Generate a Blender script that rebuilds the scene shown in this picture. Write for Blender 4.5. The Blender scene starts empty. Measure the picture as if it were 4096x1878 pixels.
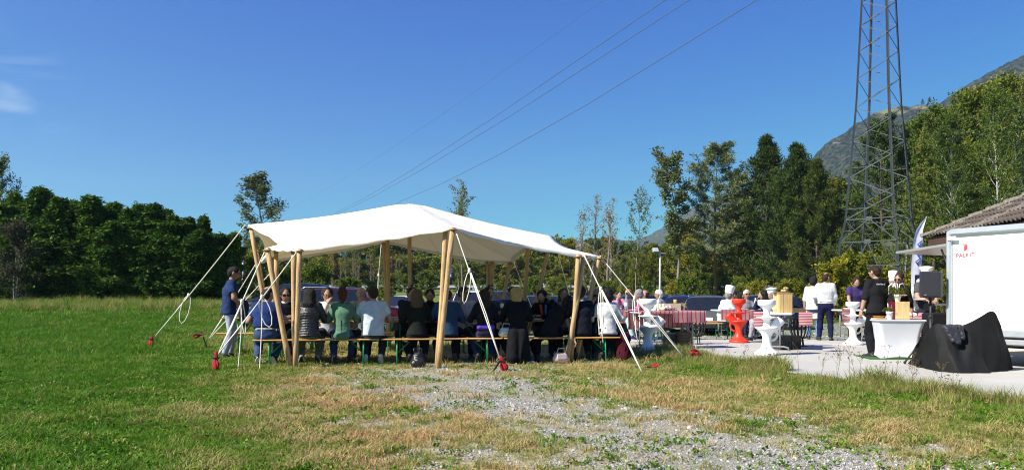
import bpy, math, random
import numpy as np
from mathutils import Vector, Matrix

S = bpy.context.scene
COL = S.collection
rng = np.random.default_rng(7)
random.seed(7)
R = math.radians
H = 1.21          # camera height
F = 3072.0        # focal length in photo pixels (27 mm on a 36 mm sensor, 4096 px)
CX, CY = 2048.0, 1187.0

# ---------------------------------------------------------------- camera, sun, sky
cam_d = bpy.data.cameras.new('camera')
cam_d.sensor_width = 36; cam_d.lens = 27; cam_d.shift_y = 0.0605
cam_d.clip_start = 0.05; cam_d.clip_end = 20000
cam = bpy.data.objects.new('camera', cam_d); COL.objects.link(cam)
cam.location = (0, 0, H); cam.rotation_euler = (R(90), 0, 0)
S.camera = cam

EXPOSURE = 0.9
SUN_EL = 40.0
LDIR = Vector((0.88 * math.cos(R(SUN_EL)), 0.47 * math.cos(R(SUN_EL)), -math.sin(R(SUN_EL)))).normalized()
sun_d = bpy.data.lights.new('sun', 'SUN'); sun_d.energy = 5.0; sun_d.angle = R(0.53); sun_d.color = (1.0, 0.94, 0.82)
sun = bpy.data.objects.new('sun', sun_d); COL.objects.link(sun)
sun.rotation_euler = (-LDIR).to_track_quat('Z', 'Y').to_euler()
sun.location = (-30, -20, 40)

W = bpy.data.worlds.new('World'); S.world = W; W.use_nodes = True
wn, wl = W.node_tree.nodes, W.node_tree.links
wn.clear()
w_out = wn.new('ShaderNodeOutputWorld'); w_bg = wn.new('ShaderNodeBackground')
sky = wn.new('ShaderNodeTexSky'); sky.sky_type = 'NISHITA'; sky.sun_disc = False
sky.sun_elevation = R(SUN_EL); sky.sun_rotation = math.atan2(-LDIR.x, -LDIR.y)
sky.altitude = 600; sky.air_density = 1.0; sky.dust_density = 0.35; sky.ozone_density = 3.0
w_bg.inputs['Strength'].default_value = 0.085
# thin cirrus wisp low on the left, the only cloud in the sky
tc = wn.new('ShaderNodeTexCoord')
def wnode(t, **kw):
    n = wn.new(t)
    for k, v in kw.items(): setattr(n, k, v)
    return n
# one even colour grade for the whole sky: the deep, polarised blue of the photograph
sepc = wnode('ShaderNodeSeparateColor'); hs = wnode('ShaderNodeCombineColor'); wl.new(sky.outputs[0], sepc.inputs[0])
for i, (gain, power) in enumerate(((1.0, 1.78), (1.72, 1.42), (1.06, 0.50))):
    pw = wnode('ShaderNodeMath', operation='POWER'); ml = wnode('ShaderNodeMath', operation='MULTIPLY')
    pw.inputs[1].default_value = power; ml.inputs[1].default_value = gain * 0.085 ** (power - 1) / 2 ** EXPOSURE
    wl.new(sepc.outputs[i], pw.inputs[0]); wl.new(pw.outputs[0], ml.inputs[0]); wl.new(ml.outputs[0], hs.inputs[i])
def wisp(direction, rad, amount):
    d = wnode('ShaderNodeVectorMath', operation='DISTANCE'); d.inputs[1].default_value = Vector(direction).normalized()
    mp = wnode('ShaderNodeMapping'); mp.inputs['Rotation'].default_value = (0, R(-18), 0); mp.inputs['Scale'].default_value = (7, 7, 34)
    wl.new(tc.outputs['Generated'], mp.inputs['Vector'])
    nz = wnode('ShaderNodeTexNoise'); nz.inputs['Scale'].default_value = 1.0; nz.inputs['Detail'].default_value = 7; nz.inputs['Distortion'].default_value = 0.5
    wl.new(mp.outputs[0], nz.inputs['Vector']); wl.new(tc.outputs['Generated'], d.inputs[0])
    fall = wnode('ShaderNodeMapRange'); fall.inputs[1].default_value = rad; fall.inputs[2].default_value = 0.0
    fall.interpolation_type = 'SMOOTHSTEP'
    wl.new(d.outputs['Value'], fall.inputs[0])
    st = wnode('ShaderNodeMapRange'); st.inputs[1].default_value = 0.47; st.inputs[2].default_value = 0.78
    wl.new(nz.outputs[0], st.inputs[0])
    m = wnode('ShaderNodeMath', operation='MULTIPLY'); wl.new(fall.outputs[0], m.inputs[0]); wl.new(st.outputs[0], m.inputs[1])
    m2 = wnode('ShaderNodeMath', operation='MULTIPLY'); m2.inputs[1].default_value = amount; wl.new(m.outputs[0], m2.inputs[0])
    return m2
ws = wisp((-0.655, 1.0, 0.268), 0.085, 0.45)
mixw = wnode('ShaderNodeMixRGB'); mixw.inputs[2].default_value = (6.6, 7.0, 7.6, 1)
wl.new(ws.outputs[0], mixw.inputs[0]); wl.new(hs.outputs[0], mixw.inputs[1])
wl.new(mixw.outputs[0], w_bg.inputs[0]); wl.new(w_bg.outputs[0], w_out.inputs[0])

S.view_settings.view_transform = 'Standard'; S.view_settings.look = 'None'
S.view_settings.exposure = EXPOSURE; S.view_settings.gamma = 1.0; S.view_settings.use_curve_mapping = False
S.render.engine = 'CYCLES'
S.cycles.max_bounces = 6; S.cycles.transparent_max_bounces = 12; S.cycles.use_denoising = True; S.cycles.denoising_prefilter = 'NONE'; S.cycles.filter_width = 1.1

# ---------------------------------------------------------------- helpers
def at(px, py, Y): return Vector(((px - CX) * Y / F, Y, H + (CY - py) * Y / F))
def gy(py, z=0.0): return F * (H - z) / (py - CY)
def gp(px, py, z=0.0):
    Y = gy(py, z); return Vector(((px - CX) * Y / F, Y, z))
def ss(t): t = np.clip(t, 0, 1); return t * t * (3 - 2 * t)

_perm = np.random.default_rng(3).permutation(4096)
def _h2(ix, iy): return _perm[(_perm[ix & 4095] + iy) & 4095] / 4095.0
def vnoise(x, y):
    x = np.asarray(x, float); y = np.asarray(y, float)
    ix = np.floor(x).astype(np.int64); iy = np.floor(y).astype(np.int64)
    fx = x - ix; fy = y - iy; fx = fx * fx * (3 - 2 * fx); fy = fy * fy * (3 - 2 * fy)
    a = _h2(ix, iy); b = _h2(ix + 1, iy); c = _h2(ix, iy + 1); d = _h2(ix + 1, iy + 1)
    return (a * (1 - fx) + b * fx) * (1 - fy) + (c * (1 - fx) + d * fx) * fy
def fbm(x, y, o=4):
    s = 0; a = 0.5; n = 0
    for i in range(o):
        s = s + a * vnoise(x * 2 ** i + 17.3 * i, y * 2 ** i - 9.1 * i); n += a; a *= 0.5
    return s / n
_nd = np.random.default_rng(5).normal(size=(7, 3)); _nd /= np.linalg.norm(_nd, axis=1)[:, None]
_np = np.random.default_rng(6).uniform(0, 6.28, 7)
def n3(p, f=1.0):
    s = 0
    for i in range(7): s = s + np.sin((p @ _nd[i]) * f * (0.7 + 0.25 * i) * 6.28 + _np[i] + 1.3 * np.sin((p @ _nd[(i + 3) % 7]) * f * 3.1))
    return s / 7

def mesh_arrays(name, V, faces, mats=(), midx=None, smooth=False, uvs=None):
    """faces: (n,k) int array or list of such arrays"""
    me = bpy.data.meshes.new(name)
    V = np.asarray(V, np.float32)
    fl = faces if isinstance(faces, list) else [faces]
    fl = [np.asarray(f, np.int32) for f in fl if len(f)]
    me.vertices.add(len(V)); me.vertices.foreach_set('co', V.ravel())
    nl = sum(f.size for f in fl); nf = sum(len(f) for f in fl)
    me.loops.add(nl); me.loops.foreach_set('vertex_index', np.concatenate([f.ravel() for f in fl]))
    me.polygons.add(nf)
    tot = np.concatenate([np.full(len(f), f.shape[1], np.int32) for f in fl])
    st = np.concatenate([[0], np.cumsum(tot)[:-1]]).astype(np.int32)
    me.polygons.foreach_set('loop_start', st)
    try: me.polygons.foreach_set('loop_total', tot)
    except Exception: pass
    if midx is not None: me.polygons.foreach_set('material_index', np.asarray(midx, np.int32))
    if smooth: me.polygons.foreach_set('use_smooth', np.ones(nf, bool))
    for m in mats: me.materials.append(m)
    if uvs is not None:
        u = me.uv_layers.new(name='UVMap'); u.data.foreach_set('uv', np.asarray(uvs, np.float32).ravel())
    me.update(calc_edges=True); me.validate()
    return me

def link(name, me, parent=None, loc=(0, 0, 0), rot=(0, 0, 0), scale=(1, 1, 1)):
    o = bpy.data.objects.new(name, me); COL.objects.link(o)
    o.location = loc; o.rotation_euler = rot; o.scale = scale
    if parent is not None: o.parent = parent
    return o

def tag(o, label=None, cat=None, group=None, kind=None):
    if label: o['label'] = label
    if cat: o['category'] = cat
    if group: o['group'] = group
    if kind: o['kind'] = kind
    return o

def thing(name, label, cat, loc=(0, 0, 0), rz=0.0, group=None):
    o = bpy.data.objects.new(name, None); COL.objects.link(o)
    o.empty_display_size = 0.1
    o.location = loc; o.rotation_euler = (0, 0, rz)
    return tag(o, label, cat, group)

def dup(root, loc, rz=0.0, scale=1.0, label=None, group=None, cat=None):
    r = root.copy(); COL.objects.link(r); r.location = loc; r.rotation_euler = (0, 0, rz)
    r.scale = (scale,) * 3 if not hasattr(scale, '__len__') else scale
    tag(r, label, cat, group)
    for ch in root.children:
        c = ch.copy(); COL.objects.link(c); c.parent = r
        for g in ch.children:
            d = g.copy(); COL.objects.link(d); d.parent = c
    return r

class MB:
    def __init__(s): s.V = []; s.F = []; s.M = []; s.SM = []; s.UV = []
    def add(s, V, Fs, m=0, sm=False):
        b = len(s.V); s.V.extend([tuple(v) for v in V])
        for f in Fs: s.F.append([b + i for i in f]); s.M.append(m); s.SM.append(sm)
        return s
    def box(s, c, size, rot=None, m=0, bev=0.0):
        c = Vector(c); x, y, z = [k / 2 for k in size]
        if bev <= 0:
            V = [(i * x, j * y, k * z) for i in (-1, 1) for j in (-1, 1) for k in (-1, 1)]
            Fs = [(0, 1, 3, 2), (4, 6, 7, 5), (0, 4, 5, 1), (2, 3, 7, 6), (0, 2, 6, 4), (1, 5, 7, 3)]
        else:
            b = min(bev, x * .9, y * .9, z * .9); V = []; Fs = []
            rings = [(-z, b), (-z + b, 0), (z - b, 0), (z, b)]
            for (zz, ins) in rings:
                X, Yv = x - ins, y - ins
                V += [(-X, -Yv + b, zz), (-X + b, -Yv, zz), (X - b, -Yv, zz), (X, -Yv + b, zz), (X, Yv - b, zz), (X - b, Yv, zz), (-X + b, Yv, zz), (-X, Yv - b, zz)]
            for r in range(3):
                for i in range(8):
                    j = (i + 1) % 8; Fs.append((r * 8 + i, r * 8 + j, r * 8 + 8 + j, r * 8 + 8 + i))
            Fs.append(tuple(range(7, -1, -1))); Fs.append(tuple(range(24, 32)))
        Mx = rot if rot is not None else Matrix.Identity(3)
        return s.add([c + Mx @ Vector(v) for v in V], Fs, m)
    def tube(s, path, rad, n=8, m=0, caps=True, sm=True, sy=1.0):
        P = [Vector(p) for p in path]; k = len(P)
        rad = [rad] * k if not hasattr(rad, '__len__') else rad
        t0 = (P[1] - P[0]).normalized()
        a = Vector((0, 0, 1)) if abs(t0.z) < 0.9 else Vector((1, 0, 0))
        nrm = t0.cross(a).normalized(); V = []
        for i in range(k):
            t = (P[min(i + 1, k - 1)] - P[max(i - 1, 0)])
            t = t.normalized() if t.length > 1e-9 else t0
            nrm = (nrm - t * nrm.dot(t)); nrm = nrm.normalized() if nrm.length > 1e-6 else t.orthogonal().normalized()
            b = t.cross(nrm)
            for j in range(n):
                w = 2 * math.pi * j / n
                V.append(P[i] + (nrm * math.cos(w) + b * math.sin(w) * sy) * rad[i])
        Fs = []
        for i in range(k - 1):
            for j in range(n):
                j2 = (j + 1) % n; Fs.append((i * n + j, i * n + j2, (i + 1) * n + j2, (i + 1) * n + j))
        s.add(V, Fs, m, sm)
        if caps: 
            b = len(s.V) - k * n
            s.F.append([b + j for j in range(n - 1, -1, -1)]); s.M.append(m); s.SM.append(False)
            s.F.append([b + (k - 1) * n + j for j in range(n)]); s.M.append(m); s.SM.append(False)
        return s
    def lathe(s, prof, n=24, m=0, c=(0, 0, 0), sm=True, sx=1.0, sy=1.0):
        V = []; Fs = []
        for (r, z) in prof:
            for j in range(n):
                w = 2 * math.pi * j / n; V.append((c[0] + r * math.cos(w) * sx, c[1] + r * math.sin(w) * sy, c[2] + z))
        for i in range(len(prof) - 1):
            for j in range(n):
                j2 = (j + 1) % n; Fs.append((i * n + j, i * n + j2, (i + 1) * n + j2, (i + 1) * n + j))
        return s.add(V, Fs, m, sm)
    def disc(s, c, r, n=20, m=0, up=1):
        V = [(c[0] + r * math.cos(6.28318 * j / n), c[1] + r * math.sin(6.28318 * j / n), c[2]) for j in range(n)]
        return s.add(V, [tuple(range(n)) if up > 0 else tuple(range(n - 1, -1, -1))], m)
    def sphere(s, c, r, n=10, m=0):
        rx, ry, rz = (r, r, r) if not hasattr(r, '__len__') else r
        k = max(4, n // 2 + 1)
        prof = [(math.sin(math.pi * i / k), -math.cos(math.pi * i / k)) for i in range(k + 1)]
        prof[0] = (0.02, -1); prof[-1] = (0.02, 1)
        b = MB().lathe(prof, n)
        return s.add([(c[0] + v[0] * rx, c[1] + v[1] * ry, c[2] + v[2] * rz) for v in b.V], b.F, m, True)
    def prism(s, poly, z0, z1, m=0):
        n = len(poly); V = [(p[0], p[1], z0) for p in poly] + [(p[0], p[1], z1) for p in poly]
        Fs = [tuple(range(n - 1, -1, -1)), tuple(range(n, 2 * n))] + [(i, (i + 1) % n, n + (i + 1) % n, n + i) for i in range(n)]
        return s.add(V, Fs, m)
    def xform(s, Mx):
        s.V = [tuple(Mx @ Vector(v)) for v in s.V]; return s
    def mesh(s, name, mats):
        me = bpy.data.meshes.new(name)
        me.from_pydata(s.V, [], s.F)
        for m in (mats if isinstance(mats, (list, tuple)) else [mats]): me.materials.append(m)
        me.polygons.foreach_set('material_index', s.M); me.polygons.foreach_set('use_smooth', s.SM)
        me.update(); return me
    def build(s, name, mats, parent=None, loc=(0, 0, 0), rot=(0, 0, 0), scale=(1, 1, 1)):
        return link(name, s.mesh(name, mats), parent, loc, rot, scale)

# ---------------------------------------------------------------- materials
_mc = {}
def mat(key, col, rough=0.7, var=0.12, scale=6.0, bump=0.0, bscale=40.0, metal=0.0, spec=0.4, trans=0.0, alpha=1.0,
        col2=None, stretch=(1, 1, 1), wave=None, coat=0.0, sheen=0.0, transl=0.0):
    if key in _mc: return _mc[key]
    m = bpy.data.materials.new(key); m.use_nodes = True
    n, l = m.node_tree.nodes, m.node_tree.links
    b = n['Principled BSDF']
    b.inputs['Roughness'].default_value = rough; b.inputs['Metallic'].default_value = metal
    b.inputs['Specular IOR Level'].default_value = spec
    b.inputs['Transmission Weight'].default_value = trans; b.inputs['Alpha'].default_value = alpha
    b.inputs['Coat Weight'].default_value = coat; b.inputs['Sheen Weight'].default_value = sheen
    t = n.new('ShaderNodeTexCoord'); mp = n.new('ShaderNodeMapping'); mp.inputs['Scale'].default_value = stretch
    l.new(t.outputs['Object'], mp.inputs['Vector'])
    nz = n.new('ShaderNodeTexNoise'); nz.inputs['Scale'].default_value = scale; nz.inputs['Detail'].default_value = 6; nz.inputs['Roughness'].default_value = 0.62
    l.new(mp.outputs[0], nz.inputs['Vector'])
    rp = n.new('ShaderNodeValToRGB'); l.new(nz.outputs[0], rp.inputs[0])
    c2 = col2 if col2 else tuple(min(1, c * (1 + var)) for c in col)
    c1 = col if col2 else tuple(c * (1 - var) for c in col)
    rp.color_ramp.elements[0].position = 0.33; rp.color_ramp.elements[1].position = 0.67
    rp.color_ramp.elements[0].color = (*c1, 1); rp.color_ramp.elements[1].color = (*c2, 1)
    l.new(rp.outputs[0], b.inputs['Base Color'])
    if bump > 0:
        nb = n.new('ShaderNodeTexNoise'); nb.inputs['Scale'].default_value = bscale; nb.inputs['Detail'].default_value = 5
        l.new(mp.outputs[0], nb.inputs['Vector'])
        bp = n.new('ShaderNodeBump'); bp.inputs['Strength'].default_value = bump; bp.inputs['Distance'].default_value = 0.02
        l.new(nb.outputs[0], bp.inputs['Height']); l.new(bp.outputs[0], b.inputs['Normal'])
    if transl > 0:
        out = n['Material Output']; tr = n.new('ShaderNodeBsdfTranslucent'); mx = n.new('ShaderNodeMixShader'); mx.inputs[0].default_value = transl
        l.new(rp.outputs[0], tr.inputs[0]); l.new(b.outputs[0], mx.inputs[1]); l.new(tr.outputs[0], mx.inputs[2]); l.new(mx.outputs[0], out.inputs[0])
    _mc[key] = m; return m

def cloth(col, rough=0.9):
    col = tuple(min(c, .5 + .12 * (c - .5)) if c > .5 else c for c in col)
    return mat('cloth_%02x%02x%02x' % tuple(int(c * 255) for c in col), col, rough, 0.18, 9, 0.55, 15, spec=0.08)
def paint(col, rough=0.3): return mat('paint_%02x%02x%02x' % tuple(int(c * 255) for c in col), col, rough, 0.05, 3, coat=0.12, spec=0.25)
M_glass = mat('car_glass', (0.012, 0.014, 0.018), 0.06, 0.1, spec=0.7)
M_black = mat('black_plastic', (0.012, 0.012, 0.014), 0.45, 0.2, 12, 0.1)
M_rubber = mat('tyre_rubber', (0.015, 0.015, 0.015), 0.85, 0.2)
M_chrome = mat('bare_metal', (0.55, 0.56, 0.58), 0.3, 0.1, metal=1.0)
M_steel = mat('galvanised_steel', (0.075, 0.082, 0.09), 0.5, 0.25, 2.0, metal=0.35)
M_grey = mat('grey_tube_paint', (0.22, 0.23, 0.25), 0.4, 0.1)
M_white = mat('white_plastic', (0.80, 0.80, 0.80), 0.45, 0.03, 5)
M_red = mat('red_plastic', (0.78, 0.045, 0.018), 0.4, 0.06, 5)
M_redlight = mat('red_lamp_glass', (0.45, 0.012, 0.015), 0.15, 0.15)
M_lamp = mat('clear_lamp_glass', (0.6, 0.62, 0.65), 0.12, 0.1)
M_wood = mat('bench_wood', (0.50, 0.27, 0.09), 0.5, 0.2, 5, 0.1, 30, stretch=(0.4, 5, 5), coat=0.2)
M_wood2 = mat('table_wood', (0.38, 0.19, 0.06), 0.4, 0.2, 5, 0.1, 30, stretch=(0.4, 5, 5), coat=0.3)
M_pole = mat('pole_wood', (0.33, 0.195, 0.085), 0.75, 0, 7, 0.5, 25, col2=(0.54, 0.37, 0.185), stretch=(4, 4, 0.5))
M_crate = mat('crate_wood', (0.52, 0.33, 0.13), 0.7, 0, 5, 0.15, 40, col2=(0.70, 0.48, 0.22), stretch=(5, 5, 0.5))
M_green = mat('green_enamel', (0.01, 0.20, 0.07), 0.4, 0.1)
M_rope = mat('white_rope', (0.74, 0.71, 0.62), 0.9, 0.1, 60, 0.4, 200)
M_rcloth = mat('red_rag', (0.36, 0.010, 0.018), 0.85, 0.15, 20, 0.3)
M_iron = mat('black_iron', (0.018, 0.018, 0.02), 0.5, 0.3, 10, 0.2, metal=0.4)
M_paper = mat('white_paper', (0.78, 0.77, 0.74), 0.8, 0.04)
M_clear = mat('clear_glass', (0.85, 0.9, 0.9), 0.05, 0.02, trans=0.92, spec=0.5)
M_gbottle = mat('green_bottle_plastic', (0.25, 0.55, 0.45), 0.08, 0.05, trans=0.8)
M_hatw = mat('chef_hat_cotton', (0.82, 0.82, 0.84), 0.9, 0.03, 8, 0.2)
# ---------------------------------------------------------------- terrain
def terrain(X, Y):
    X = np.asarray(X, float); Y = np.asarray(Y, float)
    u = X / np.maximum(Y, 3.0)
    left = ss((-u - 0.16) / 0.20) * ss((Y - 14) / 4)
    z = 0.95 * ss((Y - 15) / 33) * left
    z = z - 0.2 * ss((Y - 23) / 5) * (1 - left)
    z = z + (0.9 * ss((Y - 60) / 60) + 2.0 * ss((Y - 100) / 60)) * (1 - 0.4 * left)
    z = z + (fbm(X * 0.35, Y * 0.35, 3) - 0.5) * 0.08 * ss((Y - 2) / 3) * (1 - ss((Y - 22) / 2) * 0.3)
    # the concrete pad is let into level ground
    ed = pad_side(X, Y)
    flat = ss((ed + 0.8) / 0.8) * ss((23.5 - Y) / 1.2)
    z = z * (1 - flat) - 0.03 * flat
    return z
PA, PB = (2.60, 18.5), (6.35, 6.2)     # the near edge of the concrete pad
def pad_side(X, Y):
    dx, dy = PB[0] - PA[0], PB[1] - PA[1]; L = math.hypot(dx, dy)
    s1 = -((X - PA[0]) * dy - (Y - PA[1]) * dx) / L
    return np.minimum(s1, X - 2.3)
def tz(X, Y): return float(terrain(X, Y))
def onground(px, Y): 
    X = (px - CX) * Y / F; return Vector((X, Y, tz(X, Y)))

def poly_mask(X, Y, pts, soft):
    """signed distance to polygon, positive inside, scaled to 0..1 over soft metres"""
    P = np.array(pts); ins = np.zeros(X.shape, bool); d = np.full(X.shape, 1e9)
    for i in range(len(P)):
        a, b = P[i], P[(i + 1) % len(P)]
        ab = b - a; t = np.clip(((X - a[0]) * ab[0] + (Y - a[1]) * ab[1]) / (ab @ ab), 0, 1)
        d = np.minimum(d, np.hypot(X - a[0] - t * ab[0], Y - a[1] - t * ab[1]))
        c = ((a[1] > Y) != (b[1] > Y)) & (X < (b[0] - a[0]) * (Y - a[1]) / (b[1] - a[1] + 1e-12) + a[0]); ins ^= c
    return np.clip(np.where(ins, d, -d) / soft * 0.5 + 0.5, 0, 1)
def wp(lst): return [tuple(gp(x, y)[:2]) for x, y in lst]
POLY_GRAVEL = wp([(1400, 1478), (2050, 1462), (2250, 1500), (2420, 1560), (2700, 1640), (3080, 1720), (3600, 1800), (4200, 1890), (4200, 2000), (2150, 2000), (1980, 1830), (1780, 1740), (1480, 1620), (1330, 1540)])
POLY_BROWN = wp([(950, 1560), (1250, 1500), (1420, 1540), (1640, 1660), (1850, 1760), (2000, 1900), (1950, 2050), (1250, 2050), (1150, 1760), (980, 1660)])
POLY_GREEN = wp([(-800, 1215), (850, 1225), (960, 1400), (1040, 1480), (920, 1560), (860, 1640), (1010, 1760), (1080, 2000), (1000, 2300), (-800, 2300)])
def masks(X, Y):
    n1 = fbm(X * 1.1, Y * 1.1, 4) - 0.5; n2 = fbm(X * 3.7 + 40, Y * 3.7, 3) - 0.5; n4 = fbm(X * 9 + 40, Y * 9, 3) - 0.5
    g = poly_mask(X, Y, POLY_GRAVEL, 1.5)
    fine = fbm(X * 6.5 + 11, Y * 6.5, 2) - .5
    far = ss((Y - 21.8) / 0.8) * ss((27.5 - Y) / 2) * ss((X / np.maximum(Y, 1) + 0.02) / 0.05)
    lot = ss((Y - 26) / 2) * ss((44 - Y) / 5) * ss((X / np.maximum(Y, 1) + 0.22) / 0.1)
    tent = ss((Y - 13.2) / 0.8) * ss((19 - Y) / 2) * ss((X + 3.0) / 1.2) * ss((3 - X) / 1.5)
    gravel = np.clip(g * 0.95 + n1 * 1.0 + n2 * 0.6 + n4 * 0.7 + fine * 1.1 - 0.12, 0, 1) * ss(g * 5 - 0.3)
    gravel = np.maximum(gravel, np.clip(far * 1.0 + n1 * 0.9 + n2 * 0.4 - 0.35, 0, 1) * (far > 0.02))
    gravel = np.maximum(gravel, np.clip(lot * 0.9 + n1 * 0.9 - 0.3, 0, 1) * (lot > 0.02))
    gravel = np.maximum(gravel, np.clip(tent * 0.62 + n1 * 1.2 + n2 * 0.5 - 0.30, 0, 1) * (tent > 0.02))
    green = np.clip(poly_mask(X, Y, POLY_GREEN, 2.2) * 1.25 - 0.12 + n1 * 0.7 + n2 * 0.3, 0, 1)
    green = np.maximum(green, ss((Y - 20) / 6) * 0.80)
    edge = pad_side(X, Y)
    green = np.maximum(green, np.clip(ss((edge + 2.2) / 1.4) * 0.55 + n1 * 1.3, 0, 0.8) * (Y < 22) * (edge < 0.6))
    brown = np.clip(poly_mask(X, Y, POLY_BROWN, 1.4) + n1 * 0.9 + n2 * 0.4 - 0.2, 0, 1)
    return gravel, green * (1 - 0.8 * brown), brown

def attr_mat_ground():
    m = bpy.data.materials.new('ground'); m.use_nodes = True
    n, l = m.node_tree.nodes, m.node_tree.links; b = n['Principled BSDF']
    b.inputs['Roughness'].default_value = 0.95; b.inputs['Specular IOR Level'].default_value = 0.1
    geo = n.new('ShaderNodeNewGeometry')
    def noise(sc, det=6):
        k = n.new('ShaderNodeTexNoise'); k.inputs['Scale'].default_value = sc; k.inputs['Detail'].default_value = det
        l.new(geo.outputs['Position'], k.inputs['Vector']); return k.outputs[0]
    def ramp(src, stops):
        r = n.new('ShaderNodeValToRGB'); e = r.color_ramp.elements
        e[0].position, e[0].color = stops[0][0], (*stops[0][1], 1); e[1].position, e[1].color = stops[-1][0], (*stops[-1][1], 1)
        for p, c in stops[1:-1]:
            k = e.new(p); k.color = (*c, 1)
        l.new(src, r.inputs[0]); return r.outputs[0]
    def attr(nm):
        a = n.new('ShaderNodeAttribute'); a.attribute_name = nm; return a.outputs['Fac']
    def mix(f, a, c):
        x = n.new('ShaderNodeMixRGB'); l.new(f, x.inputs[0]); l.new(a, x.inputs[1]); l.new(c, x.inputs[2]); return x.outputs[0]
    fine = noise(28, 8); mid = noise(5, 5)
    straw = ramp(fine, [(0.3, (0.15, 0.12, 0.05)), (0.5, (0.32, 0.26, 0.11)), (0.7, (0.46, 0.39, 0.19))])
    brown = ramp(fine, [(0.3, (0.18, 0.11, 0.05)), (0.5, (0.36, 0.24, 0.11)), (0.7, (0.50, 0.36, 0.19))])
    grass = ramp(fine, [(0.3, (0.025, 0.045, 0.008)), (0.5, (0.065, 0.12, 0.015)), (0.72, (0.15, 0.19, 0.04))])
    stone = ramp(noise(60, 6), [(0.3, (0.12, 0.116, 0.105)), (0.5, (0.29, 0.283, 0.26)), (0.68, (0.44, 0.43, 0.40))])
    c = mix(attr('brown'), straw, brown); c = mix(attr('green'), c, grass); c = mix(attr('gravel'), c, stone)
    l.new(c, b.inputs['Base Color'])
    bp = n.new('ShaderNodeBump'); bp.inputs['Strength'].default_value = 0.9; bp.inputs['Distance'].default_value = 0.03
    l.new(noise(45, 8), bp.inputs['Height']); l.new(bp.outputs[0], b.inputs['Normal'])
    return m

def build_ground():
    nr, nc = 300, 300
    ys = -3 + (np.geomspace(5, 3905, nr) - 5); us = np.linspace(-1.7, 1.7, nc); us = np.sign(us) * np.abs(us) ** 1.25
    Yg, Ug = np.meshgrid(ys, us, indexing='ij'); Xg = Ug * (Yg + 7)
    Z = terrain(Xg, Yg)
    V = np.stack([Xg, Yg, Z], -1).reshape(-1, 3)
    i = np.arange(nr - 1)[:, None] * nc + np.arange(nc - 1)[None]
    Fq = np.stack([i, i + 1, i + nc + 1, i + nc], -1).reshape(-1, 4)
    me = mesh_arrays('ground', V, Fq, [attr_mat_ground()], smooth=True)
    g, gr, br = masks(Xg.ravel(), Yg.ravel())
    for nm, d in (('gravel', g), ('green', gr), ('brown', br)):
        a = me.attributes.new(nm, 'FLOAT', 'POINT'); a.data.foreach_set('value', d.astype(np.float32))
    return tag(link('ground', me), kind='structure')
build_ground()

# concrete pad
def build_pad():
    m = mat('concrete', (0.41, 0.395, 0.36), 0.9, 0.12, 0.7, 0.25, 70)
    pts = [PA, PB, (26, 6.2), (26, 22.2), (2.45, 22.2)]
    mb = MB().prism(pts[::-1] if False else [(p[0], p[1]) for p in pts], -0.25, 0.012)
    o = mb.build('pavement', m); return tag(o, 'pale concrete pad', None, None, 'structure')
build_pad()

# ---------------------------------------------------------------- instanced grass, pebbles
def blade_tuft(nb, h, spread, w, seed, lean=0.5, leafy=False):
    r = np.random.default_rng(seed); V = []; Fs = []
    for i in range(nb):
        a = r.uniform(0, 6.28); d = spread * math.sqrt(r.uniform(0, 1)); x, y = d * math.cos(a), d * math.sin(a)
        b = r.uniform(0, 6.28); hh = h * r.uniform(0.5, 1.15); le = lean * r.uniform(0.3, 1.3) * hh
        dx, dy = math.cos(b) * le, math.sin(b) * le; px, py = -math.sin(b) * w / 2, math.cos(b) * w / 2
        k = len(V)
        if leafy:
            V += [(x, y, hh * .3), (x + dx * .5 + px * 3, y + dy * .5 + py * 3, hh), (x + dx, y + dy, hh * .95), (x + dx * .5 - px * 3, y + dy * .5 - py * 3, hh)]
            Fs.append((k, k + 1, k + 2, k + 3))
        else:
            V += [(x - px, y - py, -.01), (x + px, y + py, -.01), (x + dx * .35 + px * .8, y + dy * .35 + py * .8, hh * .6), (x + dx * .35 - px * .8, y + dy * .35 - py * .8, hh * .6), (x + dx, y + dy, hh)]
            Fs += [(k, k + 1, k + 2, k + 3), (k + 3, k + 2, k + 4)]
    return V, Fs

def inst_mat(key, stops, transl=0.35, rough=0.7, shape=0.32):
    m = bpy.data.materials.new(key); m.use_nodes = True
    n, l = m.node_tree.nodes, m.node_tree.links; b = n['Principled BSDF']
    b.inputs['Roughness'].default_value = rough; b.inputs['Specular IOR Level'].default_value = 0.25
    a = n.new('ShaderNodeAttribute'); a.attribute_type = 'INSTANCER'; a.attribute_name = 'tint'
    geo = n.new('ShaderNodeNewGeometry')
    ad = n.new('ShaderNodeMath'); ad.operation = 'MULTIPLY_ADD'; ad.inputs[1].default_value = shape
    l.new(geo.outputs['Random Per Island'], ad.inputs[0]); l.new(a.outputs['Fac'], ad.inputs[2])
    sb = n.new('ShaderNodeMath'); sb.operation = 'SUBTRACT'; sb.inputs[1].default_value = shape / 2; l.new(ad.outputs[0], sb.inputs[0])
    r = n.new('ShaderNodeValToRGB'); e = r.color_ramp.elements
    e[0].position, e[0].color = stops[0][0], (*stops[0][1], 1); e[1].position, e[1].color = stops[-1][0], (*stops[-1][1], 1)
    for p, c in stops[1:-1]: k = e.new(p); k.color = (*c, 1)
    l.new(sb.outputs[0], r.inputs[0]); l.new(r.outputs[0], b.inputs['Base Color'])
    if transl > 0:
        t = n.new('ShaderNodeBsdfTranslucent'); mx = n.new('ShaderNodeMixShader'); mx.inputs[0].default_value = transl
        l.new(r.outputs[0], t.inputs[0]); l.new(b.outputs[0], mx.inputs[1]); l.new(t.outputs[0], mx.inputs[2]); l.new(mx.outputs[0], n['Material Output'].inputs[0])
    return m

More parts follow.
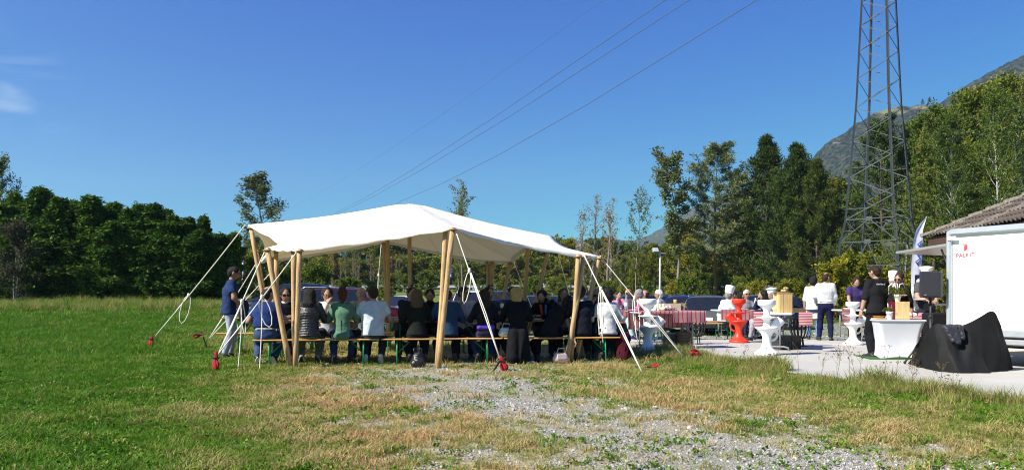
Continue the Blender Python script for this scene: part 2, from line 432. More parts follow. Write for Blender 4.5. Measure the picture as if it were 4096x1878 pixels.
def scatter(name, P, rot, scl, tint, sources, label=None):
    """P (n,3), rot (n,3), scl n, tint n ; sources: list of meshes"""
    c = bpy.data.collections.new(name + '_kinds')
    for i, me in enumerate(sources):
        o = bpy.data.objects.new('%s_kind' % name, me); c.objects.link(o)
    me = bpy.data.meshes.new(name); me.vertices.add(len(P)); me.vertices.foreach_set('co', np.asarray(P, np.float32).ravel())
    def A(nm, t, d, k):
        a = me.attributes.new(nm, t, 'POINT'); a.data.foreach_set(k, np.asarray(d, np.float32).ravel())
    A('rot', 'FLOAT_VECTOR', rot, 'vector'); A('scl', 'FLOAT', scl, 'value'); A('tint', 'FLOAT', tint, 'value')
    me.update()
    ng = bpy.data.node_groups.new(name + '_scatter', 'GeometryNodeTree')
    ng.interface.new_socket('Geometry', in_out='INPUT', socket_type='NodeSocketGeometry'); ng.interface.new_socket('Geometry', in_out='OUTPUT', socket_type='NodeSocketGeometry')
    N, L = ng.nodes, ng.links
    gi = N.new('NodeGroupInput'); go = N.new('NodeGroupOutput'); ip = N.new('GeometryNodeInstanceOnPoints')
    ci = N.new('GeometryNodeCollectionInfo'); ci.inputs['Collection'].default_value = c
    ci.inputs['Separate Children'].default_value = True; ci.inputs['Reset Children'].default_value = True
    ra = N.new('GeometryNodeInputNamedAttribute'); ra.data_type = 'FLOAT_VECTOR'; ra.inputs[0].default_value = 'rot'
    sa = N.new('GeometryNodeInputNamedAttribute'); sa.data_type = 'FLOAT'; sa.inputs[0].default_value = 'scl'
    e2r = N.new('FunctionNodeEulerToRotation')
    L.new(gi.outputs[0], ip.inputs['Points']); L.new(ci.outputs[0], ip.inputs['Instance']); ip.inputs['Pick Instance'].default_value = True
    L.new(ra.outputs[0], e2r.inputs[0]); L.new(e2r.outputs[0], ip.inputs['Rotation']); L.new(sa.outputs[0], ip.inputs['Scale'])
    L.new(ip.outputs[0], go.inputs[0])
    o = link(name, me); md = o.modifiers.new('scatter', 'NODES'); md.node_group = ng
    return tag(o, label, None, None, 'stuff')

GSTOPS = [(0.0, (0.036, 0.125, 0.003)), (0.25, (0.098, 0.225, 0.008)), (0.45, (0.18, 0.225, 0.032)), (0.65, (0.36, 0.31, 0.11)), (0.85, (0.48, 0.38, 0.175)), (1.0, (0.48, 0.30, 0.13))]
M_grass = inst_mat('grass_blade', GSTOPS)

def rand_area(n, y0, y1, umax=0.72, umin=-0.72):
    # density proportional to 1/Y so that it stays even across the picture
    Y = rng.uniform(y0, y1, n); u = rng.uniform(umin, umax, n); return u * (Y + 3.5), Y

def build_grass():
    src = []
    for i in range(4):
        V, Fs = blade_tuft(16, 0.036, 0.062, 0.0055, 10 + i, 1.7); src.append((V, Fs))
    short = [MB().add(V, Fs).mesh('short_tuft', M_grass) for V, Fs in src]
    leafy = []
    for i in range(3):
        V, Fs = blade_tuft(9, 0.030, 0.065, 0.0085, 30 + i, 1.1, True); leafy.append(MB().add(V, Fs).mesh('leafy_tuft', M_grass))
    Ps, Rs, Ss, Ts = [], [], [], []
    def lay(n, y0, y1, sc, dens, umin=-0.74, umax=0.74):
        X, Y = rand_area(n, y0, y1, umax, umin)
        g, gr, br = masks(X, Y)
        keep = rng.uniform(0, 1, n) < dens(g, gr, br) * (pad_side(X, Y) < 0.0 + 0.35 * (fbm(X * 2, Y * 2, 2) - .4)) + 0.0
        keep |= (Y > 22.4) & (rng.uniform(0, 1, n) < dens(g, gr, br))
        keep &= ~((pad_side(X, Y) > 0.25) & (Y < 22.4))
        X, Y, g, gr, br = X[keep], Y[keep], g[keep], gr[keep], br[keep]; k = len(X)
        Z = terrain(X, Y); Ps.append(np.stack([X, Y, Z], -1))
        Rs.append(np.stack([rng.normal(0, .2, k), rng.normal(0, .2, k), rng.uniform(0, 6.28, k)], -1))
        pn = fbm(X * 2.3, Y * 2.3, 3) - .5
        Ss.append(sc * rng.uniform(0.6, 1.35, k) * (1 + 1.5 * pn))
        t = 0.61 - 0.64 * gr + 0.34 * br + rng.normal(0, .12, k) + gr * rng.normal(0, .13, k) + pn * 0.8
        # weeds that grow in the gravel stay green
        wd = (g > 0.2) & (fbm(X * 3 + 9, Y * 3, 2) > .55); t = np.where(wd, 0.30 + rng.normal(0, .12, k), t)
        Ts.append(np.clip(t, 0.02, 1))
    dens = lambda g, gr, br: np.clip(1.0 - 1.75 * g, 0.02, 1) * np.clip(0.5 + 0.7 * gr, 0, 1)
    lay(58000, 4.4, 8.5, 1.0, dens); lay(46000, 8.5, 13.5, 1.15, dens); lay(16000, 13.5, 20, 1.5, dens)
    lay(16000, 16, 32, 2.0, dens, -0.74, -0.18); lay(14000, 28, 60, 3.2, dens, -0.74, 0.75); lay(5000, 20, 34, 2.2, dens, -.2, .75)
    P, Ro, Sc, T = map(np.concatenate, (Ps, Rs, Ss, Ts))
    print('grass tufts', len(P))
    scatter('grass', P, Ro, Sc, T, short, 'short green and dry grass of the meadow')
    # broad-leaved weeds and clover in the green part and in tufts on the gravel
    n = 24000; X, Y = rand_area(n, 4.6, 15); g, gr, br = masks(X, Y)
    wd = fbm(X * 3 + 9, Y * 3, 2)
    p = np.clip(gr * 0.75, 0, 1) * (0.3 + .7 * (fbm(X * 1.7 + 5, Y * 1.7, 2) > .48)) + (wd > .66) * 0.35
    keep = (rng.uniform(0, 1, n) < p) & (pad_side(X, Y) < -0.05); X, Y = X[keep], Y[keep]; k = len(X)
    scatter('clover', np.stack([X, Y, terrain(X, Y)], -1), np.stack([rng.normal(0, .25, k), rng.normal(0, .25, k), rng.uniform(0, 6.28, k)], -1),
            rng.uniform(.6, 1.5, k), np.clip(0.26 + rng.normal(0, .15, k), 0.04, .62), leafy, 'low broad leaved weeds and clover')
    # tall grass along the pad edge and at the hedge foot
    tall = [MB().add(*blade_tuft(16, 0.26, 0.09, 0.008, 50 + i, 0.75)).mesh('tall_tuft', M_grass) for i in range(4)]
    NT = 6200; t = rng.uniform(-.02, 1, NT); off = -np.abs(rng.normal(0, 1, NT)) * np.where(rng.uniform(0, 1, NT) < .5, .42, 1.25) + 0.10
    dx, dy = PB[0] - PA[0], PB[1] - PA[1]; L = math.hypot(dx, dy)
    X = PA[0] + t * dx + off * (-dy / L); Y = PA[1] + t * dy + off * (dx / L)
    sc = (0.36 + 0.66 * fbm(X * 1.4, Y * 1.4, 3)) * np.clip(1.15 + off * 0.6, .34, 1.2) * rng.uniform(.6, 1.25, NT)
    kp = (fbm(X * 1.1 + 3, Y * 1.1, 2) > 0.36) & (masks(X, Y)[0] < .45); X, Y, sc = X[kp], Y[kp], sc[kp]
    n2 = 2600; uu = rng.uniform(-.72, -.36, n2); Y2 = 43 + rng.uniform(-9, 2, n2) ; X2 = uu * Y2
    X = np.concatenate([X, X2]); Y = np.concatenate([Y, Y2]); sc = np.concatenate([sc, 0.5 + 2.6 * np.clip(fbm(X2 * .5, Y2 * .5, 3) - .25, 0, 1) * rng.uniform(.5, 1.3, n2)]); k = len(X)
    T = np.where(Y > 30, 0.38 + rng.normal(0, .16, k), 0.47 + rng.normal(0, .13, k))
    scatter('tall_grass', np.stack([X, Y, terrain(X, Y)], -1), np.stack([rng.normal(0, .12, k), rng.normal(0, .12, k), rng.uniform(0, 6.28, k)], -1), sc, np.clip(T, .05, .9), tall, 'tall grass along the concrete edge and the hedge foot')

def build_pebbles():
    m = inst_mat('pebble', [(0, (0.10, 0.095, 0.083)), (0.5, (0.27, 0.26, 0.235)), (1, (0.48, 0.465, 0.43))], 0, 0.9, 0.0)
    kinds = []
    for i in range(4):
        r = np.random.default_rng(90 + i); mb = MB().sphere((0, 0, 0), (1, .8, .55), 7)
        mb.V = [tuple(np.array(v) * r.uniform(.75, 1.15)) for v in mb.V]; mb.SM = [False] * len(mb.F); kinds.append(mb.mesh('pebble', m))
    n = 90000; Y = np.concatenate([rng.uniform(4.9, 9, 52000), rng.uniform(9, 16, 30000), rng.uniform(21.5, 30, 8000)]); u = rng.uniform(-.4, .74, n); X = u * (Y + 2)
    g, gr, br = masks(X, Y); ng = fbm(X * 6, Y * 6, 2)
    keep = (rng.uniform(0, 1, n) < np.clip(g * 1.25 - 0.05, 0, 1) * (0.45 + ng)) & ~((pad_side(X, Y) > -0.1) & (Y < 22.3))
    X, Y = X[keep], Y[keep]; k = len(X); print('pebbles', k)
    sc = 0.006 + 0.015 * rng.uniform(0, 1, k) ** 3; sc = np.where(rng.uniform(0, 1, k) < .008, sc * 2.3, sc)
    sc *= np.clip(Y / 9, .8, 2.2)
    scatter('gravel', np.stack([X, Y, terrain(X, Y) + sc * .15], -1), rng.uniform(0, 6.28, (k, 3)) * np.array([.15, .15, 1]), sc, np.clip(rng.normal(.58, .22, k), 0, 1), kinds, 'loose pale gravel on the trodden ground')
build_grass(); build_pebbles()
# ---------------------------------------------------------------- mountains
def build_mountain(name, prof, Y0, Ys, u_rng, seed, rock, label, pale=1.0):
    px = np.array([p[0] for p in prof], float); py = np.array([p[1] for p in prof], float)
    nu, nv = 240, 90
    u = np.linspace(*u_rng, nu); v = np.linspace(0, 1.25, nv)
    U, Vv = np.meshgrid(u, v, indexing='ij')
    Y = Ys + (Y0 - Ys) * Vv; X = U * Y0 * (0.35 + 0.65 * Y / Y0)
    PXu = CX + F * (X / Y0)
    ang = (CY - np.interp(PXu, px, py)) / F
    q_ = Y0 / 2600; n = fbm(X / (260 * q_) + seed, Y / (260 * q_), 5) - .5; rid = 1 - np.abs(2 * fbm(X / (190 * q_) + seed * 3, Y / (420 * q_), 4) - 1)
    z = ang * Y0 * np.where(Vv <= 1, Vv ** 1.15, 1 - (Vv - 1) * .8)
    hgt = np.maximum(z, 0); fall = np.clip(1 - np.abs(Vv - 1) * 1.0, 0, 1)
    z = z + hgt * (n * .34 + (rid - .75) * .30) * np.clip(1 - np.clip(Vv, 0, 1) ** 5 * .93, 0, 1)
    z = z + (fbm(X / 11, Y / 11, 2) - .5) * 9 * np.clip(Vv * 3, 0, 1)
    Vt = np.stack([X, Y, z - 10 * (Vv < .02)], -1).reshape(-1, 3)
    i = np.arange(nu - 1)[:, None] * nv + np.arange(nv - 1)[None]
    Fq = np.stack([i, i + nv, i + nv + 1, i + 1], -1).reshape(-1, 4)
    m = bpy.data.materials.new(name + '_cover'); m.use_nodes = True
    N, L = m.node_tree.nodes, m.node_tree.links; b = N['Principled BSDF']; b.inputs['Roughness'].default_value = 1; b.inputs['Specular IOR Level'].default_value = 0
    geo = N.new('ShaderNodeNewGeometry')
    def noise(sc, det=8, st=None):
        k = N.new('ShaderNodeTexNoise'); k.inputs['Scale'].default_value = sc; k.inputs['Detail'].default_value = det; k.inputs['Roughness'].default_value = .65
        L.new(geo.outputs['Position'], k.inputs['Vector']); return k.outputs[0]
    r = N.new('ShaderNodeValToRGB'); e = r.color_ramp.elements
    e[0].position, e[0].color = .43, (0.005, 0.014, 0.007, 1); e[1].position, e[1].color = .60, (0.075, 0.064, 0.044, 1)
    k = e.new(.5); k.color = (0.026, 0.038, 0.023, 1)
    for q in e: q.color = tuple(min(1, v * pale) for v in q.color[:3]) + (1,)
    L.new(noise(.11), r.inputs[0])
    def mixc(fac, a, col):
        x = N.new('ShaderNodeMixRGB'); L.new(fac, x.inputs[0]); L.new(a, x.inputs[1]); x.inputs[2].default_value = (*col, 1); return x.outputs[0]
    at_r = N.new('ShaderNodeAttribute'); at_r.attribute_name = 'rock'; at_m = N.new('ShaderNodeAttribute'); at_m.attribute_name = 'meadow'
    def thr(a, nz, lo, hi):
        ad = N.new('ShaderNodeMath'); ad.operation = 'ADD'; L.new(a, ad.inputs[0]); L.new(nz, ad.inputs[1])
        mr = N.new('ShaderNodeMapRange'); mr.inputs[1].default_value = lo; mr.inputs[2].default_value = hi; L.new(ad.outputs[0], mr.inputs[0]); return mr.outputs[0]
    c = mixc(thr(at_m.outputs['Fac'], noise(.02), .95, 1.15), r.outputs[0], (0.20, 0.19, 0.07))
    c = mixc(thr(at_r.outputs['Fac'], noise(.035), 1.0, 1.16), c, (0.26, 0.235, 0.21))
    L.new(c, b.inputs['Base Color'])
    bp = N.new('ShaderNodeBump'); bp.inputs['Strength'].default_value = 1.0; bp.inputs['Distance'].default_value = 7
    L.new(noise(.14), bp.inputs['Height']); L.new(bp.outputs[0], b.inputs['Normal'])
    me = mesh_arrays(name, Vt, Fq, [m], smooth=True)
    PX = CX + F * Vt[:, 0] / Vt[:, 1]; PY = CY - F * (Vt[:, 2] - H) / Vt[:, 1]
    def blob(lst):
        o = np.zeros(len(PX))
        for (cx, cy, rx, ry, a) in lst: o = np.maximum(o, a * np.exp(-((PX - cx) / rx) ** 2 - ((PY - cy) / ry) ** 2))
        return o
    rk, md = rock
    for nm, d in (('rock', blob(rk)), ('meadow', blob(md))):
        a = me.attributes.new(nm, 'FLOAT', 'POINT'); a.data.foreach_set('value', d.astype(np.float32))
    return tag(link(name, me), label, None, None, 'structure')
build_mountain('mountain', [(2900, 1180), (3120, 860), (3200, 720), (3240, 660), (3263, 630), (3306, 571), (3411, 497), (3507, 439), (3612, 421), (3750, 407), (3792, 381), (3877, 328), (3993, 270), (4096, 217), (4400, 130), (4800, 120), (5600, 200)],
    1500, 520, (0.25, 1.15), 3, ([(3345, 570, 40, 16, .56), (3268, 640, 16, 22, .7), (3740, 445, 30, 14, .6), (4080, 370, 22, 30, .7), (3880, 420, 30, 12, .5)], [(3560, 445, 100, 26, .8), (3690, 430, 80, 16, .7), (3860, 345, 40, 10, .5)]), 'steep wooded mountain rising behind the pylon')
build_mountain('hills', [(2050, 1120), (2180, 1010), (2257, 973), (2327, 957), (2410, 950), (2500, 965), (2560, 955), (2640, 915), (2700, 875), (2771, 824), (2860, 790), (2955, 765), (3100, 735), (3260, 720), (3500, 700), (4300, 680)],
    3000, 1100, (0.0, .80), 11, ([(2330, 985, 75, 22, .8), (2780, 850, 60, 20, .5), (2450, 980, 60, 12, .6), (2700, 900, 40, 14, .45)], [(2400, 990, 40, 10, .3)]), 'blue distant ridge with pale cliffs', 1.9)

# ---------------------------------------------------------------- trees
def leaf_mat(key, stops, transl=0.3, rough=0.6):
    m = bpy.data.materials.new(key); m.use_nodes = True
    n, l = m.node_tree.nodes, m.node_tree.links; b = n['Principled BSDF']
    b.inputs['Roughness'].default_value = 0.75; b.inputs['Specular IOR Level'].default_value = 0.1
    geo = n.new('ShaderNodeNewGeometry'); oi = n.new('ShaderNodeObjectInfo')
    tcn = n.new('ShaderNodeTexCoord'); nz = n.new('ShaderNodeTexNoise'); nz.inputs['Scale'].default_value = 0.9; nz.inputs['Detail'].default_value = 2
    l.new(tcn.outputs['Object'], nz.inputs['Vector'])
    def mth(op, a, bb):
        k = n.new('ShaderNodeMath'); k.operation = op
        for i, x in enumerate((a, bb)):
            if isinstance(x, (int, float)): k.inputs[i].default_value = x
            else: l.new(x, k.inputs[i])
        return k.outputs[0]
    f = mth('ADD', mth('MULTIPLY', geo.outputs['Random Per Island'], .5), mth('ADD', mth('MULTIPLY', nz.outputs[0], .5), mth('MULTIPLY', oi.outputs['Random'], .34)))
    f = mth('SUBTRACT', f, .18)
    r = n.new('ShaderNodeValToRGB'); e = r.color_ramp.elements
    e[0].position, e[0].color = stops[0][0], (*stops[0][1], 1); e[1].position, e[1].color = stops[-1][0], (*stops[-1][1], 1)
    for p, c in stops[1:-1]: k = e.new(p); k.color = (*c, 1)
    l.new(f, r.inputs[0]); l.new(r.outputs[0], b.inputs['Base Color'])
    t = n.new('ShaderNodeBsdfTranslucent'); mx = n.new('ShaderNodeMixShader'); mx.inputs[0].default_value = transl
    l.new(r.outputs[0], t.inputs[0]); l.new(b.outputs[0], mx.inputs[1]); l.new(t.outputs[0], mx.inputs[2]); l.new(mx.outputs[0], n['Material Output'].inputs[0])
    return m
L_broad = leaf_mat('broad_leaf', [(0.1, (0.035, 0.069, 0.010)), (0.45, (0.099, 0.150, 0.017)), (0.75, (0.211, 0.218, 0.027)), (1.0, (0.421, 0.310, 0.043))])
L_yel = leaf_mat('yellow_green_leaf', [(0.1, (0.066, 0.091, 0.009)), (0.5, (0.172, 0.184, 0.016)), (1.0, (0.419, 0.306, 0.030))])
L_grey = leaf_mat('grey_green_leaf', [(0.1, (0.064, 0.090, 0.027)), (0.5, (0.139, 0.161, 0.050)), (1.0, (0.258, 0.242, 0.083))])
L_autumn = leaf_mat('rusty_leaf', [(0.1, (0.159, 0.106, 0.021)), (0.5, (0.317, 0.180, 0.034)), (1.0, (0.581, 0.277, 0.055))])
L_pine = leaf_mat('pine_needle', [(0.1, (0.031, 0.062, 0.013)), (0.5, (0.078, 0.122, 0.025)), (0.85, (0.172, 0.180, 0.034)), (1.0, (0.369, 0.192, 0.048))], 0.15)
L_bpine = leaf_mat('dark_pine_needle', [(0.1, (0.017, 0.038, 0.008)), (0.55, (0.047, 0.076, 0.011)), (0.8, (0.094, 0.110, 0.016)), (1.0, (0.248, 0.128, 0.029))], 0.15)
L_bluepine = leaf_mat('blue_green_needle', [(0.1, (0.065, 0.106, 0.048)), (0.5, (0.146, 0.180, 0.076)), (1.0, (0.264, 0.254, 0.083))], 0.15)
L_thuja = leaf_mat('thuja_spray', [(0.1, (0.017, 0.046, 0.006)), (0.45, (0.049, 0.106, 0.011)), (0.8, (0.112, 0.185, 0.019)), (1.0, (0.203, 0.231, 0.030))], 0.2)
L_darkleaf = leaf_mat('brown_green_leaf', [(0.1, (0.020, 0.024, 0.012)), (0.5, (0.05, 0.052, 0.026)), (1.0, (0.12, 0.11, 0.06))], 0.2)
B_brown = mat('brown_bark', (0.10, 0.075, 0.055), 0.95, 0.3, 6, 0.6, 20, stretch=(3, 3, .6))
B_grey = mat('grey_bark', (0.19, 0.17, 0.15), 0.95, 0.3, 6, 0.6, 20, stretch=(3, 3, .6))
B_red = mat('reddish_pine_bark', (0.17, 0.085, 0.045), 0.95, 0.3, 5, 0.6, 16, stretch=(3, 3, .8))
B_birch = mat('birch_bark', (0.62, 0.60, 0.56), 0.8, 0, 3.5, 0.3, 20, col2=(0.30, 0.28, 0.25), stretch=(1, 1, 5))

def leaves_mesh(name, C, rad, nper, size, m, seed, up=0.4, aspect=0.55, needle=False, droop=0.0):
    r = np.random.default_rng(seed); C = np.asarray(C); n = len(C) * nper
    base = np.repeat(C, nper, 0); rd = np.repeat(rad, nper) if hasattr(rad, '__len__') else np.full(n, rad)
    off = r.normal(size=(n, 3)); off /= np.linalg.norm(off, axis=1)[:, None] + 1e-9
    rr = r.uniform(0.1, 1, n) ** .6
    c = base + off * (rd * rr)[:, None] * np.array([1, 1, .8])
    t = off + r.normal(size=(n, 3)) * .7 if not needle else off + r.normal(size=(n, 3)) * .35
    t[:, 2] += -droop + (0.35 if needle else 0)
    t /= np.linalg.norm(t, axis=1)[:, None]
    nr = r.normal(size=(n, 3)); nr[:, 2] += up * 2
    b = np.cross(nr, t); b /= np.linalg.norm(b, axis=1)[:, None] + 1e-9
    s = size * r.uniform(.6, 1.3, n)[:, None]
    V = np.stack([c - t * s * .5, c + b * s * aspect * .5, c + t * s * .5, c - b * s * aspect * .5], 1).reshape(-1, 3)
    return mesh_arrays(name, V, np.arange(n * 4).reshape(-1, 4), [m])

def gen_tree(name, seed, h, tr, bark, leafm, env, t0=.25, nl=22, el=(20, 55), twigs=5, clumps=3, crad=.5, nper=26, lsize=.22, curve=.3,
             wob=.04, stems=1, stem_spread=.0, lean=(0, 0), leaf_from=.35, needle=False, aspect=.55, droop=0, ltop=True, twig_len=.35, up=.4):
    r = random.Random(seed); mb = MB(); C = []; CR = []
    for sidx in range(stems):
        sa = r.uniform(0, 6.28); sd = stem_spread * (0 if stems == 1 else 1)
        hh = h * (1 if sidx == 0 else r.uniform(.75, .97))
        path = []
        ph = r.uniform(0, 6); ph2 = r.uniform(0, 6)
        for i in range(10):
            t = i / 9
            path.append(Vector((lean[0] * t * h + wob * h * t * math.sin(2.2 * t * 2 + ph) + math.cos(sa) * sd * h * t, lean[1] * t * h + wob * h * t * math.cos(2.0 * t * 2 + ph2) + math.sin(sa) * sd * h * t, hh * t - .2)))
        mb.tube(path, [tr * (1 - .93 * (i / 9) ** .9) * (1.25 if i == 0 else 1) for i in range(10)], 7)
        def onp(t):
            f = min(t, .999) * 9; i = int(f); return path[i].lerp(path[i + 1], f - i)
        n_l = nl if stems == 1 else max(6, int(nl / stems * 1.2))
        for i in range(n_l):
            t = t0 + (1 - t0) * ((i + r.uniform(0, .9)) / n_l) ** .9
            p = onp(t); az = i * 2.399 + r.uniform(-.5, .5); ln = env((t - t0) / (1 - t0)) * h * r.uniform(.65, 1.1)
            e = R(el[0] + (el[1] - el[0]) * t + r.uniform(-12, 12))
            d = Vector((math.cos(az) * math.cos(e), math.sin(az) * math.cos(e), math.sin(e)))
            q = [p]; cur = d.copy()
            for k in range(4):
                cur = (cur + Vector((r.uniform(-.18, .18), r.uniform(-.18, .18), curve * .25 + r.uniform(-.08, .08)))).normalized(); q.append(q[-1] + cur * ln / 4)
            lr = max(.02, tr * .38 * (1 - t * .75)); mb.tube(q, [lr, lr * .75, lr * .5, lr * .3, lr * .12], 5, caps=False)
            for k in range(twigs):
                f = leaf_from + (1 - leaf_from) * (k + r.random()) / twigs
                g = min(f, .999) * 4; a = q[int(g)].lerp(q[int(g) + 1], g - int(g))
                td = (d + Vector((r.uniform(-1, 1), r.uniform(-1, 1), r.uniform(-.5, .8) - droop * .6))).normalized(); tl = ln * twig_len * r.uniform(.5, 1.1)
                e1 = a + td * tl; mid = a.lerp(e1, .5) + Vector((0, 0, tl * .06))
                mb.tube([a, mid, e1], [lr * .42, lr * .28, lr * .14], 3, caps=False)
                for c in range(clumps):
                    C.append(a.lerp(e1, (c + .6) / clumps)); CR.append(crad * r.uniform(.6, 1.2))
        if ltop:
            for k in range(4): C.append(onp(.93 + .02 * k)); CR.append(crad * .8)
    root = thing(name, 'tree', 'tree')
    link('trunk', mb.mesh('trunk', bark), root)
    if leafm is not None:
        link('crown', leaves_mesh('crown', [tuple(c) for c in C], np.array(CR), nper, lsize, leafm, seed, up, aspect, needle, droop), root)
    return root

PROTO = {}
def use(key, px, Y, h, label, group, rz=None, name=None, wide=1.0, z=None):
    """place a copy of tree prototype `key` h metres tall on the ground under photo column px at distance Y"""
    root, h0, first = PROTO[key]
    p = onground(px, Y)
    if z is not None: p.z = z
    k = h / h0; sc = (k * wide, k * wide, k)
    rz = random.uniform(0, 6.28) if rz is None else rz
    if not first[0]:
        first[0] = True; root.location = p; root.rotation_euler = (0, 0, rz); root.scale = sc; return tag(root, label, None, group)
    return dup(root, p, rz, sc, label, group)
def proto(key, h, **kw):
    PROTO[key] = (gen_tree(h=h, **kw), h, [False])
round_env = lambda t: .30 * math.sqrt(max(0.02, 1 - (1.7 * (t - .42)) ** 2))
cone_env = lambda t: .26 * (1 - t) ** .8 + .03
pine_env = lambda t: .20 * (1 - t) ** .55 + .025
col_env = lambda t: .16 * math.sqrt(max(.03, 1 - (1.8 * (t - .45)) ** 2))
proto('broad1', 11, name='broadleaf_tree', seed=1, tr=.17, bark=B_grey, leafm=L_broad, env=round_env, t0=.12, nl=26, twigs=6, crad=.55, nper=22, lsize=.26)
proto('broad2', 11, name='broadleaf_tree', seed=2, tr=.16, bark=B_brown, leafm=L_yel, env=round_env, t0=.10, nl=24, twigs=6, crad=.6, nper=22, lsize=.26)
proto('broad3', 11, name='broadleaf_tree', seed=3, tr=.15, bark=B_grey, leafm=L_broad, env=col_env, t0=.08, nl=30, el=(30, 65), twigs=5, crad=.5, nper=24, lsize=.25)
proto('poplar', 15, name='poplar_tree', seed=4, tr=.18, bark=B_grey, leafm=L_grey, env=lambda t: .20 * math.sqrt(max(.03, 1 - (1.7 * (t - .5)) ** 2)), t0=.18, nl=30, el=(35, 70), twigs=5, crad=.5, nper=17, lsize=.24, wob=.03)
proto('sparse', 15, name='slender_tree', seed=5, tr=.15, bark=B_grey, leafm=L_grey, env=lambda t: .17 * math.sqrt(max(.05, 1 - (1.6 * (t - .55)) ** 2)), t0=.28, nl=24, el=(35, 70), twigs=6, clumps=3, crad=.55, nper=15, lsize=.27, wob=.05)
proto('bare', 12, name='bare_tree', seed=6, tr=.17, bark=B_grey, leafm=L_autumn, env=lambda t: .16 * math.sqrt(max(.05, 1 - (1.6 * (t - .45)) ** 2)), t0=.15, nl=40, el=(40, 72), twigs=8, clumps=1, crad=.4, nper=3, lsize=.18, stems=2, stem_spread=.10, ltop=False)
proto('airy', 12, name='airy_tree', seed=7, tr=.12, bark=B_grey, leafm=L_grey, env=lambda t: .24 * math.sqrt(max(.05, 1 - (1.6 * (t - .6)) ** 2)), t0=.3, nl=20, el=(35, 65), twigs=6, clumps=2, crad=.45, nper=9, lsize=.22)
proto('pine', 22, name='pine_tree', seed=8, tr=.24, bark=B_red, leafm=L_bluepine, env=lambda t: .25 * (1 - t) ** .45 * (.55 + .45 * min(1, t * 4)) + .025, t0=.26, nl=56, el=(-5, 45), twigs=6, clumps=3, crad=.55, nper=24, lsize=.42, curve=.25, wob=.02, needle=True, aspect=.22, twig_len=.4)
proto('blackpine', 22, name='pine_tree', seed=9, tr=.26, bark=B_brown, leafm=L_bpine, env=lambda t: .38 * (1 - t) ** .85 + .02, t0=.06, nl=78, el=(5, 55), twigs=7, clumps=3, crad=.75, nper=24, lsize=.5, curve=.4, wob=.015, needle=True, aspect=.24, twig_len=.4)
proto('darkpine', 24, name='pine_tree', seed=10, tr=.26, bark=B_brown, leafm=L_pine, env=lambda t: .24 * (1 - t) ** .45 + .02, t0=.15, nl=64, el=(0, 50), twigs=6, clumps=3, crad=.55, nper=24, lsize=.42, curve=.3, wob=.02, needle=True, aspect=.22, twig_len=.45)
proto('birch', 21, name='birch_tree', seed=11, tr=.17, bark=B_birch, leafm=L_broad, env=lambda t: .20 * math.sqrt(max(.05, 1 - (1.6 * (t - .5)) ** 2)), t0=.25, nl=36, el=(30, 60), twigs=7, clumps=3, crad=.6, nper=16, lsize=.24, droop=.35, wob=.03, twig_len=.5)
proto('forest', 19, name='broadleaf_tree', seed=12, tr=.2, bark=B_brown, leafm=L_broad, env=round_env, t0=.1, nl=40, el=(15, 60), twigs=7, clumps=3, crad=.75, nper=22, lsize=.3)
proto('bush', 3.2, name='shrub', seed=13, tr=.05, bark=B_brown, leafm=L_yel, env=lambda t: .5 * math.sqrt(max(.05, 1 - (1.4 * (t - .35)) ** 2)), t0=.04, nl=22, el=(5, 70), twigs=5, clumps=3, crad=.32, nper=22, lsize=.17, stems=2, stem_spread=.1)
proto('bush2', 3.2, name='shrub', seed=14, tr=.05, bark=B_brown, leafm=L_broad, env=lambda t: .55 * math.sqrt(max(.05, 1 - (1.4 * (t - .35)) ** 2)), t0=.04, nl=22, el=(5, 70), twigs=5, clumps=3, crad=.34, nper=22, lsize=.17, stems=2, stem_spread=.1)
proto('thuja', 6.3, name='thuja_tree', seed=15, tr=.11, bark=B_brown, leafm=L_thuja, env=lambda t: .30 * (1 - t) ** .7 * (.8 + .2 * math.sin(t * 9 + 15)) + .03, t0=.02, nl=96, stems=3, stem_spread=.16, el=(15, 70), twigs=6, clumps=3, crad=.33, nper=27, lsize=.21, aspect=.42, curve=.6, wob=.01, twig_len=.45, droop=.1, leaf_from=.25)
proto('thuja2', 6.3, name='thuja_tree', seed=16, tr=.11, bark=B_brown, leafm=L_thuja, env=lambda t: .30 * (1 - t) ** .7 * (.8 + .2 * math.sin(t * 9 + 16)) + .03, t0=.02, nl=96, stems=3, stem_spread=.16, el=(10, 70), twigs=6, clumps=3, crad=.34, nper=27, lsize=.21, aspect=.42, curve=.6, wob=.012, twig_len=.45, droop=.1, leaf_from=.25)
proto('darkbush', 4.0, name='shrub', seed=17, tr=.06, bark=B_grey, leafm=L_darkleaf, env=lambda t: .4 * math.sqrt(max(.05, 1 - (1.4 * (t - .4)) ** 2)), t0=.05, nl=22, el=(15, 70), twigs=6, clumps=2, crad=.35, nper=14, lsize=.15, stems=2, stem_spread=.1)

ORD = 'first second third fourth fifth sixth seventh eighth ninth tenth eleventh last'.split()
HG = 'thuja trees of the hedge on the left'
for i, (px, top, Y) in enumerate([(-130, 700, 46), (40, 745, 47), (140, 800, 45), (225, 808, 46), (330, 800, 46), (420, 825, 45), (505, 812, 46), (590, 835, 45), (655, 815, 46), (735, 860, 45), (805, 872, 46), (872, 930, 46)]):
    g = onground(px, Y).z; h = H + (CY - top) * Y / F - g
    use('thuja' if i % 2 else 'thuja2', px, Y, h, '%s thuja from the left in the front row of the left hedge' % ORD[i], HG, wide=1.5)
for i, (px, top, Y) in enumerate([(85, 790, 50), (180, 815, 50), (280, 820, 49), (375, 832, 50), (465, 835, 50), (550, 838, 49), (625, 840, 50), (700, 868, 50), (770, 885, 49), (840, 915, 50)]):
    g = onground(px, Y).z; h = H + (CY - top) * Y / F - g
    use('thuja2' if i % 2 else 'thuja', px, Y, h * 1.05, 'narrow thuja whose tip shows behind the front row of the left hedge', HG, wide=1.15)
def ht(px, top, Y): return H + (CY - top) * Y / F - onground(px, Y).z
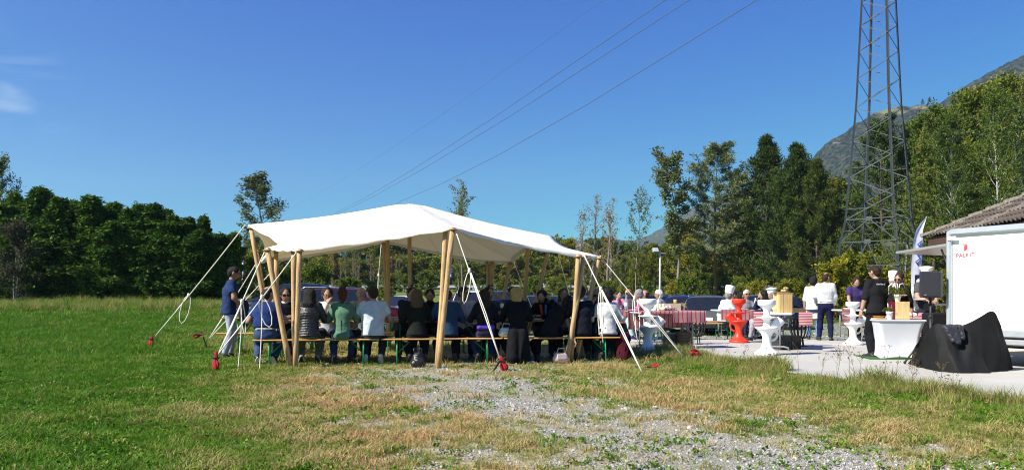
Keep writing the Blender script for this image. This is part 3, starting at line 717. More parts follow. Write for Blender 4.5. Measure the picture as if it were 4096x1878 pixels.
use('forest', -40, 60, ht(-40, 660, 60), 'tall dark tree rising above the left end of the hedge', None, wide=.8)
use('darkbush', 60, 42, 3.9, 'brownish shrub with small pale leaves at the left end of the hedge', None, wide=1.0)
use('broad3', 925, 56, ht(925, 985, 56), 'rounded green tree at the right end of the hedge', None, wide=.8)
use('poplar', 1055, 100, ht(1055, 725, 100), 'tall grey green poplar rising behind the left corner of the tent', None, wide=1.75)
use('airy', 1850, 110, ht(1850, 785, 110), 'drooping tree crown showing above the ridge of the tent', None, wide=.9)
use('poplar', 1835, 116, ht(1850, 830, 116), 'leafy tree right behind the middle of the tent', None, wide=.6)
use('bare', 2352, 118, ht(2352, 795, 118), 'leafless forked tree, left one of the bare pair right of the tent', None, wide=1.35)
use('bare', 2432, 116, ht(2432, 805, 116), 'leafless forked tree, right one of the bare pair right of the tent', None, rz=2.0, wide=1.35)
use('airy', 2545, 112, ht(2545, 808, 112), 'thin grey green tree just left of the floodlight mast', None, wide=.95)
use('sparse', 2705, 110, ht(2705, 650, 110), 'slender leafy tree right of the floodlight mast', None, wide=1.35)
use('pine', 2862, 112, ht(2862, 595, 112), 'tall blue green pine with reddish bare lower trunk', None, wide=1.15)
use('pine', 2950, 118, ht(2950, 700, 118), 'shorter blue green pine right of the tall reddish one', None, rz=1.0)
use('blackpine', 3065, 110, ht(3065, 553, 110), 'dark pine with an open layered top', None, wide=.9)
use('blackpine', 3185, 104, ht(3185, 585, 104), 'bushy dark pine with rusty needles left of the pylon', None, rz=1.3, wide=.95)
use('blackpine', 3268, 100, ht(3268, 645, 100), 'pointed dark pine nearest the left leg of the pylon', None, rz=4.0, wide=.85)
use('broad2', 3350, 108, ht(3350, 740, 108), 'yellow green tree behind the left leg of the pylon', None)
use('darkpine', 3535, 92, ht(3535, 480, 92), 'pine standing behind the middle of the pylon', None)
use('darkpine', 3615, 96, ht(3615, 610, 96), 'pine partly hidden by the right leg of the pylon', None, rz=2)
use('darkpine', 3735, 78, ht(3735, 480, 78), 'tall dark pine between the pylon and the birches', None, rz=3.5)
GF = 'trees of the wood on the right'
for i, (k, px, top, Y) in enumerate([('forest', 3500, 760, 100), ('forest', 3640, 600, 98), ('forest', 3700, 470, 92), ('forest', 3800, 420, 90), ('forest', 3900, 370, 88), ('forest', 4010, 330, 86), ('forest', 4120, 320, 84), ('forest', 4230, 320, 80),
        ('forest', 3640, 760, 86), ('forest', 3780, 640, 82), ('forest', 3960, 560, 80), ('forest', 4100, 520, 78), ('broad1', 3400, 900, 95), ('broad1', 3560, 880, 90), ('broad1', 3480, 860, 96), ('broad3', 3700, 830, 76), ('forest', 3300, 900, 120), ('broad2', 3390, 790, 125)]):
    use(k, px, Y, ht(px, top + 55, Y), 'leafy green tree in the dense wood behind the pylon and the tiled roof', GF, wide=.85)
use('birch', 3810, 70, ht(3810, 520, 70), 'birch with white trunk above the left end of the tiled roof', None, wide=.8)
use('birch', 3985, 68, ht(3985, 430, 68), 'birch with white trunk above the right part of the tiled roof', None, rz=2.2, wide=.8)
use('birch', 4090, 72, ht(4090, 370, 72), 'birch with white trunk at the right border of the picture', None, rz=4.2, wide=.8)
GB = 'trees of the green belt along the motorway'
rr = random.Random(21)
for i in range(104):
    px = 640 + i * 27.6 + rr.uniform(-18, 18); Y = rr.choice([186, 196, 208, 150 if px > 2250 else 190])
    top = 985 + rr.uniform(-30, 45)
    if px > 2250: top = 1000 + rr.uniform(-40, 60)
    if px > 2950: top = 930 + rr.uniform(-40, 60)
    if px < 1000: top = 1010 + rr.uniform(-25, 40)
    use(rr.choice(['broad1', 'broad2', 'broad3', 'broad1', 'broad3', 'bush2']), px, Y, ht(px, top, Y), 'green tree in the belt of trees along the motorway', GB, wide=rr.uniform(1.05, 1.4))
for i in range(52):
    px = 660 + i * 46 + rr.uniform(-20, 20); use(rr.choice(['bush', 'bush2']), px, rr.uniform(178, 188), rr.uniform(5, 7.5), 'broad green bush under the belt of trees along the motorway', 'bushes under the belt trees', wide=1.3)
for i in range(8):
    px = 1330 + i * 37 + rr.uniform(-10, 10); use('bare', px, 176, ht(px, 1015 + rr.uniform(-15, 25), 176), 'thin bare tree among the belt trees behind the tent', GB, wide=.7)
for px, top in ((1380, 1000), (1420, 1020), (2560, 1010), (2500, 1030)): use('airy', px, 168, ht(px, top, 168), 'thin rusty tree in the belt behind the tent', GB)
GC = 'leafy trees between the pines'
for i, (k, px, top, Y) in enumerate([('broad2', 2620, 985, 128), ('broad1', 2690, 960, 132), ('broad2', 2760, 900, 126), ('broad3', 2800, 960, 122), ('broad2', 2905, 860, 130), ('forest', 2960, 830, 126), ('broad2', 3010, 900, 120), ('forest', 3120, 800, 122), ('broad2', 3230, 880, 116), ('broad1', 3330, 930, 112), ('broad2', 3290, 830, 122), ('broad2', 2560, 1020, 126), ('broad1', 2480, 1030, 130), ('broad2', 2330, 1010, 140)]):
    use(k, px, Y, ht(px, top, Y), 'leafy tree filling the gaps between the pines and the pylon', GC, wide=1.15)
GS = 'shrubs in front of the wood'
for i in range(26):
    px = 2150 + i * 62 + rr.uniform(-25, 25); Y = rr.uniform(62, 100) if px > 2950 else rr.uniform(132, 160)
    use(rr.choice(['bush', 'bush2', 'bush2']), px, Y, rr.uniform(1.2, 3.4) * (.8 if px > 2950 else 1.0), 'green shrub at the edge of the wood behind the car park', GS)
for px, Y, h in ((3350, 44, 3.1), (3395, 46, 3.6), (3460, 47, 2.7), (3300, 50, 2.4), (3560, 52, 3.0), (3650, 46, 2.6), (3150, 52, 2.2), (3710, 40, 2.2), (3770, 36, 2.3)):
    use('bush', px, Y, h, 'leafy yellow green shrub in the tall grass at the foot of the pylon', 'shrubs at the foot of the pylon')
for px, Y, h in [(2330 + 52 * q, rr.uniform(66, 120), rr.uniform(1.6, 3.0)) for q in range(13)]:
    use(rr.choice(['bush', 'bush2']), px, Y, h, 'low shrub in the grass below the motorway', 'low shrubs below the motorway')
for px, Y, h in ((1150, 60, 2.5), (1270, 62, 3.0), (1010, 58, 3.3), (1400, 64, 2.4), (940, 52, 2.6), (1560, 120, 3.), (1700, 125, 3.5)):
    use('bush2', px, Y, h, 'dark green shrub behind the cars on the left', 'shrubs behind the cars on the left')
for i in range(24):
    px = 1010 + i * 54 + rr.uniform(-20, 20); use('bush2', px, rr.uniform(80, 150), rr.uniform(1.4, 2.8), 'low dark shrub on the meadow between the car park and the motorway', 'low shrubs on the meadow below the motorway', wide=1.3)
# two conifers on the mountain crest
for px, py in ((3690, 412), (3718, 404)):
    Y = 1500; p = at(px, py, Y - 12); r_, h0, f_ = PROTO['blackpine']
    dup(r_, (p.x, p.y, p.z - 5), 1.0, 13 / h0, 'lone conifer on the crest of the mountain, %s of two' % ('left' if px < 3700 else 'right'), 'conifers on the mountain crest')
# ---------------------------------------------------------------- air
def haze():
    o = MB().box((500, 1950, 290), (9000, 4100, 640)).build('haze', bpy.data.materials.new('air')); m = o.data.materials[0]; m.use_nodes = True; n, l = m.node_tree.nodes, m.node_tree.links
    n.clear(); out = n.new('ShaderNodeOutputMaterial'); v = n.new('ShaderNodeVolumePrincipled'); v.inputs['Color'].default_value = (0.62, 0.80, 1.0, 1); v.inputs['Density'].default_value = HAZE; v.inputs['Anisotropy'].default_value = 0.2
    l.new(v.outputs[0], out.inputs['Volume']); tag(o, kind='stuff')
HAZE = 0.00012
haze()
# ---------------------------------------------------------------- motorway, guard rail, fence
def build_road():
    asph = mat('asphalt', (0.055, 0.055, 0.058), 0.9, 0.15, 2, 0.3, 60)
    mb = MB(); xs = np.linspace(-120, 140, 60)
    V = []; Fs = []
    for i, x in enumerate(xs):
        for y in (167.5, 171, 182):
            V.append((x, y, max(tz(x, y), 2.2) + (.12 if y > 168 else .0)))
    for i in range(59):
        for j in range(2): a = i * 3 + j; Fs.append((a, a + 3, a + 4, a + 1))
    mb.add(V, Fs); tag(mb.build('road', asph), 'grey motorway beyond the meadow', None, None, 'structure')
    g = thing('guard_rail', 'galvanised steel guard rail along the motorway behind the car park', 'guard rail', (0, 165, 0))
    rail = mat('rail_zinc', (0.62, 0.63, 0.64), 0.45, 0.06, .5, metal=.2)
    prof = [(-.05, 0), (0, .05), (-.05, .12), (-.05, .19), (0, .26), (-.05, .31)]
    for k, (dy, zz) in enumerate(((0, .52), (2.2, .78))):
        V = []; Fs = []; xs2 = np.linspace(-85, 75, 41); zb = [max(tz(x, 165), 2.3) for x in xs2]
        for x, z in zip(xs2, zb):
            for (py_, pz_) in prof: V.append((x, dy + py_, z + zz + pz_))
        n = len(prof)
        for i in range(40):
            for j in range(n - 1): a = i * n + j; Fs.append((a, a + n, a + n + 1, a + 1))
        MB().add(V, Fs).build('rail', rail, g)
    pm = MB().box((0, 0, .35), (.08, .14, 1.1)).mesh('post', M_steel)
    for x in np.arange(-80, 75, 4.0): link('post', pm, g, (x, .12, max(tz(x, 165), 2.3)))
    f = thing('wire_fence', 'low wire mesh fence with grey posts below the motorway', 'fence', (0, 138, 0))
    fp = MB().tube([(0, 0, -.2), (0, 0, 1.35)], .045, 6).mesh('post', M_grey)
    for x in np.arange(-70, 62, 2.5): link('post', fp, f, (x, 0, tz(x, 138)))
    wm = MB()
    for h in (.25, .55, .85, 1.15, 1.32):
        wm.tube([(x, 0, tz(x, 138) + h) for x in np.arange(-70, 62, 2.5)], .008, 3, caps=False)
    wm.build('wire', M_grey, f)
build_road()

# pale buildings glimpsed between the belt trees
def block(name, px0, px1, ytop, Y, col, label, roof=None, nwin=(0, 0)):
    a = at(px0, ytop, Y); b = at(px1, ytop, Y); w = b.x - a.x; z0 = tz((a.x + b.x) / 2, Y) - .5; h = a.z - z0
    t = thing(name, label, 'building', ((a.x + b.x) / 2, Y, z0))
    wall = MB().box((0, 4, h / 2), (w, 8, h)).build('wall', mat(name + '_wall' + label[:6], col, .9, .08, .4), t)
    MB().box((0, 4, h + .15), (w + .5, 8.5, .3)).build('roof', mat('roof_edge', (0.3, 0.3, 0.3), .8), t)
    for i in range(nwin[0]):
        for j in range(nwin[1]):
            MB().box((-w / 2 + w * (i + .5) / nwin[0], -.03, h * (j + .6) / nwin[1]), (w / nwin[0] * .5, .08, h / nwin[1] * .42)).build('window', M_glass, t)
block('industrial_building', 2168, 2238, 992, 250, (0.80, 0.80, 0.80), 'tall white silo like building seen through the trees right of the tent', nwin=(2, 4))
block('industrial_building', 1795, 1900, 1098, 240, (0.42, 0.43, 0.47), 'grey flat building seen through the trees behind the tent', nwin=(5, 1))
def blue_sign():
    p = onground(1796, 160); t = thing('road_sign', 'small blue road sign behind the middle tent pole', 'road sign', tuple(p))
    MB().tube([(0, 0, -.2), (0, 0, 4.4)], .06, 6).build('post', M_grey, t)
    MB().box((0, -.08, 3.6), (1.1, .05, 2.2), bev=.02).build('panel', mat('sign_blue', (0.02, 0.10, 0.45), .4), t)
    MB().box((0, -.112, 3.0), (.8, .006, .5)).build('white_field', M_paper, t)
blue_sign()

# ---------------------------------------------------------------- pylon
def beam_mesh(w):
    """unit-length steel angle along +Z"""
    t = w * .16
    p = [(-w / 2, -w / 2), (w / 2, -w / 2), (w / 2, -w / 2 + t), (-w / 2 + t, -w / 2 + t), (-w / 2 + t, w / 2), (-w / 2, w / 2)]
    return MB().prism(p, 0, 1).mesh('beam', M_steel)
BM_LEG, BM_BR, BM_TH = beam_mesh(.165), beam_mesh(.075), beam_mesh(.05)
def beam(name, me, a, b, parent):
    a, b = Vector(a), Vector(b); d = b - a
    o = link(name, me, parent, a); o.rotation_mode = 'QUATERNION'; o.rotation_quaternion = d.to_track_quat('Z', 'Y'); o.scale = (1, 1, d.length); return o
def build_pylon():
    Y = 64.0; base = onground(3515, Y)
    t = thing('electricity_pylon', 'tall grey lattice electricity pylon rising out of the picture on the right', 'pylon', tuple(base), R(43))
    Ht = 44.0; z_of = lambda py: H + (CY - py) * Y / F - base.z
    def hw(z):                                 # half diagonal in photo px, measured
        py = CY - (z + base.z - H) * F / Y
        w = np.interp(py, [-1100, 0, 420, 880, 980, 1160], [28, 68, 90, 132, 156, 190]); return w * Y / F / math.sqrt(2) * 1.0
    S4 = [(-1, -1), (1, -1), (1, 1), (-1, 1)]
    def c(k, z): w = hw(z); return Vector((S4[k][0] * w, S4[k][1] * w, z))
    lv = [-.3, z_of(1065), z_of(970), z_of(880)]
    for k in range(4):
        pts = [lv[0], lv[2], lv[3], z_of(420), z_of(0), Ht]
        for a, b in zip(pts[:-1], pts[1:]): beam('leg', BM_LEG, c(k, a), c(k, b), t)
    def mid(k, z, f=.5): return c(k, z).lerp(c((k + 1) % 4, z), f)
    for k in range(4):                         # wide foot of the mast
        k2 = (k + 1) % 4
        for z in (lv[1], lv[2], lv[3]): beam('horizontal_brace', BM_BR, c(k, z), c(k2, z), t)
        beam('foot_brace', BM_BR, mid(k, lv[2]), c(k, lv[0]) * .98, t); beam('foot_brace', BM_BR, mid(k, lv[2]), c(k2, lv[0]) * .98, t)
        beam('foot_brace', BM_BR, mid(k, lv[3]), c(k, lv[2]), t); beam('foot_brace', BM_BR, mid(k, lv[3]), c(k2, lv[2]), t)
        beam('foot_brace', BM_TH, c(k, lv[1]), mid(k, lv[2], .25), t); beam('foot_brace', BM_TH, c(k2, lv[1]), mid(k, lv[2], .75), t)
        zz = (lv[2] + lv[3]) / 2
        beam('foot_brace', BM_TH, c(k, zz), mid(k, zz, .25), t); beam('foot_brace', BM_TH, c(k2, zz), mid(k, zz, .75), t)
        beam('foot_brace', BM_TH, c(k, lv[3]), mid(k, zz, .25), t); beam('foot_brace', BM_TH, c(k2, lv[3]), mid(k, zz, .75), t)
        MBp = MB().box((0, 0, 0), (.5, .03, .35)).mesh('gusset_plate', M_steel)
        for z in (lv[2], lv[3]):
            o = link('gusset_plate', MBp, t, mid(k, z)); o.rotation_euler = (0, 0, R(90 * k))
    z = lv[3]; i = 0
    while z < Ht - 1:                          # single lacing, alternating per face
        st = hw(z) * .93
        for k in range(4):
            k2 = (k + 1) % 4; a, b = (k, k2) if (i + k) % 2 else (k2, k)
            beam('diagonal_brace', BM_TH if z > 12 else BM_BR, c(a, z), c(b, z + st), t)
            if i % 2 == 0 and z < 14: beam('diagonal_brace', BM_TH, c(a, z + st * .5), mid(k, z + st * .5), t)
        z += st; i += 1
    for zz in (33.0, 38.0, 43.0):              # arms far above the frame carry the cables
        w = 5.5
        for s in (-1, 1):
            d = Vector((s * w * .7071, -s * w * .7071, zz))
            for k in range(4): beam('cross_arm', BM_BR, c(k, zz + (.0 if k % 2 else .9)), d, t)
    return base
PYL = build_pylon()
def cables():
    m = mat('cable', (0.10, 0.10, 0.12), .5, .1)
    spec = [((3029, 0), (1606, 803), .045), ((2759, 0), (1360, 850), .045), ((2664, 0), (1325, 860), .045), ((2417, 0), (1180, 825), .02)]
    top = [Vector((PYL.x - 3, 62, 33)), Vector((PYL.x - 5, 66, 38)), Vector((PYL.x + 2, 66, 38)), Vector((PYL.x, 64, 43))]
    for i, (a, b, r) in enumerate(spec):
        za = [30, 34, 34, 41][i]; zb = za - 3.5
        Ya = (za - H) * F / CY; A = at(a[0], 0, Ya); Yb = (zb - H) * F / (CY - b[1]); B = at(b[0], b[1], Yb)
        d = B - A; P = [A + d * t for t in (-.45, -.2, 0, .25, .5, .75, 1, 1.5, 2.2)]
        P = [p - Vector((0, 0, 1)) * (1.6 * (1 - (2 * min(max(t, 0), 1) - 1) ** 2)) for p, t in zip(P, (-.45, -.2, 0, .25, .5, .75, 1, 1.5, 2.2))]
        o = MB().tube(P, r, 4).build('power_cable', m)
        tag(o, ['lowest and rightmost power cable crossing the blue sky', 'second power cable from the right crossing the blue sky', 'third power cable from the right, just left of its close neighbour', 'faint thin earth wire, leftmost of the cables in the sky'][i], 'cable', 'power cables in the sky')
cables()

# ---------------------------------------------------------------- lamp masts
def mast(px, Y, top, label, flood):
    p = onground(px, Y); h = H + (CY - top) * Y / F - p.z
    t = thing('street_lamp', label, 'lamp', tuple(p))
    MB().tube([(0, 0, -.2), (0, 0, h)], [.10, .06], 8).build('post', mat('pale_post', (0.55, 0.57, 0.6), .5), t)
    if flood:
        MB().box((0, 0, h - .05), (.9, .08, .08)).build('crossbar', M_grey, t)
        for x in (-.40,):
            o = MB().box((0, 0, 0), (.52, .24, .42), bev=.05).build('floodlight', M_grey, t, (x, -.1, h + .18), (R(-28), 0, R(25)))
            MB().box((0, -.126, 0), (.44, .012, .34)).build('lens', M_lamp, o)
    else:
        MB().lathe([(.0, 0), (.16, .02), (.2, .1), (.24, .5), (.34, .55), (.34, .6), (0, .66)], 12).build('lamp_head', M_black, t, (0, 0, h - .1))
mast(2640, 62, 1010, 'pale floodlight mast with a tilted lamp head behind the parked cars', True)
mast(972, 54, 1018, 'slim park lamp on a grey blue post behind the standing man', False)

# ---------------------------------------------------------------- tiled house on the right
def build_house():
    C0 = Vector((11.05, 20.5, 2.79)); e = Vector((-.10, -.995, 0)).normalized(); ph = R(27)
    inw = Vector((-e.y, e.x, 0)).normalized(); up = (inw * math.cos(ph) + Vector((0, 0, math.sin(ph)))).normalized(); nrm = e.cross(up).normalized()
    if nrm.z < 0: nrm = -nrm
    t = thing('house', 'low house with brown tiled hip roof behind the white trailer', 'house', (C0.x, C0.y, 0), 0)
    O = Vector((C0.x, C0.y, 0))
    tilem = mat('roof_tile_clay', (0.050, 0.038, 0.033), .95, 0, 7, .8, 60, col2=(0.125, 0.098, 0.084))
    lich = mat('lichen_tile_clay', (0.08, 0.066, 0.057), .95, 0, 18, .8, 60, col2=(0.25, 0.22, 0.185))
    # roof deck, wall, fascia
    Lr = 9.0; D = 5.0
    def P(a, b, o=0): return C0 + e * a + up * b + nrm * o - O
    # hip edge rises at 45 degrees in plan: a == b*cos(ph)
    cph = math.cos(ph)
    deck = MB().add([P(0, 0, -.03), P(Lr, 0, -.03), P(Lr, D, -.03), P(D * cph, D, -.03)], [(0, 1, 2, 3)])
    # far slope behind the hip
    hipv = (e + inw + Vector((0, 0, math.tan(ph))))
    far = C0 + inw * 2 * D * cph - O
    deck.add([P(0, 0, -.03), P(D * cph, D, -.03), far + Vector((0, 0, -.03))], [(0, 1, 2)])
    deck.build('roof', mat('roof_deck', (0.05, 0.04, 0.035), .9), t)
    brown = mat('fascia_brown', (0.07, 0.035, 0.025), .6, .2, 4, .1, stretch=(1, .3, 4))
    fa = MB(); a0, a1 = C0 - O + Vector((.05, -.02, -.02)), C0 + e * Lr - O + Vector((.05, 0, -.02))
    fa.add([a0, a1, a1 - Vector((0, 0, .42)), a0 - Vector((0, 0, .42))], [(0, 1, 2, 3)])
    b1 = far + Vector((0, -.02, -.02)); fa.add([a0, b1, b1 - Vector((0, 0, .42)), a0 - Vector((0, 0, .42))], [(3, 2, 1, 0)])
    fa.add([a0 - Vector((0, 0, .42)), a1 - Vector((0, 0, .42)), a1 + Vector((.8, 0, -.42)), b1 + Vector((0, 0, -.42))], [(0, 1, 2, 3)])
    fa.build('fascia_board', brown, t)
    w0 = C0 - O + inw * .7 + e * .7; w1 = w0 + e * (Lr - 1); w2 = w0 + inw * 8
    wl_ = MB(); zt = Vector((0, 0, -.44)); g0 = lambda v: Vector((v.x, v.y, -.1))
    wl_.add([g0(w0), g0(w1), w1 + zt, w0 + zt], [(0, 1, 2, 3)]); wl_.add([g0(w0), g0(w2), w2 + zt, w0 + zt], [(3, 2, 1, 0)])
    wl_.build('wall', mat('render_wall', (0.55, 0.50, 0.42), .95, .08, 1, .3), t)
    # tiles: two-roll profile
    tw, tl = .34, .36
    prof = [(-.17, .0), (-.135, .045), (-.085, .055), (-.04, .01), (.0, .0), (.035, .045), (.085, .055), (.135, .01), (.175, .0)]
    V = []
    for yy, lift in ((-.02, .035), (tl + .02, .0)):
        for x, z in prof: V.append((x, yy, z + lift))
    n = len(prof); V += [(x, -.02, z + .015) for x, z in prof]
    Fs = [(i, i + 1, n + i + 1, n + i) for i in range(n - 1)] + [(2 * n + i, 2 * n + i + 1, i + 1, i) for i in range(n - 1)]
    tm = MB().add(V, Fs).mesh('roof_tile', tilem); tm2 = MB().add(V, Fs).mesh('roof_tile', lich)
    rot = Matrix((tuple(e), tuple(up), tuple(nrm))).transposed().to_quaternion()
    for j in range(int(D / tl)):
        for i in range(int(6.4 / tw)):
            a = (i + .5) * tw; b = j * tl
            if a < (b + .12) * cph - .02 : continue
            jit = Vector((0, 0, random.uniform(-.004, .006)))
            o = link('roof_tile', tm2 if random.random() < .12 else tm, t, P(a, b, .01) + jit); o.rotation_mode = 'QUATERNION'; o.rotation_quaternion = rot
    hip_dir = (e * cph + up).normalized()
    cap = []
    for k in range(2):
        mb = MB(); Vc = []
        for yy, r in ((-.03, .135), (.43, .115)):
            for q in range(7): w = math.pi * q / 6; Vc.append((r * math.cos(w), yy, r * .75 * math.sin(w) + (.03 if yy < 0 else 0)))
        mb.add(Vc, [(q, q + 1, 8 + q, 7 + q) for q in range(6)] + [tuple(range(6, -1, -1))]); cap.append(mb.mesh('hip_tile', lich))
    sd = hip_dir.cross(nrm).normalized(); hn = Vector((0, 0, 1)); hn = (hn - hip_dir * hn.dot(hip_dir)).normalized(); sd = hip_dir.cross(hn)
    rq = Matrix((tuple(sd), tuple(hip_dir), tuple(hn))).transposed().to_quaternion()
    Lh = D * math.sqrt(1 + cph * cph)
    for i in range(int(Lh / .42)):
        o = link('hip_tile', cap[i % 2], t, C0 - O + hip_dir * (i * .42 - .05) + nrm * .02); o.rotation_mode = 'QUATERNION'; o.rotation_quaternion = rq
build_house()

# ---------------------------------------------------------------- white catering trailer
TC = Vector((7.96, 14.0, 0)); TD = Vector((.44, -.90, 0)).normalized(); TI = Vector((-TD.y, TD.x, 0))    # along the bright face, and into the box
def build_trailer():
    t = thing('catering_trailer', 'white box catering trailer with its serving hatch open', 'trailer', tuple(TC), math.atan2(TD.y, TD.x))
    # local: x along the bright face (towards the camera), y into the box
    L, Wd, z0, z1 = 3.2, 4.6, .54, 2.41
    wm = mat('trailer_panel', (0.83, 0.83, 0.82), .35, .02, 2, coat=.2)
    al = mat('aluminium_profile', (0.52, 0.54, 0.57), .35, .05, metal=.5)
    MB().box((L / 2, Wd / 2, (z0 + z1) / 2), (L - .08, Wd - .08, z1 - z0 - .06), bev=.02).build('body', wm, t)
    cp = MB()
    cp.box((.01, .01, (z0 + z1) / 2), (.09, .09, z1 - z0), bev=.02); cp.box((L / 2, .01, z1 - .03), (L, .10, .12), bev=.03); cp.box((L / 2, .01, z0 + .05), (L, .08, .14), bev=.02)
    cp.box((.01, Wd / 2, z1 - .03), (.10, Wd, .12), bev=.03); cp.build('edge_profile', al, t)
    MB().box((.09, -.05, z1 - .14), (.17, .03, .07), bev=.01).build('corner_light', M_paper, t)
    MB().box((L / 2, .0, z0 - .10), (L, .06, .12), bev=.03).build('bumper', al, t)
    ch = MB(); ch.box((L / 2, Wd / 2, z0 - .14), (L - .5, Wd - .4, .14)); ch.build('chassis', M_black, t)
    for (x, y) in ((.35, 2.2), (L - .35, 2.2)):
        w = MB().lathe([(.0, -.09), (.2, -.09), (.31, -.09), (.33, -.06), (.33, .06), (.31, .09), (.0, .09)], 20).build('wheel', M_rubber, t, (x, y, .33), (0, R(90), 0))
        MB().lathe([(0, .1), (.17, .1), (.19, .07)], 16).build('rim', M_chrome, w)
    # hatch flap on the far left side (local -x), lifted
    hp = thing_part = MB(); hl, hw_ = 2.8, 1.18; zt = 2.16
    V = [(-.02, .12, zt), (-.02, .12 + hl, zt), (-hw_, .12 + hl, zt - .10), (-hw_, .12, zt - .10)]
    V = V + [(v[0], v[1], v[2] + .045) for v in V]
    hp.add(V, [(0, 1, 2, 3), (7, 6, 5, 4), (0, 4, 5, 1), (1, 5, 6, 2), (2, 6, 7, 3), (3, 7, 4, 0)])
    fl = hp.build('hatch_flap', mat('brushed_hatch', (0.55, 0.52, 0.48), .28, .08, 3, metal=.8), t)
    MB().tube([(-.28, .2, zt - .06), (-.03, .2, 1.5)], .018, 8).build('gas_strut', M_black, t)
    MB().box((-.035, .12 + hl / 2, 1.62), (.02, hl, 1.0)).build('hatch_opening', M_black, t)
    MB().box((-.18, .12 + hl / 2, 1.07), (.36, hl, .035)).build('counter', al, t)
    # maker's mark: little box emblem above the red letters
    px = mat('logo_red', (0.55, 0.05, 0.07), .5); gr_ = mat('logo_grey', (0.35, 0.33, 0.33), .5)
    b = MB(); zc = 2.03; xc = .27
    b.add([(xc, .0, zc), (xc + .06, .0, zc + .04), (xc + .06, 0, zc + .12), (xc, 0, zc + .09)], [(0, 1, 2, 3)])
    lg = b.build('emblem', px, t, (0, .028, 0))
    b2 = MB().add([(xc - .10, 0, zc + .06), (xc - .01, 0, zc - .005), (xc - .01, 0, zc + .005), (xc - .10, 0, zc + .07)], [(0, 1, 2, 3)])
    b2.add([(xc - .10, 0, zc + .07), (xc - .09, 0, zc + .07), (xc - .09, 0, zc + .13), (xc - .10, 0, zc + .13)], [(0, 1, 2, 3)])
    b2.add([(xc - .09, 0, zc + .14), (xc - .02, 0, zc + .165), (xc + .05, 0, zc + .13), (xc - .02, 0, zc + .10)], [(0, 1, 2, 3)])
    b2.build('emblem_outline', gr_, t, (0, .0275, 0))
    lettering('PALKIT', .105, px, t, (.115, .03, zc - .105), (R(90), 0, 0))
def lettering(txt, size, m, parent, loc, rot, shear=0.0, name='lettering', spacing=1.05):
    cu = bpy.data.curves.new('lettering', 'FONT'); cu.body = txt; cu.size = size; cu.shear = shear; cu.extrude = .0015; cu.space_character = spacing
    o = bpy.data.objects.new('lettering_source', cu); COL.objects.link(o)
    dg = bpy.context.evaluated_depsgraph_get(); me = bpy.data.meshes.new_from_object(o.evaluated_get(dg)); bpy.data.objects.remove(o); bpy.data.curves.remove(cu)
    me.materials.clear(); me.materials.append(m)
    return link(name, me, parent, loc, rot)
build_trailer()
def flag():
    p = onground(3690, 24); p.z = 0; h = H + (CY - 865) * 24 / F
    t = thing('feather_flag', 'white feather flag with blue script behind the trailer hatch', 'flag', tuple(p))
    MB().tube([(0, 0, -.1), (0, 0, h * .6), (.02, 0, h * .9), (.14, 0, h)], .012, 6).build('pole', M_black, t)
    V = []; n = 14; Fs = []
    for i in range(n):
        f = i / (n - 1); z = .9 + (h - .9) * f; w = .34 * (1 - f ** 6) ; x0 = -.0 + (.12 * max(0, f - .85) / .15)
        for k in range(5): V.append((x0 - w * k / 4 * (1) , .03 * math.sin(k * 1.6 + f * 5), z))
    for i in range(n - 1):
        for k in range(4): a = i * 5 + k; Fs.append((a, a + 1, a + 6, a + 5))
    mb = MB().add(V, Fs, 0, True); mb.build('banner', mat('flag_cloth', (0.72, 0.72, 0.82), .9, .05, transl=.4), t)
    pts = [(-.05, -.06, 2.95), (-.18, -.06, 2.85), (-.08, -.06, 2.7), (-.22, -.06, 2.55), (-.10, -.06, 2.42), (-.24, -.06, 2.3), (-.16, -.06, 2.2)]
    MB().tube(pts, .022, 5).build('script', mat('flag_blue', (0.03, 0.05, 0.35), .6), t)
    MB().box((-.17, -.06, 1.75), (.2, .01, .3)).build('dark_field', mat('flag_navy', (0.01, 0.01, 0.06), .6), t)
flag()
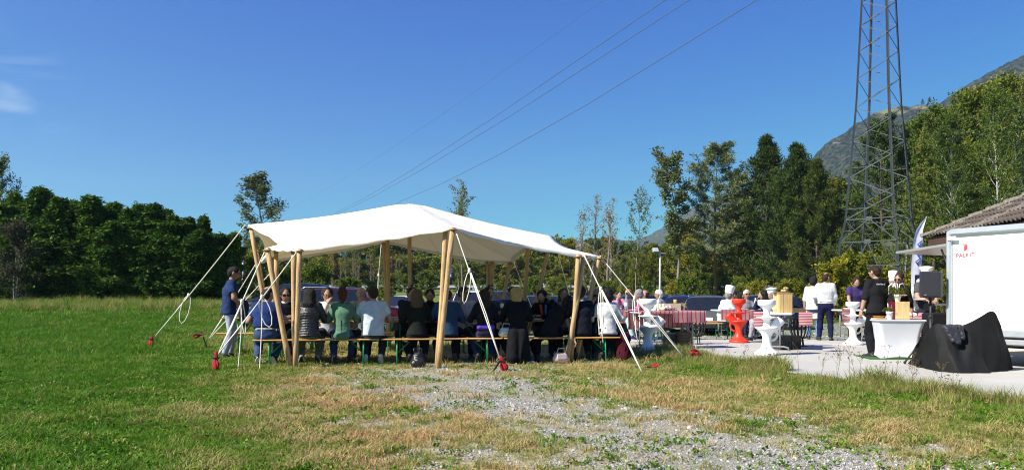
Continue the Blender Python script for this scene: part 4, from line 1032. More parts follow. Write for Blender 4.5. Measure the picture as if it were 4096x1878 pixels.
# ---------------------------------------------------------------- stretch tent
def build_tent():
    c0 = at(1646, 806, 15.7)
    root = thing('tent', 'cream stretch canvas tent on round wooden poles over the long tables', 'tent', (c0.x, c0.y, 0)); O = Vector((c0.x, c0.y, 0))
    B = [at(1066, 990, 13.15), at(1198, 993, 13.0), at(1812, 906, 13.0), at(2313, 1017, 14.2), at(2400, 1023, 14.5), at(2214, 945, 16.4),
         at(2056, 1048, 18.5), at(1917, 1042, 18.7), at(1543, 965, 18.5), at(1135, 1033, 18.0), at(1030, 1044, 17.9), at(992, 898, 15.4)]
    sag = [.02, .06, .10, .03, .16, .30, .04, .06, .06, .03, .32, .36]
    # boundary loop with scalloped edges between the supports
    loop = []; mark = []
    per = 14
    for i in range(12):
        a, b = B[i], B[(i + 1) % 12]; ln = (b - a).length; inn = (Vector((c0.x, c0.y, 0)) - (a + b) / 2); inn.z = 0; inn.normalize()
        for k in range(per):
            t = k / per; s = 4 * t * (1 - t)
            loop.append(a.lerp(b, t) + inn * sag[i] * s * (1.0) + Vector((0, 0, -sag[i] * .25 * s)))
    n = len(loop); rings = 22; V = []; peak = Vector((c0.x, c0.y, c0.z))
    for r in range(rings + 1):
        t = r / rings
        for j, p in enumerate(loop):
            # cloth hangs a little hollow between the peak and the edge; crease towards each support
            ph = (j % per) / per; near = min(ph, 1 - ph)
            q = peak.lerp(p, t)
            hollow = .10 * math.sin(math.pi * t) * (0.8 + .4 * near * 2) * (p - peak).length / 5
            rn = 0.05 * math.exp(-(t / .06) ** 2)
            q.z -= hollow + rn
            q.z += .010 * math.sin(j * 2.1) * t * t * (1 - t) * 2 + .016 * math.sin(ph * 75) * math.exp(-(near / .16) ** 2) * ss(np.array((t - .55) / .3)).item() * (1 - .6 * t)
            V.append(q - O)
    # a lowered hem turned under
    hem = []
    for j, p in enumerate(loop):
        out = (p - Vector((c0.x, c0.y, p.z))).normalized(); hem.append(p - O + out * -.012 + Vector((0, 0, -.05 - .012 * math.sin(j * 1.7))))
    V += hem
    Fs = []
    for r in range(rings + 1):
        for j in range(n): j2 = (j + 1) % n; Fs.append((r * n + j, (r + 1) * n + j, (r + 1) * n + j2, r * n + j2))
    Va = np.array([tuple(v) for v in V]); 
    me = mesh_arrays('canopy', Va, np.array(Fs), [], smooth=True)
    m = bpy.data.materials.new('canvas'); m.use_nodes = True; N, L = m.node_tree.nodes, m.node_tree.links; b = N['Principled BSDF']
    b.inputs['Base Color'].default_value = (0.80, 0.77, 0.70, 1); b.inputs['Roughness'].default_value = .9; b.inputs['Specular IOR Level'].default_value = .1
    tcn = N.new('ShaderNodeTexCoord'); w = N.new('ShaderNodeTexNoise'); w.inputs['Scale'].default_value = 3.2; w.inputs['Detail'].default_value = 4
    mp = N.new('ShaderNodeMapping'); mp.inputs['Scale'].default_value = (1, .35, 1); L.new(tcn.outputs['Object'], mp.inputs[0]); L.new(mp.outputs[0], w.inputs['Vector'])
    bp = N.new('ShaderNodeBump'); bp.inputs['Strength'].default_value = .5; bp.inputs['Distance'].default_value = .05; L.new(w.outputs[0], bp.inputs['Height']); L.new(bp.outputs[0], b.inputs['Normal'])
    tr = N.new('ShaderNodeBsdfTranslucent'); tr.inputs[0].default_value = (0.62, 0.52, 0.34, 1); mx = N.new('ShaderNodeMixShader'); mx.inputs[0].default_value = .13
    L.new(b.outputs[0], mx.inputs[1]); L.new(tr.outputs[0], mx.inputs[2]); L.new(mx.outputs[0], N['Material Output'].inputs[0])
    me.materials.append(m); link('canopy', me, root)
    # seam lines
    sm = MB()
    for f in (.28, .62):
        j = int(n * f); sm.tube([Vector(V[r * n + j]) + Vector((0, 0, .004)) for r in range(2, rings + 1, 2)], .006, 4)
    sm.build('seam', mat('canvas_seam', (0.66, 0.62, 0.54), .9), root)
    # poles: (top photo x, y, distance) -> (foot x, distance)
    poles = [((1002, 905, 15.4), (1098, 15.0)), ((1024, 1000, 15.9), (1106, 15.1)), ((1068, 992, 13.15), (1163, 13.0)), ((1104, 1002, 16.9), (1112, 16.6)), ((1093, 1028, 17.6), (1098, 17.5)),
             ((1173, 995, 13.15), (1180, 13.02)), ((1199, 995, 13.0), (1181, 12.96)), ((1783, 912, 13.15), (1747, 13.03)), ((1812, 909, 13.0), (1753, 12.97)),
             ((2313, 1018, 14.2), (2283, 14.25)), ((2337, 1019, 14.3), (2262, 14.12)), ((2398, 1025, 14.5), (2299, 14.4)), ((2115, 960, 16.3), (2084, 16.6)), ((2205, 952, 16.4), (2088, 16.5)),
             ((1950, 1044, 18.65), (1962, 18.6)), ((1969, 1046, 18.6), (1967, 18.5)), ((2040, 1048, 18.5), (1975, 18.4)), ((1535, 968, 18.5), (1555, 18.4)), ((1549, 950, 18.1), (1558, 18.3)), ((1637, 815, 15.75), (1640, 15.7))]
    patch = mat('leather_patch', (0.30, 0.19, 0.08), .7, .2, 8)
    for (tp, ft) in poles:
        a = at(tp[0], tp[1], tp[2]); f = onground(ft[0], ft[1]); f.z -= .06
        d = (a - f).normalized(); L_ = (a - f).length; mb = MB(); r0 = .044 * random.uniform(.92, 1.05)
        bend = d.orthogonal().normalized() * random.uniform(-.012, .012)
        mb.tube([(0, 0, 0)] + [tuple(Vector((0, 0, L_ * k / 5)) + bend * math.sin(math.pi * k / 5) + Vector((random.uniform(-.004, .004),) * 2 + (0,))) for k in range(1, 6)], [r0 * (1 + .03 * math.sin(k * 2)) for k in range(6)], 12)
        o = mb.build('pole', M_pole, root, f - O); o.rotation_mode = 'QUATERNION'; o.rotation_quaternion = d.to_track_quat('Z', 'Y')
        pt = MB().lathe([(0, 0), (.07, 0), (.075, -.012), (.05, -.02)], 16).build('pole_patch', patch, root, a - O + Vector((0, 0, -.03)))
    # guy ropes
    def rope(a, b, r=.012, sagk=.01, name='guy_rope', knot=None, tail=None, loop=None):
        mb = MB(); d = b - a; ln = d.length
        mb.tube([a + d * t - Vector((0, 0, sagk * ln * 4 * t * (1 - t))) - O for t in np.linspace(0, 1, 9)], r, 6)
        o = mb.build(name, M_rope, root)
        if knot is not None:
            k = a + d * knot; kb = MB()
            kb.sphere(k - O, (.03, .03, .05), 8); 
            # the running part doubled below the knot
            off = Vector((.025, 0, .012)); kb.tube([k - O + off * .4, k + d * (1 - knot) * .5 - O + off, b - O], r * .9, 6)
            if tail:
                e = k + Vector((tail[0], tail[1], -tail[2]))
                kb.tube([k - O, k - O + Vector((tail[0] * .1, 0, -tail[2] * .3)), k - O + Vector((tail[0] * .3, tail[1] * .5, -tail[2] * .75)), e - O], r * .8, 6)
            if loop:
                P = []
                for q in range(11):
                    w = math.pi * 2 * q / 10; P.append(k - O + Vector((loop[0] * math.sin(w) + loop[2] * (1 - math.cos(w)) * .5, 0, -loop[1] * (1 - math.cos(w)) * .5)))
                kb.tube(P, r * .8, 6)
            kb.build('knot', M_rope, o)
    pegs = []
    def peg(px, py, Y, lean, rag, label, hgt=None):
        """px, py: top of the iron; Y distance; lean: foot offset x"""
        a = at(px, py, Y); f = Vector((a.x + lean[0], Y + lean[1], 0)); f.z = tz(f.x, f.y)
        p = thing('tent_peg', label, 'tent peg', tuple(f), 0, 'iron tent pegs with red rags'); d = a - f
        mb = MB(); k = 12
        mb.tube([d * (q / k) - (d.normalized() * .12 if q == 0 else Vector((0, 0, 0))) for q in range(k + 1)], [.014 + .003 * (q % 2) for q in range(k + 1)], 7); mb.build('iron_rod', M_iron, p)
        rb = MB(); n = 9; Vr = []; Fr = []
        for i in range(6):
            t = i / 5; c = d + Vector(rag[1]) * t + Vector((0, 0, .06 - rag[0] * t)); rad = .022 + .042 * t ** .8 * rag[2] * (1 + .3 * math.sin(i * 2.3))
            if 1 < i < 3: rad *= .8
            for q in range(n):
                w = 6.283 * q / n; kk = 1 + .5 * math.sin(q * 2.1 + i * 1.3) * t; Vr.append(c + Vector((math.cos(w) * rad * kk, math.sin(w) * rad * .6 * kk, .05 * math.sin(q * 2.3) * t)))
        for i in range(5):
            for q in range(n): q2 = (q + 1) % n; Fr.append((i * n + q, i * n + q2, (i + 1) * n + q2, (i + 1) * n + q))
        Fr.append(tuple(range(n))); Fr.append(tuple(range(5 * n, 6 * n)))
        rb.add(Vr, Fr, 0, False); rb.build('red_rag', M_rcloth, p)
        c = d + Vector(rag[1]) * .35 + Vector((0, 0, .06 - rag[0] * .35))
        MB().tube([c + Vector((math.cos(w) * .055, math.sin(w) * .04, .01 * math.sin(2 * w))) for w in np.linspace(0, 6.5, 12)] + [c + Vector((-.09, 0, .05))], .009, 5).build('black_strap', M_black, p)
        return a
    LM, NL1, NL2, NM, NR1, NR2, BL = B[11], B[0], B[1], B[2], B[3], B[4], B[10]
    p1 = peg(608, 1352, 17.9, (.04, 0), (.22, (-.03, -.03, 0), 1.1), 'leaning iron peg with red rag, leftmost in the green grass'); p1b = at(622, 1342, 17.8)
    rope(LM + Vector((-.05, 0, 0)), p1b, .0115, .006, knot=.6, loop=(.10, .62, -.15))
    p2 = peg(865, 1418, 12.5, (.03, .03), (.30, (0, -.03, 0), .8), 'iron peg with upright red rag by the feet of the standing man'); p2b = at(872, 1416, 12.5)
    rope(NL1, p2b, .0105, .005, knot=.52, tail=(-.12, -.25, 1.75), loop=(.03, .55, .05))
    rope(NL2, p2b, .0105, .006, knot=.47, tail=(-.05, -.2, 1.85), loop=(.09, .5, .12))
    p3 = peg(812, 1345, 17.6, (.10, .0), (.05, (-.16, -.02, 0), 1.0), 'flattened iron peg with red rag behind the standing man'); p3b = at(835, 1355, 17.6)
    rope(BL, p3b, .011, .005, knot=.55); rope(B[9], p3b, .011, .005)
    p4 = peg(2003, 1438, 12.55, (-.13, -.25), (.22, (.07, -.02, 0), .95), 'iron peg with red rag in front of the middle benches'); p4b = at(2001, 1437, 12.55)
    rope(NM + Vector((0.02, 0, 0)), p4b, .0105, .004, knot=.34, loop=(.05, .55, -.09))
    p5 = peg(2590, 1483, 13.0, (-.1, .0), (-.02, (.14, -.02, .02), .75), 'low iron peg with red rag on the dry grass right of the tent'); p5b = at(2568, 1487, 12.6)
    rope(NR1 + Vector((.1, 0, 0)), p5b, .0105, .004, knot=.32, tail=(.03, -.1, .95), loop=(.05, .85, .0))
    p6 = peg(2775, 1405, 14.6, (-.15, -.15), (.10, (.02, -.03, 0), 1.5), 'leaning iron peg with wide red rag in front of the low black crate'); p6b = at(2748, 1442, 14.4)
    rope(NR2, p6b, .0105, .004, knot=.40, tail=(.05, -.1, .85), loop=(.06, .62, .06))
    rope(B[8] + Vector((-.1, 0, 0)), at(1495, 1330, 20.0), .01, .004, knot=.35)
    rope(B[5], at(2310, 1290, 21.0), .007, .004); rope(B[6], at(2140, 1260, 22.0), .007, .004)
build_tent()
# ---------------------------------------------------------------- soft bodies from distance fields
def surfnet(D, org, vox):
    sg = D < 0; nx, ny, nz = D.shape
    off = [(i, j, k) for i in (0, 1) for j in (0, 1) for k in (0, 1)]
    sub = lambda A, o: A[o[0]:nx - 1 + o[0], o[1]:ny - 1 + o[1], o[2]:nz - 1 + o[2]]
    cnt = sum(sub(sg, o).astype(np.int8) for o in off); act = (cnt > 0) & (cnt < 8)
    I = np.argwhere(act); ids = np.full(act.shape, -1, np.int64); ids[act] = np.arange(len(I))
    if len(I) == 0: return np.zeros((0, 3)), np.zeros((0, 4), int)
    val = {o: D[I[:, 0] + o[0], I[:, 1] + o[1], I[:, 2] + o[2]] for o in off}
    acc = np.zeros((len(I), 3)); c = np.zeros(len(I))
    for a in off:
        for ax in range(3):
            if a[ax] == 0:
                b = list(a); b[ax] = 1; b = tuple(b); va, vb = val[a], val[b]; cr = (va < 0) != (vb < 0)
                t = np.where(cr, va / np.where(cr, va - vb, 1), 0); p = np.array(a, float)[None].repeat(len(I), 0); p[:, ax] += t
                acc[cr] += p[cr]; c[cr] += 1
    V = np.asarray(org) + vox * (I + acc / np.maximum(c, 1)[:, None])
    Q = []
    for ax in range(3):
        s0 = np.take(sg, range(0, D.shape[ax] - 1), ax); s1 = np.take(sg, range(1, D.shape[ax]), ax); ch = s0 != s1
        u, v = (ax + 1) % 3, (ax + 2) % 3
        E = np.argwhere(ch); E = E[(E[:, u] > 0) & (E[:, v] > 0) & (E[:, u] < D.shape[u] - 1) & (E[:, v] < D.shape[v] - 1)]
        if not len(E): continue
        def cell(du, dv):
            e = E.copy(); e[:, u] -= du; e[:, v] -= dv; return ids[e[:, 0], e[:, 1], e[:, 2]]
        q = np.stack([cell(1, 1), cell(0, 1), cell(0, 0), cell(1, 0)], -1)
        fl = ~s0[E[:, 0], E[:, 1], E[:, 2]]; q[fl] = q[fl][:, ::-1]; Q.append(q)
    Q = np.concatenate(Q); return V, Q[(Q >= 0).all(1)]

def field(prims, vox=.018, k=.03, post=None):
    """prims: dicts a,b,ra,rb,[w, ax],[clip_b, clip_a]; smooth union; returns verts, quads"""
    pts = np.array([list(p['a']) for p in prims] + [list(p['b']) for p in prims]); mr = max(max(p['ra'], p['rb']) * max(1, p.get('w', 1)) for p in prims) + .03
    lo, hi = pts.min(0) - mr, pts.max(0) + mr; dim = np.ceil((hi - lo) / vox).astype(int) + 2
    D = np.full(dim, 1.0)
    g = [lo[i] + vox * np.arange(dim[i]) for i in range(3)]
    for p in prims:
        a, b = np.array(p['a'], float), np.array(p['b'], float); w = p.get('w', 1.0); r = max(p['ra'], p['rb']) * max(1, w) + k + vox * 2
        l2, h2 = np.minimum(a, b) - r, np.maximum(a, b) + r
        i0 = np.maximum(((l2 - lo) / vox).astype(int), 0); i1 = np.minimum(((h2 - lo) / vox).astype(int) + 2, dim)
        sl = tuple(slice(i0[i], i1[i]) for i in range(3))
        X = np.stack(np.meshgrid(*[g[i][sl[i]] for i in range(3)], indexing='ij'), -1)
        q = X - a; ab = b - a; 
        if w != 1:
            ax = np.array(p['ax'], float); ax /= np.linalg.norm(ax)
            s = (q @ ax)[..., None] * ax; q = q - s * (1 - 1 / w); s2 = (ab @ ax) * ax; ab = ab - s2 * (1 - 1 / w)
        t = np.clip((q @ ab) / max(ab @ ab, 1e-9), 0, 1)
        d = np.linalg.norm(q - t[..., None] * ab, axis=-1) - (p['ra'] + (p['rb'] - p['ra']) * t)
        if p.get('clip_b') is not None: 
            n = np.array(b - a if p['clip_b'] is True else p['clip_b'], float); n /= np.linalg.norm(n); d = np.maximum(d, (X - b) @ n)
        if p.get('clip_a') is not None:
            n = np.array(a - b if p['clip_a'] is True else p['clip_a'], float); n /= np.linalg.norm(n); d = np.maximum(d, (X - a) @ n)
        if p.get('sub'):
            D[sl] = np.maximum(D[sl], -d); continue
        o = D[sl]; h = np.clip(.5 + .5 * (o - d) / k, 0, 1); D[sl] = o * (1 - h) + d * h - k * h * (1 - h)
    if post is not None:
        near = np.abs(D) < vox * 3 + .03; idx = np.argwhere(near); P = lo + vox * idx; D[near] += post(P)
    return surfnet(D, lo, vox)

# ---- head (local: +Y face, +Z up, origin at the middle of the skull)
def head_parts():
    nu, nv = 44, 30; V = []
    for j in range(nv + 1):
        th = math.pi * j / nv
        for i in range(nu):
            # finer spacing round the face
            ph = 2 * math.pi * i / nu; x, y, z = math.sin(th) * math.sin(ph), math.sin(th) * math.cos(ph), math.cos(th); V.append((x, y, z))
    d = np.array(V); x, y, z = d.T
    X, Yy, Z = x * .076, y * .098, z * .118
    low = np.clip(-z, 0, 1)
    X = X * (1 - .30 * low ** 1.4); Yy = np.where(y < 0, Yy * (1 - .45 * low), Yy * (1 - .12 * low))
    Yy += .012 * np.exp(-((z + .86) / .22) ** 2) * (y > 0)
    fr = (y > .2)
    Yy += fr * (.026 * np.exp(-(X / .012) ** 2) * np.interp(Z, [-.05, -.036, -.028, .012, .03], [0, .6, 1, .35, 0]))
    Yy -= fr * .010 * np.exp(-((np.abs(X) - .033) / .016) ** 2 - ((Z - .012) / .013) ** 2)
    Yy += fr * .005 * np.exp(-((Z - .034) / .012) ** 2) * (np.abs(X) < .06)
    Yy += fr * .006 * np.exp(-(X / .024) ** 2 - ((Z + .060) / .012) ** 2)
    Yy -= fr * .004 * np.exp(-(X / .03) ** 2 - ((Z + .080) / .007) ** 2)
    V = np.stack([X, Yy, Z], -1); Fq = []
    for j in range(nv):
        for i in range(nu): i2 = (i + 1) % nu; Fq.append((j * nu + i, (j + 1) * nu + i, (j + 1) * nu + i2, j * nu + i2))
    Fq = np.array(Fq); C = V[Fq].mean(1)
    mi = np.zeros(len(Fq), int); mi[(C[:, 1] > .07) & (np.abs(C[:, 0]) < .024) & (np.abs(C[:, 2] + .061) < .008)] = 3
    vs, fs, ms = [V], [Fq], [mi]; base = len(V)
    for s in (-1, 1):
        for (c, r, m) in (((s * .079, -.008, -.002), (.012, .024, .034), 0), ((s * .032, .083, .011), (.0125, .0105, .009), 1), ((s * .032, .091, .011), (.005, .004, .0055), 2)):
            b = MB().sphere(c, r, 8); vs.append(np.array(b.V)); q = np.array(b.F) + base; fs.append(q); ms.append(np.full(len(q), m)); base += len(b.V)
        b = MB().box((s * .033, .0905, .032), (.032, .008, .006)); vs.append(np.array(b.V)); q = np.array(b.F) + base; fs.append(q); ms.append(np.full(len(q), 2)); base += 8
    return np.concatenate(vs), np.concatenate(fs), np.concatenate(ms)
HEAD = head_parts()
def hand_parts():
    """local: +Y fingers, palm facing -Z, thumb on +X; wrist at origin"""
    pr = [dict(a=(-.018, .02, 0), b=(-.026, .085, 0), ra=.016, rb=.014), dict(a=(.018, .02, 0), b=(.026, .085, 0), ra=.017, rb=.014), dict(a=(0, -.01, 0), b=(0, .085, 0), ra=.021, rb=.016)]
    for x, l, r in ((.030, .070, .0085), (.010, .080, .009), (-.011, .074, .0085), (-.030, .058, .0075)):
        k = Vector((x, .085, 0)); m = k + Vector((x * .25, l * .48, -.012)); e = m + Vector((x * .05, l * .36, -.035))
        pr += [dict(a=tuple(k), b=tuple(m), ra=r * 1.1, rb=r), dict(a=tuple(m), b=tuple(e), ra=r, rb=r * .8)]
    pr += [dict(a=(.024, .018, -.004), b=(.056, .052, -.014), ra=.014, rb=.0105), dict(a=(.056, .052, -.014), b=(.060, .084, -.026), ra=.0105, rb=.008)]
    return field(pr, .0062, .006)
HAND = hand_parts()

def skin_mat(tone): 
    c = {0: (0.36, 0.205, 0.145), 1: (0.30, 0.16, 0.105), 2: (0.20, 0.105, 0.068)}[tone]
    return mat('skin_%d' % tone, c, .55, .08, 12, spec=.35)
M_eye = mat('eye_white', (0.7, 0.68, 0.65), .3, .03); M_iris = mat('dark_iris_brow', (0.03, 0.02, 0.015), .5, .1); M_lip = mat('lips', (0.36, 0.11, 0.09), .5, .05)
HAIRC = {'black': (0.012, 0.010, 0.010), 'brown': (0.030, 0.017, 0.010), 'auburn': (0.075, 0.020, 0.009), 'blond': (0.40, 0.26, 0.09), 'dblond': (0.10, 0.058, 0.026), 'grey': (0.22, 0.22, 0.22), 'white': (0.55, 0.55, 0.54), 'ginger': (0.30, 0.13, 0.04)}
def hair_mat(c): return mat('hair_' + c, HAIRC[c], .6, .35, 40, .6, 120, spec=.2, stretch=(3, 3, .3))

def ik(a, t, l1, l2, hint):
    d = t - a; L = min(d.length, (l1 + l2) * .995); d = d.normalized() if d.length > 1e-6 else Vector((0, 0, -1)); t = a + d * L
    x = (l1 * l1 - l2 * l2 + L * L) / (2 * L); h = math.sqrt(max(0, l1 * l1 - x * x)); hp = hint - d * hint.dot(d); hp.normalize(); return a + d * x + hp * h, t

def person(label, pos, yaw, sit=True, h=1.75, fem=False, build=1.0, lean=8, side=0, hyaw=0, hpitch=0, tone=0, hair='short', hc='brown',
           top=(0.1, 0.1, 0.1), sleeve='long', hem='out', quilt=False, bottom=(0.03, 0.035, 0.06), shoes=(0.02, 0.02, 0.02), sole=None, rh=None, lh=None, rf=None, lf=None,
           foot_r=None, foot_l=None, glasses=None, hat=None, apron=None, extra=(), seat=.47, vox=.019, collar=None, skirt=False, twist=0, group=None, belly=0, pocket=None):
    k = h / 1.75; v3 = Vector
    Rx = lambda deg: Matrix.Rotation(R(-deg), 3, 'X'); Ry = lambda deg: Matrix.Rotation(R(deg), 3, 'Y'); Rz = lambda deg: Matrix.Rotation(R(deg), 3, 'Z')
    pel = v3((0, 0, seat + .10)) if sit else v3((0, 0, .94 * k))
    def up(f, s): return Ry(side * s) @ Rx(lean * f) @ v3((0, 0, 1))
    waist = pel + up(.45, .5) * .17 * k; chest = waist + up(.95, .9) * .17 * k; neck = chest + up(1.25, 1.1) * .205 * k
    if sit: neck.z += .0
    M = Rz(twist) @ Ry(side) @ Rx(lean); right = M @ v3((1, 0, 0)); fwd = M @ v3((0, 1, 0)); upv = M @ v3((0, 0, 1))
    HM = Rz(hyaw) @ Ry(side * .5) @ Rx(lean * .35 + hpitch)
    head = neck + (up(.7, .8) * .085 + HM @ v3((0, .018, .075))) * k
    sw = (.142 if fem else .166) * k * (.5 + .5 * build)
    sh = {s: neck - upv * .052 * k + right * s * sw for s in (-1, 1)}
    dfl = lambda s: v3((s * .17, .40, .84)) if sit else v3((s * .26, .05, .80 * k))
    tgt = {1: v3(rh) if rh is not None else dfl(1), -1: v3(lh) if lh is not None else dfl(-1)}
    elb = {}; wri = {}
    for s in (-1, 1): elb[s], wri[s] = ik(sh[s], tgt[s], .285 * k, .255 * k, v3((s * .55, -.45, -.9)) if not sit else v3((s * .55, -.1, -.9)))
    hip = {s: pel + v3((s * .088 * k, 0, -.03)) for s in (-1, 1)}
    fd = lambda s: v3((s * .13, .36, .09)) if sit else v3((s * .12, .02, .085))
    ft = {1: v3(rf) if rf is not None else fd(1), -1: v3(lf) if lf is not None else fd(-1)}
    kn = {}; an = {}
    for s in (-1, 1): kn[s], an[s] = ik(hip[s], ft[s], .43 * k, .42 * k, v3((s * .15, 1, .35)) if sit else v3((s * .1, 1, 0)))
    g = build; R_ = tuple(right); tt = lambda v: tuple(v)
    def torso(o, sc=1.0):
        wf = 1.32 if fem else 1.42
        pr = [dict(a=tt(pel), b=tt(waist), ra=(.118 if fem else .112) * g * k + o, rb=(.088 if fem else .104) * g * k + o + belly, w=wf, ax=R_),
              dict(a=tt(waist), b=tt(chest), ra=(.088 if fem else .104) * g * k + o + belly, rb=(.108 if fem else .118) * g * k + o, w=wf, ax=R_),
              dict(a=tt(chest), b=tt(neck - upv * .075 * k), ra=(.108 if fem else .118) * g * k + o, rb=.082 * g * k + o, w=wf + .12, ax=R_),
              dict(a=tt(sh[-1] + right * .02), b=tt(sh[1] - right * .02), ra=.050 * k * g + o, rb=.050 * k * g + o)]
        if fem: 
            for s in (-1, 1): c = chest + upv * .01 + fwd * .085 * k + right * s * .06 * k; pr.append(dict(a=tt(c), b=tt(c + fwd * .01), ra=.05 * k + o * .5, rb=.045 * k + o * .5))
        return pr
    def arm(s, o, to=2.0):
        pr = [dict(a=tt(sh[s]), b=tt(elb[s]), ra=.056 * k * g + o, rb=.043 * k * g + o)]
        if to < 1: 
            e = sh[s].lerp(elb[s], to); return [dict(a=tt(sh[s]), b=tt(e), ra=.056 * k * g + o, rb=.050 * k * g + o * 1.5, clip_b=True)]
        e = elb[s].lerp(wri[s], min(1, to - 1))
        return pr + [dict(a=tt(elb[s]), b=tt(e), ra=.043 * k * g + o, rb=(.043 - .013 * (to - 1)) * k * g + o, clip_b=True)]
    def leg(s, o, to=2.0):
        pr = [dict(a=tt(hip[s]), b=tt(kn[s]), ra=.083 * k * g + o, rb=.058 * k * g + o)]
        e = kn[s].lerp(an[s], min(1, to - 1)); return pr + [dict(a=tt(kn[s]), b=tt(kn[s].lerp(an[s], .35)), ra=.056 * k * g + o, rb=.056 * k * g + o), dict(a=tt(kn[s].lerp(an[s], .35)), b=tt(e), ra=.056 * k * g + o, rb=.038 * k * g + o * 1.4, clip_b=True)]
    # body: one continuous skin
    body = torso(-.004) + [dict(a=tt(neck - upv * .03), b=tt(head - HM @ v3((0, .01, .03)) * 1), ra=.056 * k * (.9 if fem else 1.04), rb=.052 * k * (.9 if fem else 1.0))]
    for s in (-1, 1): body += arm(s, 0) + leg(s, 0)
    BV, BF = field(body, max(vox, .019), .03)
    V = [BV]; Fl = [BF]; Mi = [np.zeros(len(BF), int)]; base = len(BV)
    HMn = np.array(HM) * k * (1.10 if fem else 1.13); hv = HEAD[0] @ HMn.T + np.array(head); V.append(hv); Fl.append(HEAD[1] + base); Mi.append(HEAD[2]); base += len(hv)
    for s in (-1, 1):
        d = (wri[s] - elb[s]).normalized(); hang = d.z < -.6
        pal = v3((-s, 0, 0)) if hang else v3((0, 0, -1)) if abs(d.z) < .6 else v3((-s * .5, 0.2 if not sit else -.8, 0))
        pal = (pal - d * pal.dot(d)).normalized(); xx = d.cross(-pal).normalized()
        A = np.array([tuple(xx * (-s if True else s) * 1), tuple(d), tuple(-pal)]).T
        if np.linalg.det(A) * 1 < 0: hvv = HAND[0]; hf = HAND[1][:, ::-1]
        else: hvv, hf = HAND[0], HAND[1]
        q = (hvv * k * (.9 if fem else 1.03)) @ A.T + np.array(wri[s]); V.append(q); Fl.append(hf + base); Mi.append(np.zeros(len(hf), int)); base += len(q)
    me = mesh_arrays('person', np.concatenate(V), np.concatenate(Fl), [skin_mat(tone), M_eye, M_iris, M_lip], np.concatenate(Mi), True)
    o = link('person', me, None, pos, (0, 0, yaw)); tag(o, label, 'person', group)
    def piece(name, prims, m, vx=vox, kk=.035, wr=.006, post=None, parent=o):
        sd = sum(map(ord, label)) % 97
        f = (lambda P: n3(P + sd, 5.5) * wr + n3(P * np.array([1, 1, 2.2]) + sd, 9) * wr * .7) if post is None else post
        Vv, Ff = field(prims, vx, kk, f); c = link(name, mesh_arrays(name, Vv, Ff, [m], smooth=True), parent); return c
    # trousers or bare legs
    if not skirt:
        tr = [dict(a=tt(pel + up(.45, .5) * .06), b=tt(pel - v3((0, 0, .03))), ra=.112 * g * k + .008, rb=.112 * g * k + .006, w=1.36, ax=R_, clip_a=tt(up(.45, .5)))]
        for s in (-1, 1): tr += leg(s, .011, 1.97)
        piece('trousers', tr, cloth(bottom), post=None)
    # top
    if hem == 'tuck': low = pel + up(.45, .5) * .03
    elif hem == 'crop': low = pel + up(.45, .5) * .10
    else: low = pel - up(.3, .4) * (.06 if sit else .10)
    tp = torso(.016); tp[0] = dict(tp[0], a=tt(low), clip_a=tt(-up(.45, .5)))
    if hem == 'out': tp[0]['ra'] += .006 + (.01 if not sit else 0)
    to = {'short': .62, 'long': 1.97, 'elbow': 1.15, 'rolled': 1.3, 'none': .12, 'threeq': 1.6}[sleeve]
    for s in (-1, 1): tp += arm(s, .015 if sleeve != 'short' else .017, to)
    tp += [dict(a=tt(neck - upv * .05), b=tt(neck + upv * .012 - fwd * .004), ra=.074 * k, rb=.066 * k, clip_b=tt(upv + fwd * -.35))]
    tp += [dict(d_) for d_ in extra if d_.get('of', 'shirt') == 'shirt']
    nm = {'coat': 'coat', 'jacket': 'jacket', 'dress': 'dress'}.get(hem, 'shirt')
    if quilt:
        uz = np.array(upv)
        ps = lambda P: .009 * np.abs(np.sin((P @ uz) * 3.14159 / .045)) - .008 + n3(P, 14) * .005
        piece('jacket', tp, mat('puffer_%d' % (top[0] * 1000), top, .38, .15, 20, .3, 60, spec=.5), vx=.012, post=ps)
    else: piece(nm, tp, cloth(top), wr=.0035)
    if collar:
        cp = [dict(a=tt(neck - upv * .005), b=tt(neck + upv * .035 - fwd * .006), ra=.071 * k, rb=.069 * k, clip_b=True, clip_a=True)]
        piece('collar', cp, cloth(collar), vx=.010, kk=.01, wr=.001)
    # shoes
    for s in (-1, 1):
        fd_ = foot_r if s == 1 else foot_l
        d = v3(fd_).normalized() if fd_ is not None else v3((s * .22, 1, 0)).normalized()
        upf = v3((0, 0, 1)); upf = (upf - d * upf.dot(d)); upf = upf.normalized() if upf.length > .1 else v3((0, -1, 0)); a = an[s]
        hl = a - upf * .050 * k - d * .045 * k; toe = a - upf * .058 * k + d * .165 * k; pd = tt(-upf)
        sp = [dict(a=tt(hl), b=tt(toe), ra=.036 * k, rb=.034 * k, w=1.15, ax=tt(d.cross(upf))), dict(a=tt(a), b=tt(a - upf * .04 + d * .06), ra=.040 * k, rb=.042 * k)]
        sho = piece('shoe', sp, mat('shoe_%d_%d' % (shoes[0] * 500, shoes[2] * 500), shoes, .5, .1), vx=.013, kk=.02, post=lambda P, c=np.array(hl - upf * .022), n=np.array(upf): np.maximum(0, -((P - c) @ n)) * 2)
        sl = MB(); side_ = d.cross(upf)
        for zz in (-.088, -.066):
            for q in range(14):
                w = 6.283 * q / 14; e = math.cos(w); sl.V.append(tuple(a + d * (.06 + .135 * e) * k + side_ * (math.sin(w) * (.043 + .007 * e)) * k + upf * zz * k))
        sl.F = [[q, (q + 1) % 14, 14 + (q + 1) % 14, 14 + q] for q in range(14)] + [list(range(13, -1, -1)), list(range(14, 28))]; sl.M = [0] * 16; sl.SM = [False] * 16
        sl.build('sole', mat('sole_light', (0.55, 0.53, 0.48), .8) if sole else M_rubber, sho)
    # hair, hat, glasses in head space
    hs_ = k * (1.10 if fem else 1.13)
